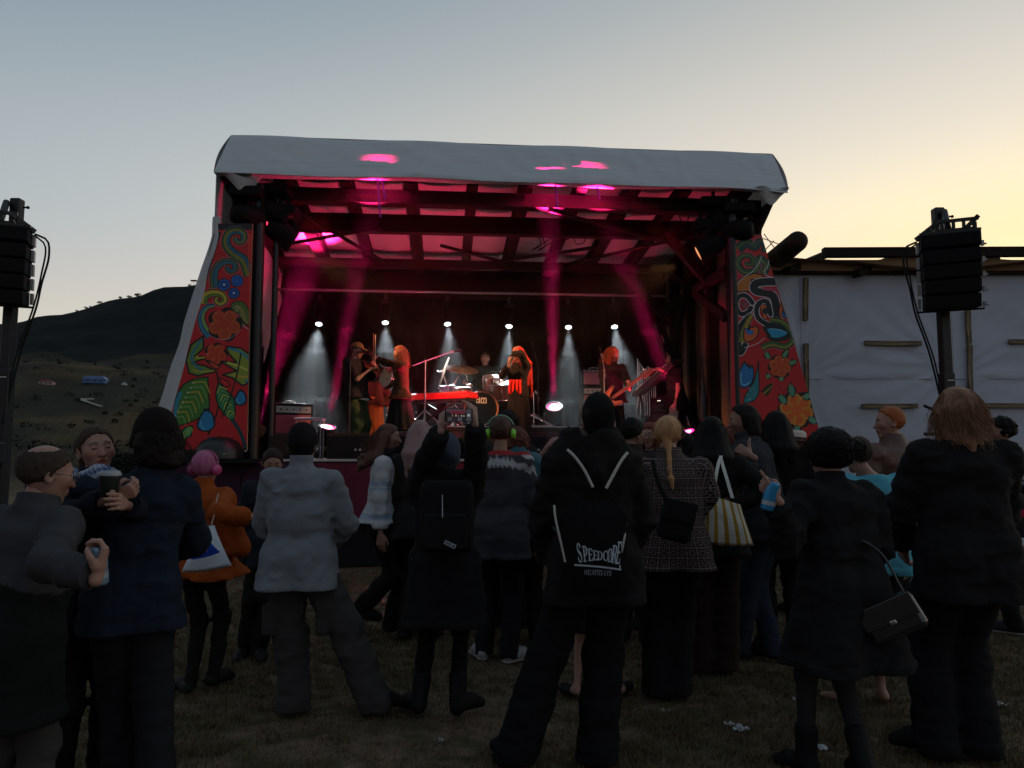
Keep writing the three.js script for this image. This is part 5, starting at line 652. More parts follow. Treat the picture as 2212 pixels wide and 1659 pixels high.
  const sk = SKIN[o.skin ?? 'pale'], tint = (g) => { const n = g.attributes.position.count, c = new Float32Array(n * 3); for (let i = 0; i < n; i++) for (let k = 0; k < 3; k++) c[i * 3 + k] = sk[k]; g.setAttribute('color', new THREE.BufferAttribute(c, 3)); return g; };
  const skin = [tint(net({ bones: bodyBones, cell: Math.max(cell * 1.35, 0.016) })), net({ f: headField(o), lo: [-0.11, -0.15, -0.13], hi: [0.11, 0.15, 0.14], cell: clamp(D / 4, 0.8, 2.2) * 0.0052, color: headColor(o) }).applyMatrix4(HM)];
  const hand = (wr, el, k, pose, spec) => { if (pose === 'none') return; let dir = spec?.dir ? V(...spec.dir).applyQuaternion(new THREE.Quaternion().setFromEuler(new THREE.Euler(0, -yaw, 0))) : wr.clone().sub(el), n = spec?.palm ? V(...spec.palm).applyQuaternion(new THREE.Quaternion().setFromEuler(new THREE.Euler(0, -yaw, 0))) : V(-k, 0, 0.25); dir.normalize(); n.addScaledVector(dir, -n.dot(dir)).normalize(); const x = V().crossVectors(dir, n), m = new THREE.Matrix4().makeBasis(x, dir, n).setPosition(wr.clone().addScaledVector(dir, 0.02 * s)); skin.push(tint(handGeo(k > 0 ? 'L' : 'R', pose ?? 'relaxed', s * (o.fem ? 0.92 : 1), clamp(D / 4, 1, 2.2) * 0.0048, spec?.thumb)).applyMatrix4(m)); return m; };
  const mL = hand(WL, EL, 1, o.LP, o.LS), mR = hand(WR, ER, -1, o.RP, o.RS);
  part('body', merge(skin), skinMat, t);
  // clothes
  const cyuv = (x, y, z) => [(o.front ? Math.atan2(x, z) : Math.atan2(x, -z)) * 0.2, y], sd = o.seed ?? o.p?.[0] ?? 7;
  const folds = (amp) => (d, x, y, z) => d + amp * 1.5 * (0.55 * noise3(x * 7 + sd, y * 11, z * 7) + 0.45 * (Math.abs(noise3(x * 10 + y * 6, y * 15 + sd, z * 10)) * 2 - 1) + 0.25 * noise3(x * 26, y * 34, z * 26 + sd));
  const A = o.top, tp = A.t ?? 0.02, hem = (A.hem ?? 0.84) * s, bones = torso(tp, 1); let sl = A.sleeve ?? 0.93;
  if (sl > 0.5) bones.push(...limb(SL, EL, EL.clone().lerp(WL, sl), 0.05, 0.041, A.cuff ?? 0.031, tp * 0.7), ...limb(SR, ER, ER.clone().lerp(WR, sl), 0.05, 0.041, A.cuff ?? 0.031, tp * 0.7)); else if (sl > 0) bones.push(cap(SL, SL.clone().lerp(EL, sl * 1.6), 0.062 * s + tp, 0.056 * s + tp, 0.04), cap(SR, SR.clone().lerp(ER, sl * 1.6), 0.062 * s + tp, 0.056 * s + tp, 0.04));
  if (hem < P.y) { const fl = A.flare ?? 0.05; for (const k of [1, -1]) for (const f of [1, -1]) bones.push(cap(P.clone().add(V(k * 0.07 * s * w, 0, f * 0.02)), V(P.x * 0.6 + k * (0.07 + fl) * s * w, hem - 0.06, P.z * 0.6 + f * (0.03 + fl * 0.8)), 0.098 * s + tp, 0.088 * s + tp + fl * 0.3, 0.07)); }
  if (A.collar === 'turtle') bones.push(cap(N.clone().addScaledVector(up, -0.02), N.clone().lerp(headC, 1.2), 0.07 * s, 0.067 * s, 0.025)); if (A.collar === 'hood') bones.push(...[1, -1].map((k) => cap(N.clone().lerp(headC, 0.75).add(V(k * 0.02, 0.0, -0.05)), N.clone().add(V(k * 0.1 * s, -0.03 * s, -0.045)), 0.075 * s, 0.06 * s, 0.05)), cap(N.clone().add(V(0.07 * s, 0.0, -0.05)), N.clone().add(V(-0.07 * s, 0, -0.05)), 0.055 * s, 0.055 * s, 0.05), cap(N.clone().add(V(0, 0.02, -0.05)), N.clone().add(V(0, -0.1 * s, -0.13 * s)), 0.075 * s, 0.04 * s, 0.05)); if (A.collar === 'high') bones.push(cap(N.clone().addScaledVector(up, -0.02), N.clone().lerp(headC, 0.95).add(V(0, 0, 0.006)), 0.076 * s, 0.08 * s, 0.025));
  for (const e of A.extra ?? []) bones.push(cap(V(...e[0]).multiplyScalar(s), V(...e[1]).multiplyScalar(s), e[2], e[3] ?? e[2], 0.06));
  const fo = folds(A.fold ?? 0.008), capY = N.clone().lerp(headC, A.collar === 'turtle' ? 1.2 : A.collar === 'hood' ? 1.0 : A.collar === 'high' ? 0.95 : 0.3), topCol = A.colorAt ? (x, y, z) => A.colorAt(x / s, y / s, z / s) : null;
  const armC = [cap(SL, EL, 0.05, 0.04), cap(SR, ER, 0.05, 0.04), cap(EL, WL, 0.05, 0.04), cap(ER, WR, 0.05, 0.04)], armB = [cap(EL, WL, 0.05, 0.04), cap(ER, WR, 0.05, 0.04)];
  const sleeveEnd = (x, y, z) => { if (sl <= 0.5) return -1; let d = -1; for (const [E, Wr] of [[EL, WL], [ER, WR]]) { const u = Wr.clone().sub(E).normalize(), px = x - E.x, py = y - E.y, pz = z - E.z, a = px * u.x + py * u.y + pz * u.z, q = px * px + py * py + pz * pz - a * a; if (a > 0.08 && q < 0.011) d = Math.max(d, a - E.distanceTo(Wr) * sl); } return d; };
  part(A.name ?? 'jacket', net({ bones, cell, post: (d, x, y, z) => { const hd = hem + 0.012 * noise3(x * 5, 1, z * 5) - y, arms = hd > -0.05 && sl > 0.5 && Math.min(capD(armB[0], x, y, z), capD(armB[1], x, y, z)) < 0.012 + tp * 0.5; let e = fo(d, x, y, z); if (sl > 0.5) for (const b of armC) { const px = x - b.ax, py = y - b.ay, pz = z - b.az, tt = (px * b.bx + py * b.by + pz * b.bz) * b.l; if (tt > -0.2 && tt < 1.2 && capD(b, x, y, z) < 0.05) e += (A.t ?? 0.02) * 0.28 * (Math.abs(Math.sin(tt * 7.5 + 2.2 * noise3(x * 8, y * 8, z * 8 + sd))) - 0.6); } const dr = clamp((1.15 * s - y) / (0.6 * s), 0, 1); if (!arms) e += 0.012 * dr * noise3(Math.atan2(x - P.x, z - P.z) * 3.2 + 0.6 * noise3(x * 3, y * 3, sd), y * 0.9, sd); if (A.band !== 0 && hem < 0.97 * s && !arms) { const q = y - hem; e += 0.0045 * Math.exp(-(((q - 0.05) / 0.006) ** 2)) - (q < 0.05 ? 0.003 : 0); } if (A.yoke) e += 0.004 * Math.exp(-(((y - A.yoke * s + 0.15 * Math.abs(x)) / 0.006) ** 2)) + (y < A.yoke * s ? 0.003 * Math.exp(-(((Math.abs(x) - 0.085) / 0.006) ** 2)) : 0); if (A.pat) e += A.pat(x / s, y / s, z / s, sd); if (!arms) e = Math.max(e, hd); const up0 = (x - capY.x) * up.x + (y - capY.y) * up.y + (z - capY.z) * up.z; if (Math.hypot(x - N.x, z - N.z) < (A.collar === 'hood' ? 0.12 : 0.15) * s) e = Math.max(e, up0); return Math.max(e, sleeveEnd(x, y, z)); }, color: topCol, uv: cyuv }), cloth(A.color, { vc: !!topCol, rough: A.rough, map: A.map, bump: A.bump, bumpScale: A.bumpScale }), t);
  const Bt = o.bottom ?? { color: [0.012, 0.012, 0.014] };
  if (Bt.kind === 'skirt') { const fl = Bt.flare ?? 0.1, h = Bt.hem * s, sb = []; for (let i = 0; i < 8; i++) { const a = i / 8 * 6.283; sb.push(cap(P.clone().add(V(Math.sin(a) * 0.06 * s, 0.08 * s, Math.cos(a) * 0.03 * s)), V(Math.sin(a) * (0.08 + fl), h - 0.06, Math.cos(a) * (0.06 + fl)), 0.09 * s, 0.08 * s, 0.07)); } part('skirt', net({ bones: sb, cell, post: (d, x, y, z) => Math.max(d + 0.008 * Math.sin(Math.atan2(x, z) * 13 + 3 * y) * clamp((P.y - y) * 3, 0, 1) + 0.006 * noise3(x * 9, y * 5, z * 9), h + 0.01 * noise3(x * 6, 0, z * 6) - y, y - P.y - 0.12 * s), uv: cyuv }), cloth(Bt.color, { rough: Bt.rough }), t); }
  const shorts = Bt.kind === 'shorts';
  if (Bt.kind !== 'skirt' && Bt.kind !== 'none' || Bt.tights) {
    const c = Bt.tights ?? Bt.color, tt = Bt.tights ? -0.002 : Bt.t ?? 0.012, ank = Bt.tights ? 0.038 : (Bt.ankle ?? 0.06) * 0.88, kn = Bt.tights ? 0.056 : (Bt.knee ?? 0.066) * 0.88, ft = folds(Bt.tights ? 0.001 : Bt.fold ?? 0.009), hb = (Bt.hem ?? 0.035) * s;
    part(Bt.tights ? 'tights' : Bt.name ?? 'trousers', net({ bones: [cap(P.clone().add(V(0.07 * s, 0.05 * s, 0)), P.clone().add(V(-0.07 * s, 0.05 * s, 0)), 0.1 * s + tt, 0.1 * s + tt, 0.05), ...limb(HL, KL, KL.clone().lerp(AL, 1.12), 0.08, kn, ank, tt), ...limb(HR, KR, KR.clone().lerp(AR, 1.12), 0.08, kn, ank, tt)], cell: cell * 1.05, post: (d, x, y, z) => { let e = ft(d, x, y, z); if (!Bt.tights) { const kn0 = Math.exp(-(((y - 0.48 * s) / 0.09) ** 2)), an0 = 1 - sstep(0.06, 0.3, y / s); e += (0.004 * kn0 + 0.0045 * an0) * (Math.abs(Math.sin(y * 62 + 2.6 * noise3(x * 9, y * 5, z * 9 + sd))) - 0.6); } if (Bt.cargo) for (const k of [1, -1]) e = smin(e, Math.max(Math.abs(x - P.x - k * 0.16 * s - (k > 0 ? HL.x - P.x - 0.085 * s : HR.x - P.x + 0.085 * s) * 1.6) - 0.035, Math.abs(y - 0.58 * s) - 0.09, Math.abs(z) - 0.075), 0.02); return Math.max(e, hb + 0.01 * noise3(x * 9, 2, z * 9) - y, y - P.y - 0.15 * s); }, uv: cyuv, color: Bt.colorAt ? (x, y, z) => Bt.colorAt(x / s, y / s, z / s) : null }), cloth(c, { vc: !!Bt.colorAt, rough: Bt.rough }), t);
  }
  const F = o.shoes ?? { color: [0.012, 0.012, 0.012] };
  if (F !== 'bare') for (const [A0, T0, K0, lift] of [[AL, TL, KL, o.LF?.[1] ?? 0], [AR, TR, KR, o.RF?.[1] ?? 0]]) {
    const fy = A0.y - 0.085 * s, b = F.clog ? [cap(A0.clone().lerp(T0, 0.35).add(V(0, -0.035 * s, 0)), T0.clone().add(V(0, -0.002, 0)), 0.048 * s, 0.042 * s, 0.03)] : [cap(A0.clone().add(V(0, -0.04 * s, -0.035 * s)), A0.clone().lerp(T0, 0.6), 0.046 * s, 0.043 * s, 0.03), cap(A0.clone().lerp(T0, 0.55), T0.clone().add(V(0, -0.004, 0)), 0.045 * s, 0.037 * s, 0.03)]; if (F.boot) b.push(cap(A0, A0.clone().lerp(K0, F.boot), 0.052 * s, 0.058 * s, 0.03));
    const tiltF = A0.y > 0.16 * s; const sh0 = part('shoe', net({ bones: b, cell: Math.max(0.009, cell * 0.8), post: tiltF ? null : (d, x, y, z) => Math.max(d, fy + 0.004 - y) }), M(F.color, F.rough ?? 0.6), t); if (F.sole && !tiltF) part('sole', net({ bones: b.slice(0, 2), cell: Math.max(0.009, cell * 0.8), post: (d, x, y, z) => Math.max(d - 0.005, Math.abs(y - fy - 0.014) - 0.013) }), M(F.sole, 0.7), sh0);
    if (F.badge) { const hb = A0.clone().add(V(0, -0.02 * s, -0.088 * s)); part('heel_patch', rbox(0.04, 0.03, 0.012, 0.004, hb.x, hb.y, hb.z), M(F.badge, 0.6), sh0); }
  }
  // hair and headgear
  if (o.hair) { const h = o.hair, fd = hairField(h), L = h.long ?? 0.1, far = Math.max(0, ...(h.extra ?? []).flatMap((e) => [-e[0][1], -e[1][1]])) + 0.06, sw = Math.abs(h.sway ?? 0) + 0.22 * (h.width ?? 1) + 0.02; const hg = [net({ bones: fd.bones, f: fd.f, post: fd.post, lo: [-sw, -Math.max(L * 1.25 + 0.06, far, 0.12), -0.34 - (h.back ?? 0)], hi: [sw, 0.19, 0.17], cell: clamp(D / 4, 0.9, 2.2) * 0.0068 })]; if (h.strands) hg.push(strands(h, h.strands, h.wild ?? 1)); const hm = h.color2 ? new THREE.MeshPhysicalMaterial() : null; part('hair', merge(hg).applyMatrix4(HM), M(h.color, h.rough ?? 0.6, { specularIntensity: h.shine ?? (Math.max(...h.color) < 0.06 ? 0.2 : 0.5) }), t); }
  if (o.beanie) { const b = o.beanie, y0 = b.y ?? 0.005, hgt = b.h ?? 0.02; part('knitted_hat', net({ f: (x, y, z) => ell(x, y, z, 0, 0.038, -0.014, 0.086 + (b.t ?? 0), 0.092 + hgt + (b.t ?? 0), 0.106 + (b.t ?? 0)), lo: [-0.16, -0.12, -0.18], hi: [0.16, 0.24, 0.17], cell: clamp(D / 4, 0.9, 2) * 0.006, post: (d, x, y, z) => { const yy = y - (z) * (b.slope ?? 0.25), cuff = yy < y0 + 0.05 ? -0.006 : 0; return Math.max(d + cuff + 0.0018 * Math.sin(Math.atan2(x, z) * 46) + (b.fold ?? 0.004) * noise3(x * 14 + sd, y * 14, z * 14), y0 - yy); } }).applyMatrix4(HM), cloth(b.color), t); }
  if (o.defenders) { const d = o.defenders, g = (k) => put(lathe([[0.001, 0.028], [0.03, 0.028], [0.042, 0.016], [0.044, -0.004], [0.036, -0.012], [0.001, -0.012]], 20).scale(0.92, 1, 1.15), k * 0.09, -0.004, -0.012, 0, 0, -k * Math.PI / 2); const hd = part('ear_defenders', [tube([0, 1, 2, 3, 4, 5, 6].map((i) => { const a = (i / 6 - 0.5) * 2.5; return V(Math.sin(a) * 0.105, 0.03 + Math.cos(a) * 0.108, -0.012); }), 0.009, 20, 6)].map((q) => q.applyMatrix4(HM)), M(d.band, 0.5), t); for (const k of [1, -1]) part('ear_cup', g(k).applyMatrix4(HM), M(d.color, 0.4), hd); }
  if (o.glasses) part('glasses', [1, -1].flatMap((k) => [put(new THREE.TorusGeometry(0.021, 0.0022, 6, 20), k * 0.031, 0.006, 0.108), rod(V(k * 0.052, 0.01, 0.104), V(k * 0.082, 0.008, 0.0), 0.002, 0.002, 5)]).concat(rod(V(-0.01, 0.01, 0.11), V(0.01, 0.01, 0.11), 0.002, 0.002, 5)).map((g) => g.applyMatrix4(HM)), M([0.12, 0.12, 0.13], 0.3, { metalness: 0.7 }), t);
  if (o.scarf) { const c = o.scarf, r = c.r ?? 0.085; part('scarf', net({ f: (x, y, z) => { const q = Math.hypot(x, z * 0.95) - r, lap = 0.012 * Math.sin(Math.atan2(x, z) * 3 + y * 20); return Math.hypot(q, (y - 0.3 * z * (c.droop ?? 0.6)) * 0.72) - (c.t ?? 0.045) - lap; }, lo: [-0.2, -0.16, -0.2], hi: [0.2, 0.16, 0.2], cell: 0.0085, post: (d, x, y, z) => d + 0.006 * noise3(x * 24, y * 24, z * 24), color: c.colorAt ?? (() => c.color) }).applyMatrix4(new THREE.Matrix4().makeTranslation(N.x, N.y + (c.y ?? 0.045), N.z + 0.01)), cloth(c.color, { vc: true }), t); }
  const toWorld = new THREE.Matrix4().makeRotationY(yaw).setPosition(base), Wd = (v) => v.clone().applyMatrix4(toWorld);
  return { t, s, WL: Wd(WL), WR: Wd(WR), N: Wd(N), P: Wd(P), mL: mL && toWorld.clone().multiply(mL), mR: mR && toWorld.clone().multiply(mR), HM: toWorld.clone().multiply(HM), toWorld, yaw };
}
// ---------------------------------------------------------------- the crowd
const Hof = (px, py, d, more = 0) => at(px, py, d).y * 1.022 - more;
const INK = [0.0125, 0.0115, 0.011], CHAR = [0.021, 0.0195, 0.019], BROWN = [0.05, 0.026, 0.015], DKHAIR = [0.012, 0.008, 0.007];
const quilt = (x, y, z) => -0.006 * Math.abs(Math.sin(y * 46));
const laceTex = canvas(256, 256, (c) => { c.fillStyle = '#1c1718'; c.fillRect(0, 0, 256, 256); c.strokeStyle = '#6b5c58'; c.lineWidth = 7; for (let i = 0; i < 4; i++) for (let j = 0; j < 4; j++) { const x = 32 + i * 64, y = 32 + j * 64; for (let k = 0; k < 8; k++) { const a = k / 8 * 6.283; c.beginPath(); c.moveTo(x + Math.cos(a) * 8, y + Math.sin(a) * 8); c.lineTo(x + Math.cos(a) * 29, y + Math.sin(a) * 29); c.stroke(); } c.strokeRect(x - 31, y - 31, 62, 62); } }); laceTex.repeat.set(4.2, 4.2);
const rib = (x, y, z) => 0.0012 * Math.sin(y * 260);
// near left: man with a bald patch, couple embracing
const balding = person({ label: 'balding man in glasses and grey-shouldered coat at the left edge, seen from behind', p: [40, 2.9], H: 1.565, yaw: 160, headYaw: -22, headPitch: 8, lean: [0, 0.1], w: 1.0, belly: 0.03, RH: [208, 1248, 2.62], RE: [-0.4, -0.5, -0.9], RP: 'grip', RS: { dir: [0.12, 0.95, -0.3], palm: [-0.9, 0.2, 0.3], thumb: 'wrap' }, LH: [0.25, 0.95, 0.22, 0],
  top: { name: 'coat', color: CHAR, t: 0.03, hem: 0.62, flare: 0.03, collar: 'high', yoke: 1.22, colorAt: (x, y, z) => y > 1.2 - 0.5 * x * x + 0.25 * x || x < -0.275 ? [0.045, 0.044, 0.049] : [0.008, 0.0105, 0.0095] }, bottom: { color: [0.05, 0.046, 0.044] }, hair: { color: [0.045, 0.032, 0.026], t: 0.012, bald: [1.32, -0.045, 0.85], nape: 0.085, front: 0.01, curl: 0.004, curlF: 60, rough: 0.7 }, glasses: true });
const hugged = person({ label: 'woman with closed eyes and a blue-white scarf, held in an embrace', p: [205, 3.55], H: Hof(208, 928, 3.55), yaw: 40, headYaw: 2, headPitch: -6, headRoll: 7, fem: true, skin: 'pale', mouth: 0.5, eyesShut: true, front: true, RH: [236, 1078, 3.18], RP: 'grip', RS: { dir: [0.85, 0.35, -0.1], palm: [-0.1, 0.6, -0.7], thumb: 'wrap' }, LH: [270, 1090, 3.2], top: { color: [0.012, 0.014, 0.021], t: 0.03, hem: 0.8, collar: 'high' }, bottom: { color: INK },
  hair: { color: [0.045, 0.028, 0.02], t: 0.006, front: 0.03, slope: 0.75, nape: 0.06, extra: [[[0, 0.05, -0.1], [-0.02, 0.03, -0.14], 0.035, 0.04], [[-0.02, 0.03, -0.14], [-0.03, -0.12, -0.13], 0.035, 0.016]], strands: 40, long: 0.05, wrap: 1.2 }, scarf: { color: [0.3, 0.34, 0.42], r: 0.085, t: 0.042, y: -0.005, colorAt: (x, y, z) => { const a = Math.atan2(x, z) * 16, q = Math.sin(a * 1.4) * Math.sin(y * 150 + a); return q > 0.15 ? [0.42, 0.44, 0.48] : q > -0.25 ? [0.2, 0.26, 0.42] : [0.05, 0.08, 0.2]; } } });
const hugger = person({ label: 'man in dark knitted hat and navy denim jacket hugging the woman in the scarf', p: [300, 3.42], H: Hof(325, 888, 3.42, 0.05), yaw: -152, headYaw: 40, headPitch: 6, lean: [-0.06, 0.05], w: 0.8, LH: [176, 1062, 3.55], LE: [0.8, 0.1, -0.6], RH: [-0.12, 1.05, 0.32, 0], RE: [-0.9, -0.5, -0.3], LP: 'flat', top: { color: [0.012, 0.0165, 0.028], t: 0.024, hem: 0.8, collar: 'high', fold: 0.011, yoke: 1.28 }, bottom: { color: [0.014, 0.014, 0.016], t: 0.02 }, LF: [265, 1730, 3.35], RF: [340, 1740, 3.2], beard: 0.7,
  hair: { color: DKHAIR, t: 0.016, long: 0.075, wrap: 1.7, width: 0.98, tip: 0.03, strands: 90, wild: 2, curl: 0.006, curlF: 30 }, beanie: { color: [0.012, 0.008, 0.008], h: 0.05, t: 0.012, y: -0.01, slope: 0.1 } });
// left middle
person({ label: 'person with pink hair and pink ear defenders in a wide orange top', p: [442, 5.05], H: Hof(440, 983, 5.05), yaw: 168, fem: true, w: 1.05, RH: [537, 1118, 4.95], RE: [-0.2, -0.2, -0.8], LH: [0.2, 0.95, 0.25, 0], top: { name: 'poncho', color: [0.3, 0.062, 0.012], t: 0.026, hem: 0.84, flare: 0.1, cuff: 0.05, collar: 'turtle', fold: 0.006, extra: [[[-0.18, 1.36, 0], [-0.3, 1.05, 0.02], 0.05, 0.07], [[0.16, 1.36, 0], [0.22, 1.0, 0.04], 0.05, 0.065]] }, bottom: { color: INK, ankle: 0.045, knee: 0.056, t: 0.004 }, LF: [0.06, 0.085, 0.02, 0], RF: [-0.06, 0.12, 0.12, 0], LT: 70, hair: { color: [0.36, 0.1, 0.2], t: 0.012, nape: 0.09, front: 0.03, strands: 30, long: 0.03 }, defenders: { color: [0.5, 0.06, 0.2], band: [0.3, 0.05, 0.12] } });
person({ label: 'woman with dark parted hair facing the camera behind the man in the grey fleece', p: [590, 5.95], H: Hof(600, 975, 5.95), yaw: 12, headYaw: 8, headPitch: 16, fem: true, skin: 'mid', front: true, eyesShut: true, top: { color: [0.016, 0.018, 0.024], t: 0.022, hem: 0.75 }, bottom: { color: INK }, LF: [560, 1400, 5.9], RF: [530, 1400, 5.95], hair: { color: [0.03, 0.018, 0.014], t: 0.008, front: 0.035, slope: 0.78, nape: 0.09, extra: [[[0, 0.06, -0.09], [0, 0.02, -0.13], 0.045, 0.04]] } });
person({ label: 'man in a grey fleece pullover and black knitted hat, legs apart, seen from behind', p: [655, 4.6], H: Hof(655, 915, 4.6, 0.02), yaw: 180, w: 0.98, belly: 0.03, LH: [0.13, 0.98, 0.24, 0], LE: [0.75, -0.35, -0.45], RH: [-0.13, 0.99, 0.24, 0], RE: [-0.8, -0.3, -0.45], LP: 'none', RP: 'none', LF: [636, 1528, 4.65], RF: [806, 1508, 4.62], RT: -70, RK: [-0.4, 0, 1], hip: [0.01, -0.01, 0], top: { name: 'fleece_pullover', yoke: 0, color: [0.19, 0.2, 0.222], t: 0.03, hem: 0.76, collar: 'turtle', fold: 0.011, pat: (x, y) => (y > 1.46 ? 0.0015 * Math.sin(y * 420) : 0), bumpScale: 0.003 }, bottom: { color: [0.05, 0.046, 0.046], t: 0.03, ankle: 0.075, knee: 0.08, cargo: true, fold: 0.014 }, hair: { color: DKHAIR, t: 0.004, nape: 0.085 }, beanie: { color: [0.012, 0.009, 0.011], h: 0.016, t: 0.004, y: -0.055, slope: 0.5 } });
person({ label: 'woman in a white knitted jacket striding to the right, long hair streaming behind', p: [822, 6.6], H: Hof(820, 915, 6.6, 0.02), yaw: 96, headYaw: -4, fem: true, skin: 'mid', lean: [0, 0.04], LH: [858, 1105, 6.85], RH: [822, 1150, 6.35], RE: [-0.2, -0.3, -0.9], LF: [846, 1340, 6.7], RF: [772, 1318, 6.6], RK: [0, 0.2, 1], LT: 0, RT: 0, top: { name: 'knitted_jacket', color: [0.4, 0.42, 0.46], t: 0.022, hem: 0.93, collar: 'none', fold: 0.007, pat: rib, bumpScale: 0.004, colorAt: (x, y, z) => { const n = noise3(x * 30, y * 12, z * 30) * 0.04; return (Math.abs(y - 1.24) < 0.05 || Math.abs(y - 0.99) < 0.03) && Math.sin(y * 240) > -0.2 ? [0.24 + n, 0.3 + n, 0.42 + n] : [0.44 + n, 0.44 + n, 0.45 + n]; } }, bottom: { color: INK, t: 0.016, fold: 0.012 }, hair: { color: [0.09, 0.04, 0.026], t: 0.013, long: 0.24, back: 0.1, width: 1.15, wrap: 1.5, front: 0.012, strands: 160, wild: 2.2 }, scarf: { color: [0.014, 0.013, 0.015], r: 0.07, t: 0.035, y: 0.03 } });
person({ label: 'person with long straight ash-pink hair, mostly hidden by the one holding up a phone', p: [906, 6.5], H: Hof(905, 912, 6.5), yaw: 172, fem: true, top: { color: CHAR, t: 0.025, hem: 0.8 }, bottom: { color: INK }, hair: { color: [0.26, 0.155, 0.145], t: 0.012, long: 0.33, width: 1.1, strands: 150, shine: 0.9 } });
const filming = person({ label: 'person in a slate-blue knitted hat and long black coat filming with a phone held high', p: [962, 4.6], H: Hof(965, 945, 4.6, 0.02), yaw: 178, fem: true, w: 1.0, headPitch: -8, LH: [957, 918, 4.25], LE: [0.9, -0.5, -0.2], RH: [1026, 908, 4.25], RE: [-0.9, -0.5, -0.2], LP: 'phone', RP: 'phone', LS: { dir: [0.12, 0.97, -0.15], palm: [0.75, 0, -0.65], thumb: 'wide' }, RS: { dir: [-0.18, 0.96, -0.15], palm: [-0.75, 0, -0.65], thumb: 'wide' }, LF: [906, 1508, 4.62], RF: [988, 1508, 4.58], LT: 50, RT: -50, top: { name: 'coat', color: [0.0125, 0.0125, 0.014], t: 0.035, hem: 0.58, flare: 0.06, collar: 'hood' }, bottom: { color: [0.009, 0.009, 0.01], t: 0.004, ankle: 0.046, knee: 0.058 }, shoes: { color: [0.01, 0.01, 0.011], boot: 0.3 }, hair: { color: DKHAIR, t: 0.006, nape: 0.09 }, beanie: { color: [0.05, 0.064, 0.09], h: 0.03, t: 0.012, y: -0.075, slope: 0.25, fold: 0.007 } });
person({ label: 'person in lime-green ear defenders and a grey sweater with a white patterned yoke', p: [1080, 5.85], H: Hof(1065, 905, 5.85), yaw: 168, headYaw: 10, LH: [0.28, 0.8, 0.08, 0], RH: [-0.26, 0.85, 0.1, 0], LF: [1046, 1398, 5.9], RF: [1100, 1404, 5.8], LT: 40, RT: -50, skin: 'mid', top: { name: 'sweater', color: [0.05, 0.048, 0.054], t: 0.03, hem: 0.72, flare: 0.03, fold: 0.009, bumpScale: 0.004, pat: rib, colorAt: (x, y, z) => { const r = Math.hypot(x * 1.05, z), q = y + 0.35 * r + 0.012 * (Math.abs(Math.sin(Math.atan2(x, z) * 13)) - 0.5) * 2; return y > 1.46 ? [0.3, 0.03, 0.03] : q > 1.425 && q < 1.475 ? [0.34, 0.32, 0.34] : q > 1.52 && q < 1.55 ? [0.4, 0.38, 0.4] : [0.046, 0.044, 0.05]; } }, bottom: { color: [0.012, 0.012, 0.014] }, shoes: { color: [0.26, 0.26, 0.28], sole: [0.5, 0.5, 0.5] }, hair: { color: [0.06, 0.026, 0.018], t: 0.01, nape: 0.1, curl: 0.005, curlF: 40 }, defenders: { color: [0.2, 0.62, 0.03], band: [0.2, 0.34, 0.22] } });
person({ label: 'person with reddish-brown curls and a teal padded jacket right of the lime ear defenders', p: [1132, 6.3], H: Hof(1108, 925, 6.3, 0.02), yaw: 188, headOff: [0.06, 0, 0], fem: true, top: { name: 'padded_jacket', color: [0.017, 0.085, 0.115], t: 0.045, hem: 0.86, collar: 'hood', pat: quilt, rough: 0.6 }, bottom: { color: INK }, hair: { color: [0.1, 0.03, 0.016], t: 0.022, curl: 0.012, curlF: 34, nape: 0.1, strands: 70, long: 0.06 } });
person({ label: 'tall person with dark curly hair just below the bass drum, back turned', p: [1096, 6.95], H: Hof(1096, 880, 6.95, 0.06), yaw: 176, top: { color: CHAR, t: 0.024, hem: 0.8 }, hair: { color: [0.01, 0.007, 0.006], t: 0.026, curl: 0.014, curlF: 30, nape: 0.08 } });
person({ label: 'black-haired person lifting a bare forearm, left of the man with the drawstring bag', p: [1228, 7.2], H: Hof(1228, 925, 7.2, 0.02), yaw: 182, fem: true, LH: [1180, 968, 6.95], LE: [0.8, -0.8, 0], LP: 'relaxed', top: { color: INK, t: 0.024, hem: 0.8, sleeve: 0.3 }, hair: { color: [0.008, 0.007, 0.007], t: 0.02, long: 0.2, width: 1.15, strands: 60 } });
// centre: the man with the drawstring bag
const bagMan = person({ label: 'tall man in black with knitted hat, legs apart in the middle, printed bag on back', p: [1275, 3.92], H: Hof(1285, 857, 3.92, 0.02), yaw: 180, w: 0.98, headOff: [-0.03, 0, 0], LH: [0.2, 0.93, 0.2, 0], LE: [0.8, -0.4, -0.5], RH: [-0.2, 0.93, 0.2, 0], RE: [-0.8, -0.4, -0.5], LF: [1118, 1616, 3.9], RF: [1290, 1618, 3.92], LT: 40, RT: -8, hip: [-0.015, 0, 0], top: { name: 'hooded_jacket', color: INK, t: 0.032, hem: 0.76, collar: 'hood', fold: 0.013, extra: [[[0.045, 1.535, -0.035], [0.15, 1.4, -0.015], 0.085, 0.07], [[-0.045, 1.535, -0.035], [-0.15, 1.4, -0.015], 0.085, 0.07]] }, bottom: { color: [0.008, 0.008, 0.009], t: 0.02, ankle: 0.095, knee: 0.082, fold: 0.012 }, shoes: { color: [0.009, 0.009, 0.01] }, hair: { color: [0.012, 0.01, 0.009], t: 0.006, nape: 0.1, long: 0.04, strands: 40 }, beanie: { color: [0.009, 0.0085, 0.0085], h: 0.03, t: 0.0, y: -0.075, slope: 0.3 } });
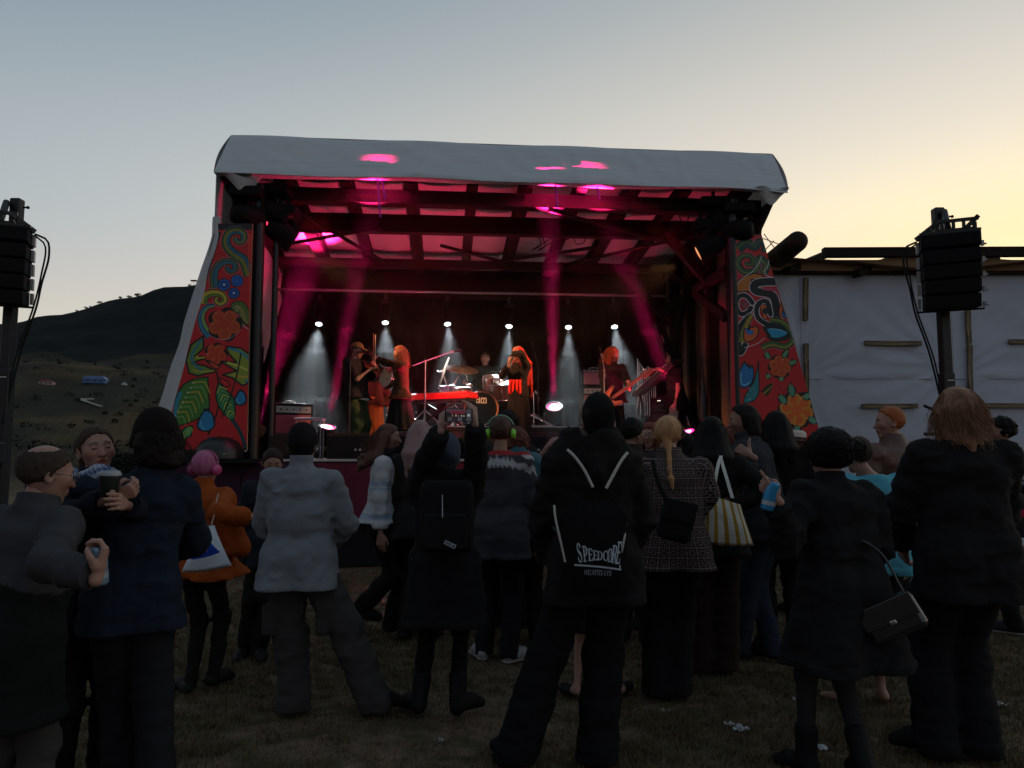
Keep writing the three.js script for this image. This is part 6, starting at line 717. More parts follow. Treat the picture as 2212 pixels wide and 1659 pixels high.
person({ label: 'bare-legged person in black clogs hidden behind the man with the drawstring bag', p: [1290, 4.95], H: 1.5, yaw: 180, fem: true, LF: [1246, 1482, 4.92], RF: [1338, 1478, 4.92], LT: 30, RT: -30, top: { color: INK, t: 0.02, hem: 0.8 }, bottom: { kind: 'skirt', color: INK, hem: 0.5, flare: 0.06 }, shoes: { color: [0.01, 0.01, 0.011], clog: true }, hair: { color: DKHAIR, t: 0.01 } });
person({ label: 'short black-haired person in a dark brown jacket between the hatted man and the braided woman', p: [1366, 6.4], H: Hof(1362, 905, 6.4, 0.02), yaw: 150, headYaw: -30, skin: 'mid', top: { color: [0.036, 0.024, 0.021], t: 0.03, hem: 0.8, collar: 'high' }, hair: { color: [0.008, 0.007, 0.007], t: 0.02, curl: 0.009, curlF: 38, nape: 0.07 } });
person({ label: 'red-haired person with a fringe facing the camera behind the braided woman', p: [1405, 7.0], H: Hof(1408, 893, 7.0, 0.1), yaw: -14, headYaw: -14, fem: true, front: true, glasses: true, LH: [1452, 925, 6.8], LE: [0.7, -0.7, 0], LP: 'flat', LS: { dir: [0.1, 0.95, 0], palm: [0, 0, 1] }, top: { color: CHAR, t: 0.022, hem: 0.8 }, hair: { color: [0.15, 0.035, 0.02], t: 0.014, front: 0.05, slope: 0.62, long: 0.14, wrap: 2.1, strands: 50 } });
// centre right
person({ label: 'woman with a blonde braid and a black lace-patterned jacket with a beige hem', p: [1452, 4.9], H: Hof(1440, 905, 4.9), yaw: 176, headYaw: -14, headOff: [0.02, 0, 0], fem: true, w: 1.02, RH: [-0.14, 1.02, 0.24, 0], RE: [-0.5, -0.5, -0.4], LH: [0.12, 1.02, 0.24, 0], LE: [0.5, -0.5, -0.4], LF: [1422, 1474, 4.95], RF: [1462, 1470, 4.95], LT: 6, RT: -6, top: { name: 'lace_jacket', color: [0.05, 0.045, 0.045], t: 0.03, hem: 0.8, flare: 0.05, collar: 'high', fold: 0.007, map: laceTex }, bottom: { color: [0.01, 0.01, 0.011], t: 0.02, ankle: 0.088, knee: 0.08 }, shoes: { color: [0.012, 0.012, 0.013], sole: [0.03, 0.03, 0.03], badge: [0.5, 0.52, 0.56] }, hair: { color: [0.42, 0.22, 0.1], t: 0.013, nape: 0.085, strands: 40, long: 0.02, extra: [[[0, -0.03, -0.085], [-0.012, -0.1, -0.1], 0.03, 0.02], [[-0.012, -0.1, -0.1], [-0.02, -0.16, -0.12], 0.017, 0.016, 0.006], [[-0.02, -0.165, -0.122], [-0.024, -0.22, -0.135], 0.018, 0.014, 0.004], [[-0.024, -0.225, -0.137], [-0.03, -0.28, -0.142], 0.018, 0.013, 0.004], [[-0.03, -0.29, -0.145], [-0.042, -0.36, -0.15], 0.024, 0.008, 0.004]] } });
const toteWoman = person({ label: 'woman with loose black hair in dark clothes carrying the striped tote', p: [1538, 5.5], H: Hof(1532, 908, 5.5), yaw: 172, fem: true, w: 0.98, RH: [1585, 1100, 5.35], RE: [-0.8, -0.3, -0.5], LF: [1512, 1440, 5.5], RF: [1566, 1436, 5.5], top: { color: INK, t: 0.026, hem: 0.8 }, bottom: { color: [0.03, 0.018, 0.014], t: 0.018, ankle: 0.09, knee: 0.08 }, hair: { color: [0.008, 0.007, 0.007], t: 0.022, long: 0.3, width: 1.25, wrap: 2.0, strands: 130, wild: 1.6 } });
person({ label: 'man with dark swept-back hair in profile, thumb raised, before the right painted board', p: [1652, 5.9], H: Hof(1632, 866, 5.9, 0.03), yaw: -128, headYaw: 26, headPitch: 4, headOff: [0, 0, 0.02], lean: [0, 0.1], skin: 'mid', beard: 0.35, w: 1.0, LH: [1626, 988, 5.55], LE: [0.5, -0.9, 0.1], LP: 'fist', LS: { dir: [-0.7, 0.5, -0.3], palm: [-0.3, -0.1, -0.9], thumb: 'up' }, LF: [1600, 1400, 5.9], RF: [1668, 1396, 5.85], top: { color: [0.03, 0.031, 0.036], t: 0.034, hem: 0.8, collar: 'high' }, bottom: { color: [0.02, 0.027, 0.042] }, hair: { color: [0.014, 0.01, 0.009], t: 0.016, front: 0.0, slope: 0.9, long: 0.1, wrap: 1.3, nape: 0.1, strands: 50 } });
person({ label: 'person with long black hair close behind the man with the raised thumb', p: [1680, 6.2], H: Hof(1672, 868, 6.2, 0.1), yaw: 176, top: { color: INK, t: 0.028, hem: 0.7 }, hair: { color: [0.008, 0.007, 0.007], t: 0.016, long: 0.26, width: 1.1, strands: 60 } });
person({ label: 'person with tousled red hair in a red top before the right stage corner', p: [1575, 7.4], H: Hof(1578, 925, 7.4, 0.02), yaw: 160, fem: true, top: { color: [0.12, 0.016, 0.014], t: 0.024, hem: 0.8 }, hair: { color: [0.12, 0.022, 0.018], t: 0.024, long: 0.12, curl: 0.014, curlF: 30, width: 1.2, strands: 80 } });
const hatted = person({ label: 'person in a pale straw hat and red clothes beside the orange cloudberry painting', p: [1722, 7.6], H: Hof(1736, 932, 7.6, 0.04), yaw: 196, fem: true, top: { color: [0.16, 0.02, 0.03], t: 0.03, hem: 0.6, flare: 0.08, colorAt: (x, y, z) => noise3(x * 6, y * 5, z * 6) > 0.1 ? [0.26, 0.05, 0.1] : [0.15, 0.014, 0.016] }, hair: { color: [0.1, 0.03, 0.02], t: 0.012, long: 0.16 } });
part('straw_hat', [lathe([[0.09, 0.075], [0.135, 0.068], [0.16, 0.082], [0.162, 0.086], [0.13, 0.076], [0.095, 0.085], [0.094, 0.12], [0.088, 0.165], [0.06, 0.185], [0.03, 0.175], [0.001, 0.172]], 32)].map((g) => put(g, 0, -0.015, -0.014, -0.1, 0, 0.08).applyMatrix4(hatted.t.matrix.identity()).applyMatrix4(hatted.toWorld.clone().invert().multiply(hatted.HM))), M([0.56, 0.48, 0.42], 0.85, { bumpMap: weave, bumpScale: 0.002 }), hatted.t);
part('hat_band', [cyl(0.096, 0.098, 0.03, 0, 0.1, 0, 0, 0, 0, 28)].map((g) => put(g, 0, -0.015, -0.014, -0.1, 0, 0.08).applyMatrix4(hatted.toWorld.clone().invert().multiply(hatted.HM))), M([0.05, 0.02, 0.018], 0.8), hatted.t);
// near right
const canWoman = person({ label: 'person in black coat with dark mass of hair and a bun, holding a blue can', p: [1808, 3.75], H: Hof(1812, 912, 3.75, 0.07), yaw: -163, headYaw: 10, fem: true, w: 1.12, lean: [-0.01, 0.05], LH: [1682, 1082, 3.52], LE: [0.5, -0.9, -0.2], LP: [0.05, 0.7, 0.74, 0.78], LS: { dir: [-0.62, 0.74, -0.1], palm: [0.5, 0.45, -0.75], thumb: 'wrap' }, RH: [-0.2, 0.92, 0.16, 0], RE: [-0.8, -0.4, -0.5], LF: [1742, 1640, 3.8], RF: [1868, 1655, 3.62], LK: [0.3, 0, 1], RT: -20, top: { name: 'coat', color: [0.0115, 0.0115, 0.0125], t: 0.04, hem: 0.56, flare: 0.075, collar: 'high', fold: 0.013 }, bottom: { kind: 'tights', tights: [0.026, 0.025, 0.026] }, shoes: { color: [0.009, 0.009, 0.01], boot: 0.35 }, hair: { color: [0.009, 0.008, 0.008], t: 0.04, curl: 0.006, curlF: 60, nape: 0.105, front: 0.045, extra: [[[-0.1, 0.055, -0.1], [-0.125, 0.06, -0.1], 0.042, 0.04]], strands: 200, long: 0.03, wrap: 2.4, wild: 2 } });
person({ label: 'person in a sky-blue T-shirt and long dark trousers, barefoot, beyond the black coat', p: [1882, 4.85], H: Hof(1866, 950, 4.85), yaw: -168, fem: true, w: 1.2, headOff: [0.08, 0, 0], RH: [-0.34, 0.9, 0.12, 0], RE: [-0.9, -0.2, -0.4], LF: [1822, 1500, 4.85], RF: [1904, 1492, 4.85], RT: -30, skin: 'pale', glasses: true, top: { name: 'shirt', color: [0.085, 0.33, 0.43], t: 0.026, hem: 0.84, sleeve: 0.42, fold: 0.007 }, bottom: { color: [0.012, 0.012, 0.014], hem: 0.2, t: 0.03, ankle: 0.085, knee: 0.085 }, shoes: 'bare', hair: { color: [0.05, 0.03, 0.02], t: 0.008, nape: 0.09 } });
person({ label: 'ginger man in profile wearing a brown leather jacket, before the white sheeting', p: [1930, 5.9], H: Hof(1922, 877, 5.9, 0.02), yaw: -158, headYaw: 58, w: 1.15, top: { name: 'leather_jacket', color: [0.085, 0.034, 0.022], t: 0.034, hem: 0.8, collar: 'high', rough: 0.5, fold: 0.011, colorAt: (x, y, z) => y > 1.31 ? [0.1, 0.045, 0.033] : [0.06, 0.024, 0.015], pat: (x, y) => 0.004 * Math.exp(-Math.pow((y - 1.31) / 0.008, 2)) }, hair: { color: [0.3, 0.085, 0.022], t: 0.01, front: 0.0, slope: 1.0, nape: 0.1, curl: 0.0035, curlF: 60 } });
person({ label: 'long-haired man in a bulky black coat and boots at the right, seen from behind', p: [2078, 3.98], H: Hof(2075, 846, 3.98), yaw: 178, w: 1.04, LH: [0.18, 0.96, 0.26, 0], LE: [0.85, -0.3, -0.4], RH: [-0.18, 0.96, 0.26, 0], RE: [-0.85, -0.3, -0.4], LF: [2022, 1586, 3.98], RF: [2114, 1584, 3.98], LT: 55, RT: -25, top: { name: 'coat', color: [0.0125, 0.012, 0.0125], t: 0.046, hem: 0.74, flare: 0.03, collar: 'high', fold: 0.014 }, bottom: { color: [0.009, 0.009, 0.0105], t: 0.026, ankle: 0.08, knee: 0.085 }, shoes: { color: [0.009, 0.009, 0.01], boot: 0.25 }, hair: { color: [0.24, 0.12, 0.065], t: 0.018, long: 0.17, width: 1.1, wrap: 2.0, tip: 0.014, curl: 0.007, curlF: 24, strands: 420, wild: 2.2 } });
person({ label: 'dark-haired person in a black jacket with white sleeve stripes at the right edge', p: [2172, 6.6], H: Hof(2160, 902, 6.6, 0.02), yaw: -120, headYaw: 20, skin: 'mid', LH: [2190, 1060, 6.3], LE: [0.6, -0.6, -0.4], top: { color: [0.014, 0.014, 0.016], t: 0.034, hem: 0.8, collar: 'high', colorAt: (x, y, z) => x > 0.17 && (Math.abs(y - 1.27) < 0.012 || Math.abs(y - 1.22) < 0.01) ? [0.45, 0.45, 0.46] : y < 1.02 && x > 0.1 && y > 0.96 ? [0.3, 0.012, 0.03] : [0.014, 0.014, 0.017] }, LF: [2196, 1215, 6.2], LT: 0, shoes: { color: [0.03, 0.03, 0.04], sole: [0.5, 0.5, 0.5] }, hair: { color: [0.008, 0.007, 0.007], t: 0.02, curl: 0.012, curlF: 34, nape: 0.08 } });
// ---------------------------------------------------------------- the band
const onDeck = (px, z, y = DECK) => { const p = S(px, 800, z); return onStage(p.x, y, z); };
const fiddler = person({ label: 'fiddle player in a brown cap, black shirt and green trousers', at: onDeck(768, -0.95), H: 1.75, yaw: 72, headPitch: 14, headYaw: 6, w: 1.15, belly: 0.04, skin: 'mid', cell: 0.018, LH: [838, 803, 11.75], LE: [0.2, -0.9, 0], LP: 'fret', LS: { dir: [0.5, 0.7, 0.3], palm: [-0.5, 0.5, -0.5], thumb: 'wrap' }, RH: [800, 797, 11.3], RE: [-0.2, -0.9, 0.2], RP: 'grip', RS: { dir: [0.8, 0.15, -0.3], palm: [0, -1, 0], thumb: 'wrap' }, top: { name: 'shirt', color: [0.016, 0.015, 0.016], t: 0.026, hem: 0.88, sleeve: 0.42 }, bottom: { color: [0.03, 0.05, 0.022], t: 0.03, ankle: 0.09, knee: 0.09 }, hair: { color: [0.02, 0.04, 0.02], t: 0.006, nape: 0.1 } });
const local = (p, g) => g.applyMatrix4(p.toWorld.clone().invert());
const onHead = (p, g) => g.applyMatrix4(p.toWorld.clone().invert().multiply(p.HM));
part('cap', [onHead(fiddler, net({ f: (x, y, z) => ell(x, y, z, 0, 0.04, -0.012, 0.088, 0.1, 0.107), lo: [-0.14, -0.05, -0.16], hi: [0.14, 0.2, 0.14], cell: 0.012, post: (d, x, y) => Math.max(d, 0.045 - y) })), onHead(fiddler, put(new THREE.SphereGeometry(0.09, 16, 8, 0, 6.3, 0, 1.5).scale(0.85, 0.18, 0.95), 0, 0.045, 0.1, 0.2))], cloth([0.16, 0.085, 0.04]), fiddler.t);
part('belt_pack', [local(fiddler, box(0.1, 0.1, 0.05, 0, 0, 0).applyMatrix4(new THREE.Matrix4().setPosition(at(762, 845, 11.4)))), local(fiddler, box(0.16, 0.028, 0.05, 0, 0, 0).applyMatrix4(new THREE.Matrix4().makeRotationZ(-0.12).setPosition(at(785, 862, 11.35))))], M([0.4, 0.34, 0.33], 0.5), fiddler.t);
const banjoist = person({ label: 'banjo player with long reddish-brown hair, brown top and black skirt', at: onDeck(866, -0.9), H: 1.7, yaw: -80, headPitch: 10, fem: true, cell: 0.018, LH: [812, 775, 11.6], LE: [0.3, -0.9, 0.1], LP: 'fret', RH: [846, 806, 11.35], RE: [-0.4, -0.6, -0.6], RP: 'grip', skin: 'mid', top: { name: 'blouse', color: [0.05, 0.026, 0.014], t: 0.026, hem: 0.9 }, bottom: { kind: 'skirt', color: [0.011, 0.011, 0.012], hem: 0.42, flare: 0.12, tights: [0.05, 0.02, 0.012] }, shoes: { color: [0.02, 0.015, 0.01], boot: 0.6 }, hair: { color: [0.1, 0.024, 0.012], t: 0.014, long: 0.2, width: 1.1, strands: 110 } });
person({ label: 'musician in an orange skirt half hidden between fiddle and banjo players', at: onDeck(806, -1.75), H: 1.62, yaw: 10, fem: true, cell: 0.02, skin: 'mid', front: true, top: { color: [0.03, 0.014, 0.01], t: 0.024, hem: 0.9 }, bottom: { kind: 'skirt', color: [0.2, 0.055, 0.02], hem: 0.3, flare: 0.08 }, hair: { color: DKHAIR, t: 0.01, long: 0.15 } });
person({ label: 'drummer with cropped hair and a dark shirt sitting behind the drum kit', at: onDeck(1048, -3.15, RISER), H: 1.8, yaw: 2, pelvis: 0.56, headYaw: -6, headPitch: 6, cell: 0.018, front: true, skin: 'mid', beard: 0.4, RH: [1016, 838, 13.55], RE: [-0.7, -0.7, 0.1], RP: 'grip', RS: { dir: [-0.2, 0.5, 0.8], palm: [0.3, -1, 0] }, LH: [1072, 822, 13.5], LE: [0.7, -0.7, 0.1], LP: 'grip', LF: [0.22, 0.085, 0.5, 0], RF: [-0.22, 0.085, 0.5, 0], top: { name: 'shirt', color: [0.02, 0.03, 0.024], t: 0.026, hem: 0.5, sleeve: 0.42 }, bottom: { color: INK }, hair: { color: [0.04, 0.015, 0.01], t: 0.003, nape: 0.07, front: 0.015, slope: 1.0 } });
const stool = thing('drum_stool', 'round black stool under the drummer', 'stool', onDeck(1048, -3.15, RISER).toArray()); part('seat', rbox(0.34, 0.08, 0.34, 0.03, 0, 0.42, -0.02), black, stool); part('leg', [0.3, 2.4, 4.5].map((a) => rod(V(0, 0.36, 0), V(Math.cos(a) * 0.22, 0.01, Math.sin(a) * 0.22), 0.014)), chrome, stool);
const singer = person({ label: 'singer with waist-long bright red hair in a black dress, microphone at the mouth', at: onDeck(1120, -1.65), H: 1.82, yaw: -42, headYaw: -18, headPitch: 6, fem: true, cell: 0.018, skin: 'pale', front: true, RH: [1099, 788, 12.05], RE: [-0.7, -0.8, 0.2], RP: 'grip', RS: { dir: [0.15, 0.9, 0.2], palm: [0.8, 0, -0.5], thumb: 'wrap' }, LH: [1107, 764, 12.25], LE: [0.9, -0.1, 0.3], LP: 'relaxed', LS: { dir: [0.4, 0.7, 0.3], palm: [0.6, -0.4, -0.4] }, top: { name: 'bodice', color: [0.014, 0.011, 0.01], t: 0.018, hem: 0.94, sleeve: 0.88 }, bottom: { kind: 'skirt', color: [0.01, 0.009, 0.009], hem: 0.04, flare: 0.1 }, hair: { color: [0.32, 0.014, 0.009], t: 0.018, long: 0.62, width: 1.45, wrap: 2.0, tip: 0.03, strands: 260, wild: 1.6, shine: 0.5 } });
part('scarf_ruffle', local(singer, grid(24, 6, (u, v) => at(lerp(1098, 1126, u), lerp(820, 846 + 6 * Math.sin(u * 9), v), 12.0 - 0.04 * Math.sin(u * 22) * v))), cloth([0.6, 0.022, 0.016]), singer.t);
const bassist = person({ label: 'bass player with wavy ginger hair in black', at: onDeck(1322, -1.55), H: 1.82, yaw: 22, headYaw: 30, headPitch: 14, fem: true, cell: 0.018, front: true, LH: [1360, 842, 12.05], LE: [0.7, -0.7, 0], LP: 'fret', LS: { dir: [-0.1, 0.9, 0.2], palm: [-0.4, 0, -0.8], thumb: 'wrap' }, RH: [1316, 872, 12.0], RE: [-0.8, -0.2, -0.5], RP: 'grip', top: { color: [0.012, 0.011, 0.011], t: 0.026, hem: 0.86 }, bottom: { color: [0.011, 0.011, 0.012] }, hair: { color: [0.2, 0.045, 0.012], t: 0.02, long: 0.2, width: 1.3, wrap: 2.2, front: 0.05, slope: 0.7, strands: 160, wild: 2, curl: 0.006, curlF: 24 } });
person({ label: 'keyboard player in black at the right wing, arm stretched out to the keys', at: onDeck(1456, -1.55), H: 1.75, yaw: -88, cell: 0.02, RH: [1422, 796, 12.2], RE: [-0.3, -0.8, -0.3], RP: 'relaxed', RS: { dir: [-0.9, -0.1, 0.1], palm: [0, -1, 0] }, skin: 'pale', top: { color: [0.009, 0.009, 0.01], t: 0.024, hem: 0.8, sleeve: 0.3 }, bottom: { color: INK }, hair: { color: [0.008, 0.007, 0.007], t: 0.012, long: 0.1 } });
// instruments
const span = (name, label, cat, a, b, up) => { const y = b.clone().sub(a), L = y.length(); y.normalize(); const z = up.clone().addScaledVector(y, -up.dot(y)).normalize(), x = V().crossVectors(y, z), t = thing(name, label, cat, a.toArray()); t.quaternion.setFromRotationMatrix(new THREE.Matrix4().makeBasis(x, y, z)); return [t, L]; };
(function instruments() {
  const outline = (pts, depth, bevel) => new THREE.ExtrudeGeometry(new THREE.Shape(new THREE.SplineCurve(pts.map(([x, y]) => new THREE.Vector2(x, y))).getPoints(60)), { depth, bevelEnabled: true, bevelSize: bevel, bevelThickness: bevel, bevelSegments: 2 });
  const varnish = M([0.3, 0.055, 0.014], 0.22, { clearcoat: 0.8 }), ebony = M([0.02, 0.015, 0.013], 0.35);
  const [vl] = span('violin', 'red-brown fiddle held under the chin of the capped player', 'violin', at(788, 789, 11.45), at(842, 804, 11.6), V(-0.15, 0.8, 0.55));
  part('violin_body', put(outline([[0, 0], [0.085, 0.02], [0.1, 0.09], [0.06, 0.17], [0.055, 0.2], [0.08, 0.27], [0.075, 0.33], [0, 0.355], [-0.075, 0.33], [-0.08, 0.27], [-0.055, 0.2], [-0.06, 0.17], [-0.1, 0.09], [-0.085, 0.02], [0, 0]], 0.03, 0.006), 0, 0, -0.015), varnish, vl); part('fingerboard', box(0.03, 0.27, 0.012, 0, 0.4, 0.03, 0.03), ebony, vl); part('neck', box(0.024, 0.2, 0.022, 0, 0.44, 0.012), varnish, vl); part('scroll', [cyl(0.016, 0.016, 0.03, 0, 0.585, 0.006, 0, 0, Math.PI / 2), box(0.02, 0.06, 0.025, 0, 0.555, 0.01)], varnish, vl); part('bridge', box(0.045, 0.004, 0.035, 0, 0.19, 0.038), M([0.4, 0.3, 0.2], 0.6), vl); part('chin_rest', put(new THREE.SphereGeometry(0.035, 12, 8).scale(1, 0.9, 0.4), -0.045, 0.03, 0.035), ebony, vl);
  const [bow, bl] = span('violin_bow', 'upright reddish fiddle bow rising over the fiddle', 'violin bow', at(806, 800, 11.3), at(807, 720, 11.3), V(1, 0, 0.2));
  part('stick', rod(V(0, 0, 0), V(0, bl, 0), 0.0065, 0.005), M([0.45, 0.1, 0.04], 0.35), bow); part('bow_hair', box(0.003, bl * 0.92, 0.012, 0, bl * 0.5, 0.03), M([0.65, 0.45, 0.38], 0.6), bow); part('frog', box(0.014, 0.05, 0.03, 0, 0.05, 0.016), ebony, bow);
  const bc = at(838, 816, 11.4), [bj, L] = span('banjo', 'banjo with a pale round head held by the brown-haired player', 'banjo', bc, at(804, 766, 11.75), V(-0.45, -0.1, 0.9));
  part('skin_head', put(new THREE.CircleGeometry(0.135, 40), 0, 0, 0.036), M([0.62, 0.5, 0.32], 0.55), bj); part('rim', put(new THREE.CylinderGeometry(0.142, 0.142, 0.07, 40, 1, true), 0, 0, 0, Math.PI / 2), M([0.12, 0.05, 0.025], 0.35), bj); part('tension_hoop', put(new THREE.TorusGeometry(0.143, 0.007, 8, 40), 0, 0, 0.038), brass, bj); part('resonator', put(new THREE.CylinderGeometry(0.17, 0.15, 0.04, 40), 0, 0, -0.035, Math.PI / 2), M([0.1, 0.04, 0.02], 0.3), bj); part('neck', box(0.036, L - 0.1, 0.026, 0, L / 2 + 0.08, 0.02), M([0.1, 0.035, 0.018], 0.4), bj); part('peg_head', [box(0.06, 0.13, 0.018, 0, L + 0.08, 0.01)], ebony, bj); for (let i = 0; i < 12; i++) part('bracket', rod(V(Math.cos(i / 12 * 6.28) * 0.149, Math.sin(i / 12 * 6.28) * 0.149, -0.03), V(Math.cos(i / 12 * 6.28) * 0.149, Math.sin(i / 12 * 6.28) * 0.149, 0.035), 0.004), chrome, bj); part('bridge', box(0.06, 0.006, 0.016, 0, -0.05, 0.045), M([0.4, 0.3, 0.2], 0.6), bj);
  const [bs, bL] = span('bass_guitar', 'sunburst bass guitar held by the ginger-haired player', 'bass guitar', at(1308, 872, 11.95), at(1394, 808, 12.05), V(-0.1, 0.35, 0.95));
  const burst = canvas(256, 256, (c) => { const g = c.createRadialGradient(128, 110, 10, 128, 128, 120); g.addColorStop(0, '#e89a4a'); g.addColorStop(0.55, '#b8541c'); g.addColorStop(1, '#3a0e08'); c.fillStyle = g; c.fillRect(0, 0, 256, 256); }); burst.repeat.set(2.2, 2.2); burst.offset.set(0.5, 0.1);
  part('bass_body', put(outline([[0, -0.16], [0.13, -0.14], [0.17, -0.03], [0.12, 0.08], [0.17, 0.2], [0.12, 0.22], [0.05, 0.12], [-0.05, 0.12], [-0.13, 0.28], [-0.18, 0.27], [-0.14, 0.1], [-0.18, -0.03], [-0.13, -0.14], [0, -0.16]], 0.035, 0.006), 0, 0, -0.02), new THREE.MeshPhysicalMaterial({ map: burst, roughness: 0.25, clearcoat: 0.6 }), bs); part('pickguard', box(0.12, 0.16, 0.004, 0.03, 0.0, 0.026), M([0.02, 0.015, 0.012], 0.4), bs); part('pickup', [box(0.1, 0.02, 0.012, 0, 0.02, 0.03), box(0.1, 0.02, 0.012, 0, -0.05, 0.03)], ebony, bs); part('neck', box(0.046, bL - 0.2, 0.024, 0, bL / 2 + 0.04, 0.016), M([0.2, 0.08, 0.04], 0.4), bs); part('headstock', box(0.085, 0.2, 0.016, 0.012, bL + 0.03, 0.008), M([0.25, 0.06, 0.03], 0.35), bs); for (let i = 0; i < 4; i++) part('tuner', cyl(0.012, 0.012, 0.04, -0.05, bL - 0.03 + i * 0.045, 0.01, 0, 0, Math.PI / 2, 8), chrome, bs);
  const mp = at(1104, 778, 11.95), [mc] = span('microphone', 'handheld microphone at the red-haired singer\'s mouth', 'microphone', at(1101, 796, 11.98), at(1108, 772, 12.02), V(0, 0, 1)); part('grip', rod(V(0, 0, 0), V(0, 0.15, 0), 0.012, 0.018, 12), M([0.02, 0.02, 0.022], 0.4), mc); part('grille', ball(0.027, 0, 0.17, 0, 12), M([0.05, 0.05, 0.05], 0.4, { metalness: 0.6 }), mc);
  for (const [a, b, w] of [[[1015, 838, 13.5], [1004, 800, 13.3], 'lifted towards the pale cymbal'], [[1072, 822, 13.45], [1084, 800, 13.3], 'lifted beside the singer']]) { const [st, l] = span('drumstick', 'pale wooden drumstick ' + w, 'drumstick', at(...a), at(...b), V(0, 0, 1)); part('shaft', rod(V(0, -0.08, 0), V(0, l * 0.9, 0), 0.0075, 0.006), paleWood, st); part('tip', ball(0.009, 0, l * 0.9, 0, 8), paleWood, st); }
})();
// ---------------------------------------------------------------- things carried, and litter
(function props() {
  // phone held up to film
  const ph = at(991, 897, 4.2), phone = thing('phone', 'black phone held up in both hands, its screen showing the stage', 'phone', ph.toArray(), 0.02); phone.rotation.z = -0.02; phone.rotation.x = -0.08;
  part('phone_body', rbox(0.152, 0.074, 0.009, 0.008, 0, 0, 0), black, phone);
  const scr = canvas(256, 128, (c) => { const g = (x, y, w, h, f) => { c.fillStyle = f; c.fillRect(x, y, w, h); }; g(0, 0, 256, 128, '#171015'); g(0, 0, 200, 34, '#6a4a58'); g(40, 22, 150, 30, '#8a2038'); g(20, 50, 190, 34, '#1b0c10'); for (const [x, y, w, h, f] of [[60, 56, 10, 26, '#c08a80'], [92, 58, 16, 22, '#d8b0a0'], [120, 60, 9, 22, '#c87060'], [150, 62, 14, 18, '#d8d0d0'], [175, 66, 12, 12, '#f0e0e8'], [20, 86, 40, 42, '#5a5a60'], [74, 92, 30, 36, '#2a2630'], [118, 88, 44, 40, '#6a6468'], [206, 0, 50, 128, '#55565c'], [216, 50, 26, 26, '#d8d8dc']]) g(x, y, w, h, f); });
  const sm = new THREE.MeshPhysicalMaterial({ color: 0x050505, roughness: 0.2, emissive: 0xffffff, emissiveMap: scr, emissiveIntensity: 0.32 }); sm.name = 'phone_screen'; part('screen', put(new THREE.PlaneGeometry(0.138, 0.066), 0, 0, 0.0052), sm, phone);
  // cup, cans
  const cp = at(237, 1046, 3.13), cup = thing('travel_cup', 'dark cup with a pale lid held between the embracing couple', 'cup', cp.toArray()); part('cup_body', lathe([[0.001, -0.05], [0.032, -0.05], [0.04, 0.03], [0.041, 0.036], [0.038, 0.036]], 24), M([0.012, 0.016, 0.015], 0.4), cup); part('lid', lathe([[0.042, 0.034], [0.043, 0.044], [0.038, 0.046], [0.036, 0.054], [0.001, 0.052]], 24), M([0.3, 0.33, 0.34], 0.4), cup);
  const can = (label, p, tilt, col, cap0) => { const t = thing('drink_can', label, 'can', p.toArray()); t.rotation.set(tilt[0], 0, tilt[1]); part('can_body', lathe([[0.001, -0.066], [0.026, -0.066], [0.032, -0.058], [0.032, 0.052], [0.026, 0.064], [0.025, 0.066]], 24), M(col, 0.3, { metalness: 0.4 }), t); part('can_top', lathe([[0.026, 0.065], [0.023, 0.062], [0.001, 0.062]], 24), M(cap0, 0.25, { metalness: 0.9 }), t); part('pull_tab', rbox(0.014, 0.003, 0.022, 0.001, 0, 0.065, 0.004), M(cap0, 0.3, { metalness: 0.9 }), t); part('label_band', put(new THREE.CylinderGeometry(0.0323, 0.0323, 0.02, 24, 1, true), 0, -0.03, 0), M([0.4, 0.44, 0.48], 0.35, { metalness: 0.4 }), t); };
  can('bright blue drink can in the pointing hand before the striped tote', at(1664, 1072, 3.53), [0.1, -0.22], [0.03, 0.25, 0.5], [0.7, 0.72, 0.75]); can('pale blue can in the raised hand of the balding man', at(211, 1222, 2.66), [0.1, 0.05], [0.2, 0.32, 0.45], [0.6, 0.6, 0.62]);
  // drawstring bag on the tall man's back
  const bd = 3.62, print = canvas(512, 848, (c, w, h) => {
    c.fillStyle = '#131213'; c.fillRect(0, 0, w, h); const kx = 512 / 145, X = (px) => (px - 1205) * kx, Y = (py) => (py - 1050) * kx; c.fillStyle = '#aeb6c2';
    const word = 'SPEEDC\u00d8RE', xs = [1247, 1258, 1268, 1278, 1288, 1299, 1309, 1318, 1326], tops = [1172, 1178, 1184, 1188, 1190, 1188, 1184, 1176, 1168], bots = [1214, 1213, 1211, 1210, 1210, 1211, 1213, 1215, 1217];
    c.textAlign = 'center'; c.textBaseline = 'alphabetic'; for (let i = 0; i < 9; i++) { const hgt = Y(bots[i]) - Y(tops[i]); c.save(); c.translate(X(xs[i]), Y(bots[i])); c.transform(1, 0, (i - 4) * -0.035, 1, 0, 0); c.scale(0.62, hgt / 72); c.font = 'bold 100px serif'; c.fillText(word[i], 0, 0); c.restore(); }
    c.beginPath(); c.moveTo(X(1234), Y(1217)); c.lineTo(X(1335), Y(1227)); c.lineTo(X(1335), Y(1231)); c.lineTo(X(1233), Y(1221)); c.closePath(); c.fill(); c.fillRect(X(1331), Y(1219), 10, 42);
    c.fillStyle = '#7e838c'; c.save(); c.translate(X(1284), Y(1243)); c.scale(0.62, 1.12); c.rotate(0.02); c.font = 'bold 52px sans-serif'; c.fillText('HELVITES LYD', 0, 0); c.restore();
  });
  const bagT = thing('drawstring_bag', 'black drawstring bag with white cords and printed lettering on the tall man\'s back', 'bag', at(1285, 1165, bd).toArray()), off = at(1285, 1165, bd);
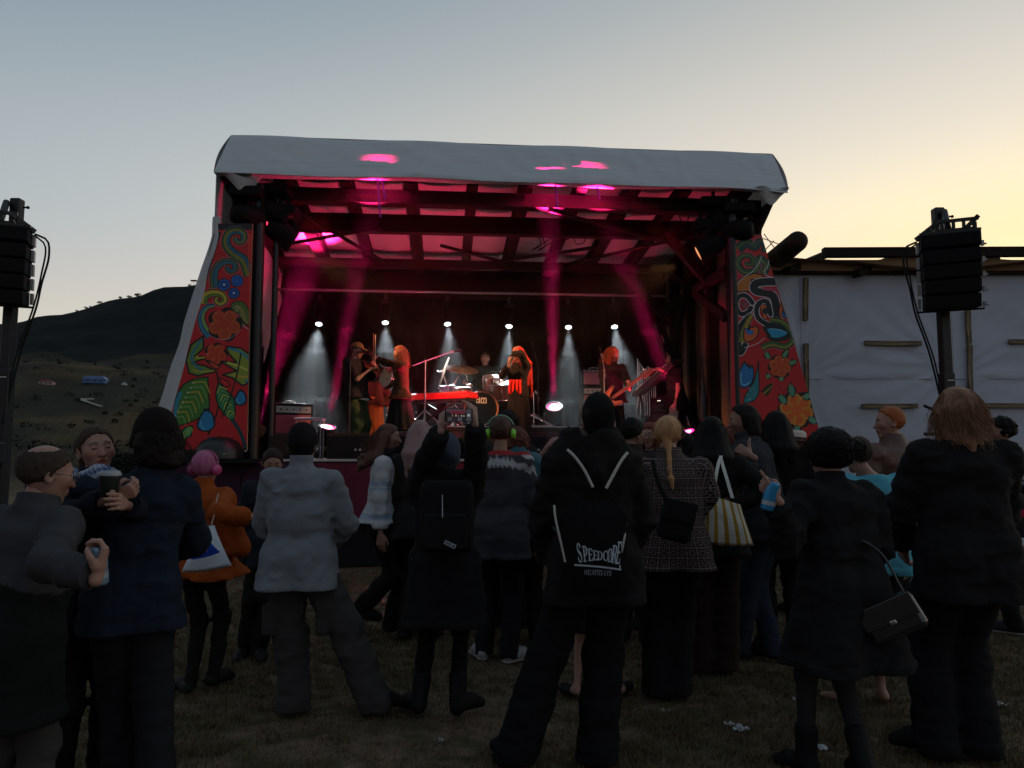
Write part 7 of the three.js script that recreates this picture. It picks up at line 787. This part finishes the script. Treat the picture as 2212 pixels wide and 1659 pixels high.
  const bagF = (zs) => (u, v) => { const neck = sstep(0.72, 1, v), hw = lerp(72, 16, neck), p = at(lerp(1283 - hw, 1283 + hw, u), lerp(1292 - 6 * Math.sin(u * 3.14), 1050, v), bd), e = Math.sin(u * Math.PI) * Math.sin(Math.min(1, v * 1.15 + 0.02) * Math.PI); p.z += zs * (0.055 * Math.pow(Math.max(0, e), 0.6) + 0.008 * noise3(u * 5, v * 6, 3) * e + neck * 0.006 * Math.sin(u * 40)); return p.sub(off); };
  part('bag_front', grid(48, 64, bagF(1)), new THREE.MeshPhysicalMaterial({ map: print, roughness: 0.9, specularIntensity: 0.25, side: THREE.DoubleSide }), bagT); part('bag_back', grid(20, 20, bagF(-0.5)), M(INK, 0.9), bagT);
  const cordM = M([0.42, 0.4, 0.36], 0.8), cord = (pts, r = 0.0055) => part('cord', tube(pts.map(([x, y, d]) => at(x, y, d).sub(off)), r, 30, 6), cordM, bagT);
  cord([[1226, 972, 3.68], [1240, 985, 3.645], [1262, 1015, 3.62], [1281, 1053, 3.6]], 0.0075); cord([[1355, 978, 3.68], [1342, 995, 3.645], [1328, 1020, 3.62], [1309, 1055, 3.6]], 0.0075); cord([[1197, 1092, 3.66], [1200, 1120, 3.62], [1210, 1165, 3.6], [1221, 1214, 3.6]]); cord([[1353, 1130, 3.64], [1348, 1165, 3.6], [1340, 1205, 3.6], [1336, 1228, 3.6]]);
  // striped tote and the white bag with the blue square: cloth bags closed all round
  const clothBag = (name, label, d, quad, depth, tex, strapsAt, strapM, strapW) => {
    const [tl, tr, br, bl] = quad, c0 = at((tl[0] + br[0]) / 2, (tl[1] + br[1]) / 2, d), t = thing(name, label, 'bag', c0.toArray());
    part('bag_body', grid(80, 24, (u, v) => { const a = u * Math.PI * 2, k = (1 - Math.cos(a)) / 2, sx = a < Math.PI ? k : k, L = [lerp(bl[0], tl[0], v), lerp(bl[1], tl[1], v)], R = [lerp(br[0], tr[0], v), lerp(br[1], tr[1], v)], p = at(lerp(L[0], R[0], sx), lerp(L[1], R[1], sx) + (1 - v) * 5 * Math.sin(sx * 3.14), d), e = Math.sin(a) * depth * (0.35 + 0.65 * Math.sin(Math.min(1, 0.25 + (1 - v) * 0.85) * 2.4)) * (v < 0.06 ? Math.sqrt(v / 0.06) : 1); p.z += e + 0.011 * noise3(sx * 5, v * 4, 6 + d) * Math.sign(e); return p.sub(c0); }), new THREE.MeshPhysicalMaterial({ map: tex, roughness: 0.9, specularIntensity: 0.3, side: THREE.DoubleSide, bumpMap: weave, bumpScale: 0.001 }), t);
    for (const s of strapsAt) { const P = s.map(([x, y, dd]) => at(x, y, dd).sub(c0)), cv = new THREE.CatmullRomCurve3(P); part('strap', grid(24, 1, (u, v) => cv.getPoint(u).add(V((v - 0.5) * strapW, 0, 0.004))), strapM, t); }
    return t;
  };
  const stripes = canvas(512, 256, (c) => { c.fillStyle = '#c9c4ba'; c.fillRect(0, 0, 512, 256); c.fillStyle = '#a37f32'; for (let i = 0; i < 14; i++) c.fillRect(i * 36.57 + 4, 0, 14, 256); c.globalAlpha = 0.15; for (let i = 0; i < 300; i++) { c.fillStyle = i % 2 ? '#000' : '#fff'; c.fillRect(rnd() * 512, rnd() * 256, 40 * rnd(), 2); } });
  clothBag('tote_bag', 'cream tote bag with mustard stripes on the shoulder of the woman with loose black hair', 4.92, [[1519, 1066], [1598, 1090], [1628, 1178], [1514, 1172]], 0.085, stripes, [[[1541, 1068, 4.86], [1546, 1030, 4.95], [1552, 1000, 5.08], [1558, 984, 5.32]], [[1582, 1076, 4.86], [1570, 1035, 4.95], [1561, 1005, 5.08], [1556, 984, 5.32]]], M([0.5, 0.47, 0.42], 0.85), 0.022);
  const blueSq = canvas(512, 512, (c) => { c.fillStyle = '#c6ccd6'; c.fillRect(0, 0, 512, 512); c.fillStyle = '#1c3f9a'; c.save(); c.translate(120, 250); c.rotate(-0.25); c.fillRect(-76, -56, 150, 150); c.fillStyle = '#c8d2de'; c.beginPath(); c.moveTo(-60, 50); c.lineTo(-52, -30); c.lineTo(-10, -66); c.lineTo(34, -60); c.lineTo(30, 20); c.lineTo(-14, 66); c.closePath(); c.fill(); c.restore(); });
  clothBag('string_bag', 'white string bag with a blue square print on the back of the orange top', 4.68, [[446, 1136], [459, 1136], [500, 1222], [392, 1236]], 0.075, blueSq, [[[428, 1062, 4.82], [434, 1090, 4.76], [442, 1118, 4.71], [449, 1138, 4.68]], [[472, 1066, 4.82], [467, 1090, 4.76], [462, 1116, 4.71], [456, 1138, 4.68]]], M([0.4, 0.3, 0.24], 0.9), 0.008);
  // black backpack with a small tag on the filming person's back; shoulder bag; glossy handbag
  const bp = at(965, 1115, 4.36), pack = thing('backpack', 'flat black backpack with a small patterned tag on the back of the filming person', 'backpack', bp.toArray()); part('main_pouch', rbox(0.3, 0.4, 0.12, 0.05, 0, 0, 0), cloth([0.012, 0.0115, 0.012]), pack); part('front_pocket', rbox(0.24, 0.2, 0.05, 0.02, 0, -0.08, 0.07), cloth([0.013, 0.0125, 0.0125]), pack); part('zip', [rod(V(-0.02, 0.12, 0.062), V(-0.015, -0.0, 0.098), 0.003)], steel, pack); for (const k of [-1, 1]) part('shoulder_strap', bar(V(k * 0.11, 0.18, -0.04), V(k * 0.13, 0.26, -0.16), 0.05, 0.012), cloth([0.012, 0.0115, 0.012]), pack);
  const tagTex = canvas(128, 48, (c) => { c.fillStyle = '#aeb2ba'; c.fillRect(0, 0, 128, 48); c.strokeStyle = '#2a2f44'; c.lineWidth = 6; for (const x of [26, 62]) { c.beginPath(); c.arc(x, 24, 15, 0, 7); c.stroke(); c.beginPath(); c.arc(x, 24, 6, 0, 7); c.stroke(); } c.fillStyle = '#15161c'; c.beginPath(); c.arc(104, 26, 15, 0, 7); c.fill(); }); part('tag', put(new THREE.BoxGeometry(0.066, 0.022, 0.004), 0.028, -0.145, 0.1, 0, 0, -0.45), new THREE.MeshPhysicalMaterial({ map: tagTex, roughness: 0.5 }), pack);
  const sp = at(1462, 1125, 4.58), sb = thing('shoulder_bag', 'soft black shoulder bag hanging across the lace jacket', 'bag', sp.toArray()); part('bag_body', rbox(0.2, 0.24, 0.1, 0.04, 0, 0, 0, 0, 0, -0.25), cloth([0.012, 0.0115, 0.011]), sb); part('flap', rbox(0.19, 0.12, 0.014, 0.006, 0.01, 0.06, 0.055, 0, 0, -0.25), cloth([0.0135, 0.013, 0.0125]), sb); part('strap', tube([[1410, 995, 4.66], [1418, 1030, 4.6], [1432, 1065, 4.58], [1450, 1100, 4.58]].map((p) => at(...p).sub(sp)), 0.014, 20, 6), cloth([0.011, 0.0105, 0.01]), sb);
  const hb = at(1928, 1335, 3.58), hand = thing('handbag', 'glossy black handbag swinging beside the black coat', 'handbag', hb.toArray(), -0.5); hand.rotation.z = 0.5; part('bag_body', rbox(0.26, 0.17, 0.09, 0.03, 0, 0, 0), M([0.02, 0.02, 0.022], 0.18, { clearcoat: 0.6 }), hand); part('flap', rbox(0.25, 0.1, 0.012, 0.005, 0, 0.035, 0.05), M([0.022, 0.022, 0.024], 0.15, { clearcoat: 0.6 }), hand); part('clasp', rbox(0.03, 0.018, 0.012, 0.004, 0, -0.01, 0.058), chrome, hand); part('strap', tube([V(-0.1, 0.08, 0), V(-0.12, 0.2, 0), V(-0.1, 0.34, -0.02), V(0.02, 0.38, -0.04), V(0.1, 0.28, -0.02), V(0.1, 0.08, 0)], 0.007, 30, 6), M([0.02, 0.02, 0.022], 0.25), hand);
  // litter on the grass
  const litter = (px, py, w, h, label, col) => { const d = EYE / (-ray(px, py).y / -ray(px, py).z), p = at(px, py, d), s = Math.floor(px), t = solo('plastic_litter', put(grid(10, 6, (u, v) => V((u - 0.5) * w, 0.004 + 0.022 * Math.abs(noise3(u * 4 + s, v * 4, 2)), (v - 0.5) * h + 0.02 * noise3(u * 3, v * 3, s))), p.x, 0.006, p.z, 0, rr(-0.6, 0.6)), M(col ?? [0.5, 0.52, 0.54], 0.3), label, 'litter'); return t; };
  litter(1578, 1571, 0.07, 0.03, 'crumpled white wrapper on the grass, left piece of a torn pair'); litter(1602, 1581, 0.085, 0.06, 'crumpled clear wrapper on the grass, right piece of a torn pair'); litter(1775, 1622, 0.06, 0.05, 'small white scrap on the grass between the feet of the black-coated person'); litter(2158, 1527, 0.1, 0.05, 'flattened pale cup on the grass right of the black boots', [0.34, 0.33, 0.32]); litter(1715, 1516, 0.02, 0.02, 'tiny pale scrap on the grass beside the bare feet'); litter(1437, 1542, 0.05, 0.012, 'thin pale strip on the bare ground below the patterned shoes', [0.3, 0.28, 0.25]); litter(952, 1606, 0.03, 0.05, 'two pale straws of plastic on the grass below the filming person', [0.35, 0.35, 0.34]);
  const rp = [[2180, 1291], [2195, 1296], [2215, 1303], [2260, 1312]].map(([x, y]) => { const r = ray(x, y), d = EYE / (r.y / r.z); return at(x, y, d).setY(0.025); }); solo('rope', tube(rp, 0.022, 30, 8), M([0.36, 0.28, 0.2], 0.9), 'pale rope lying on the grass at the right edge', 'rope');
})();
renderer.render(scene, camera);
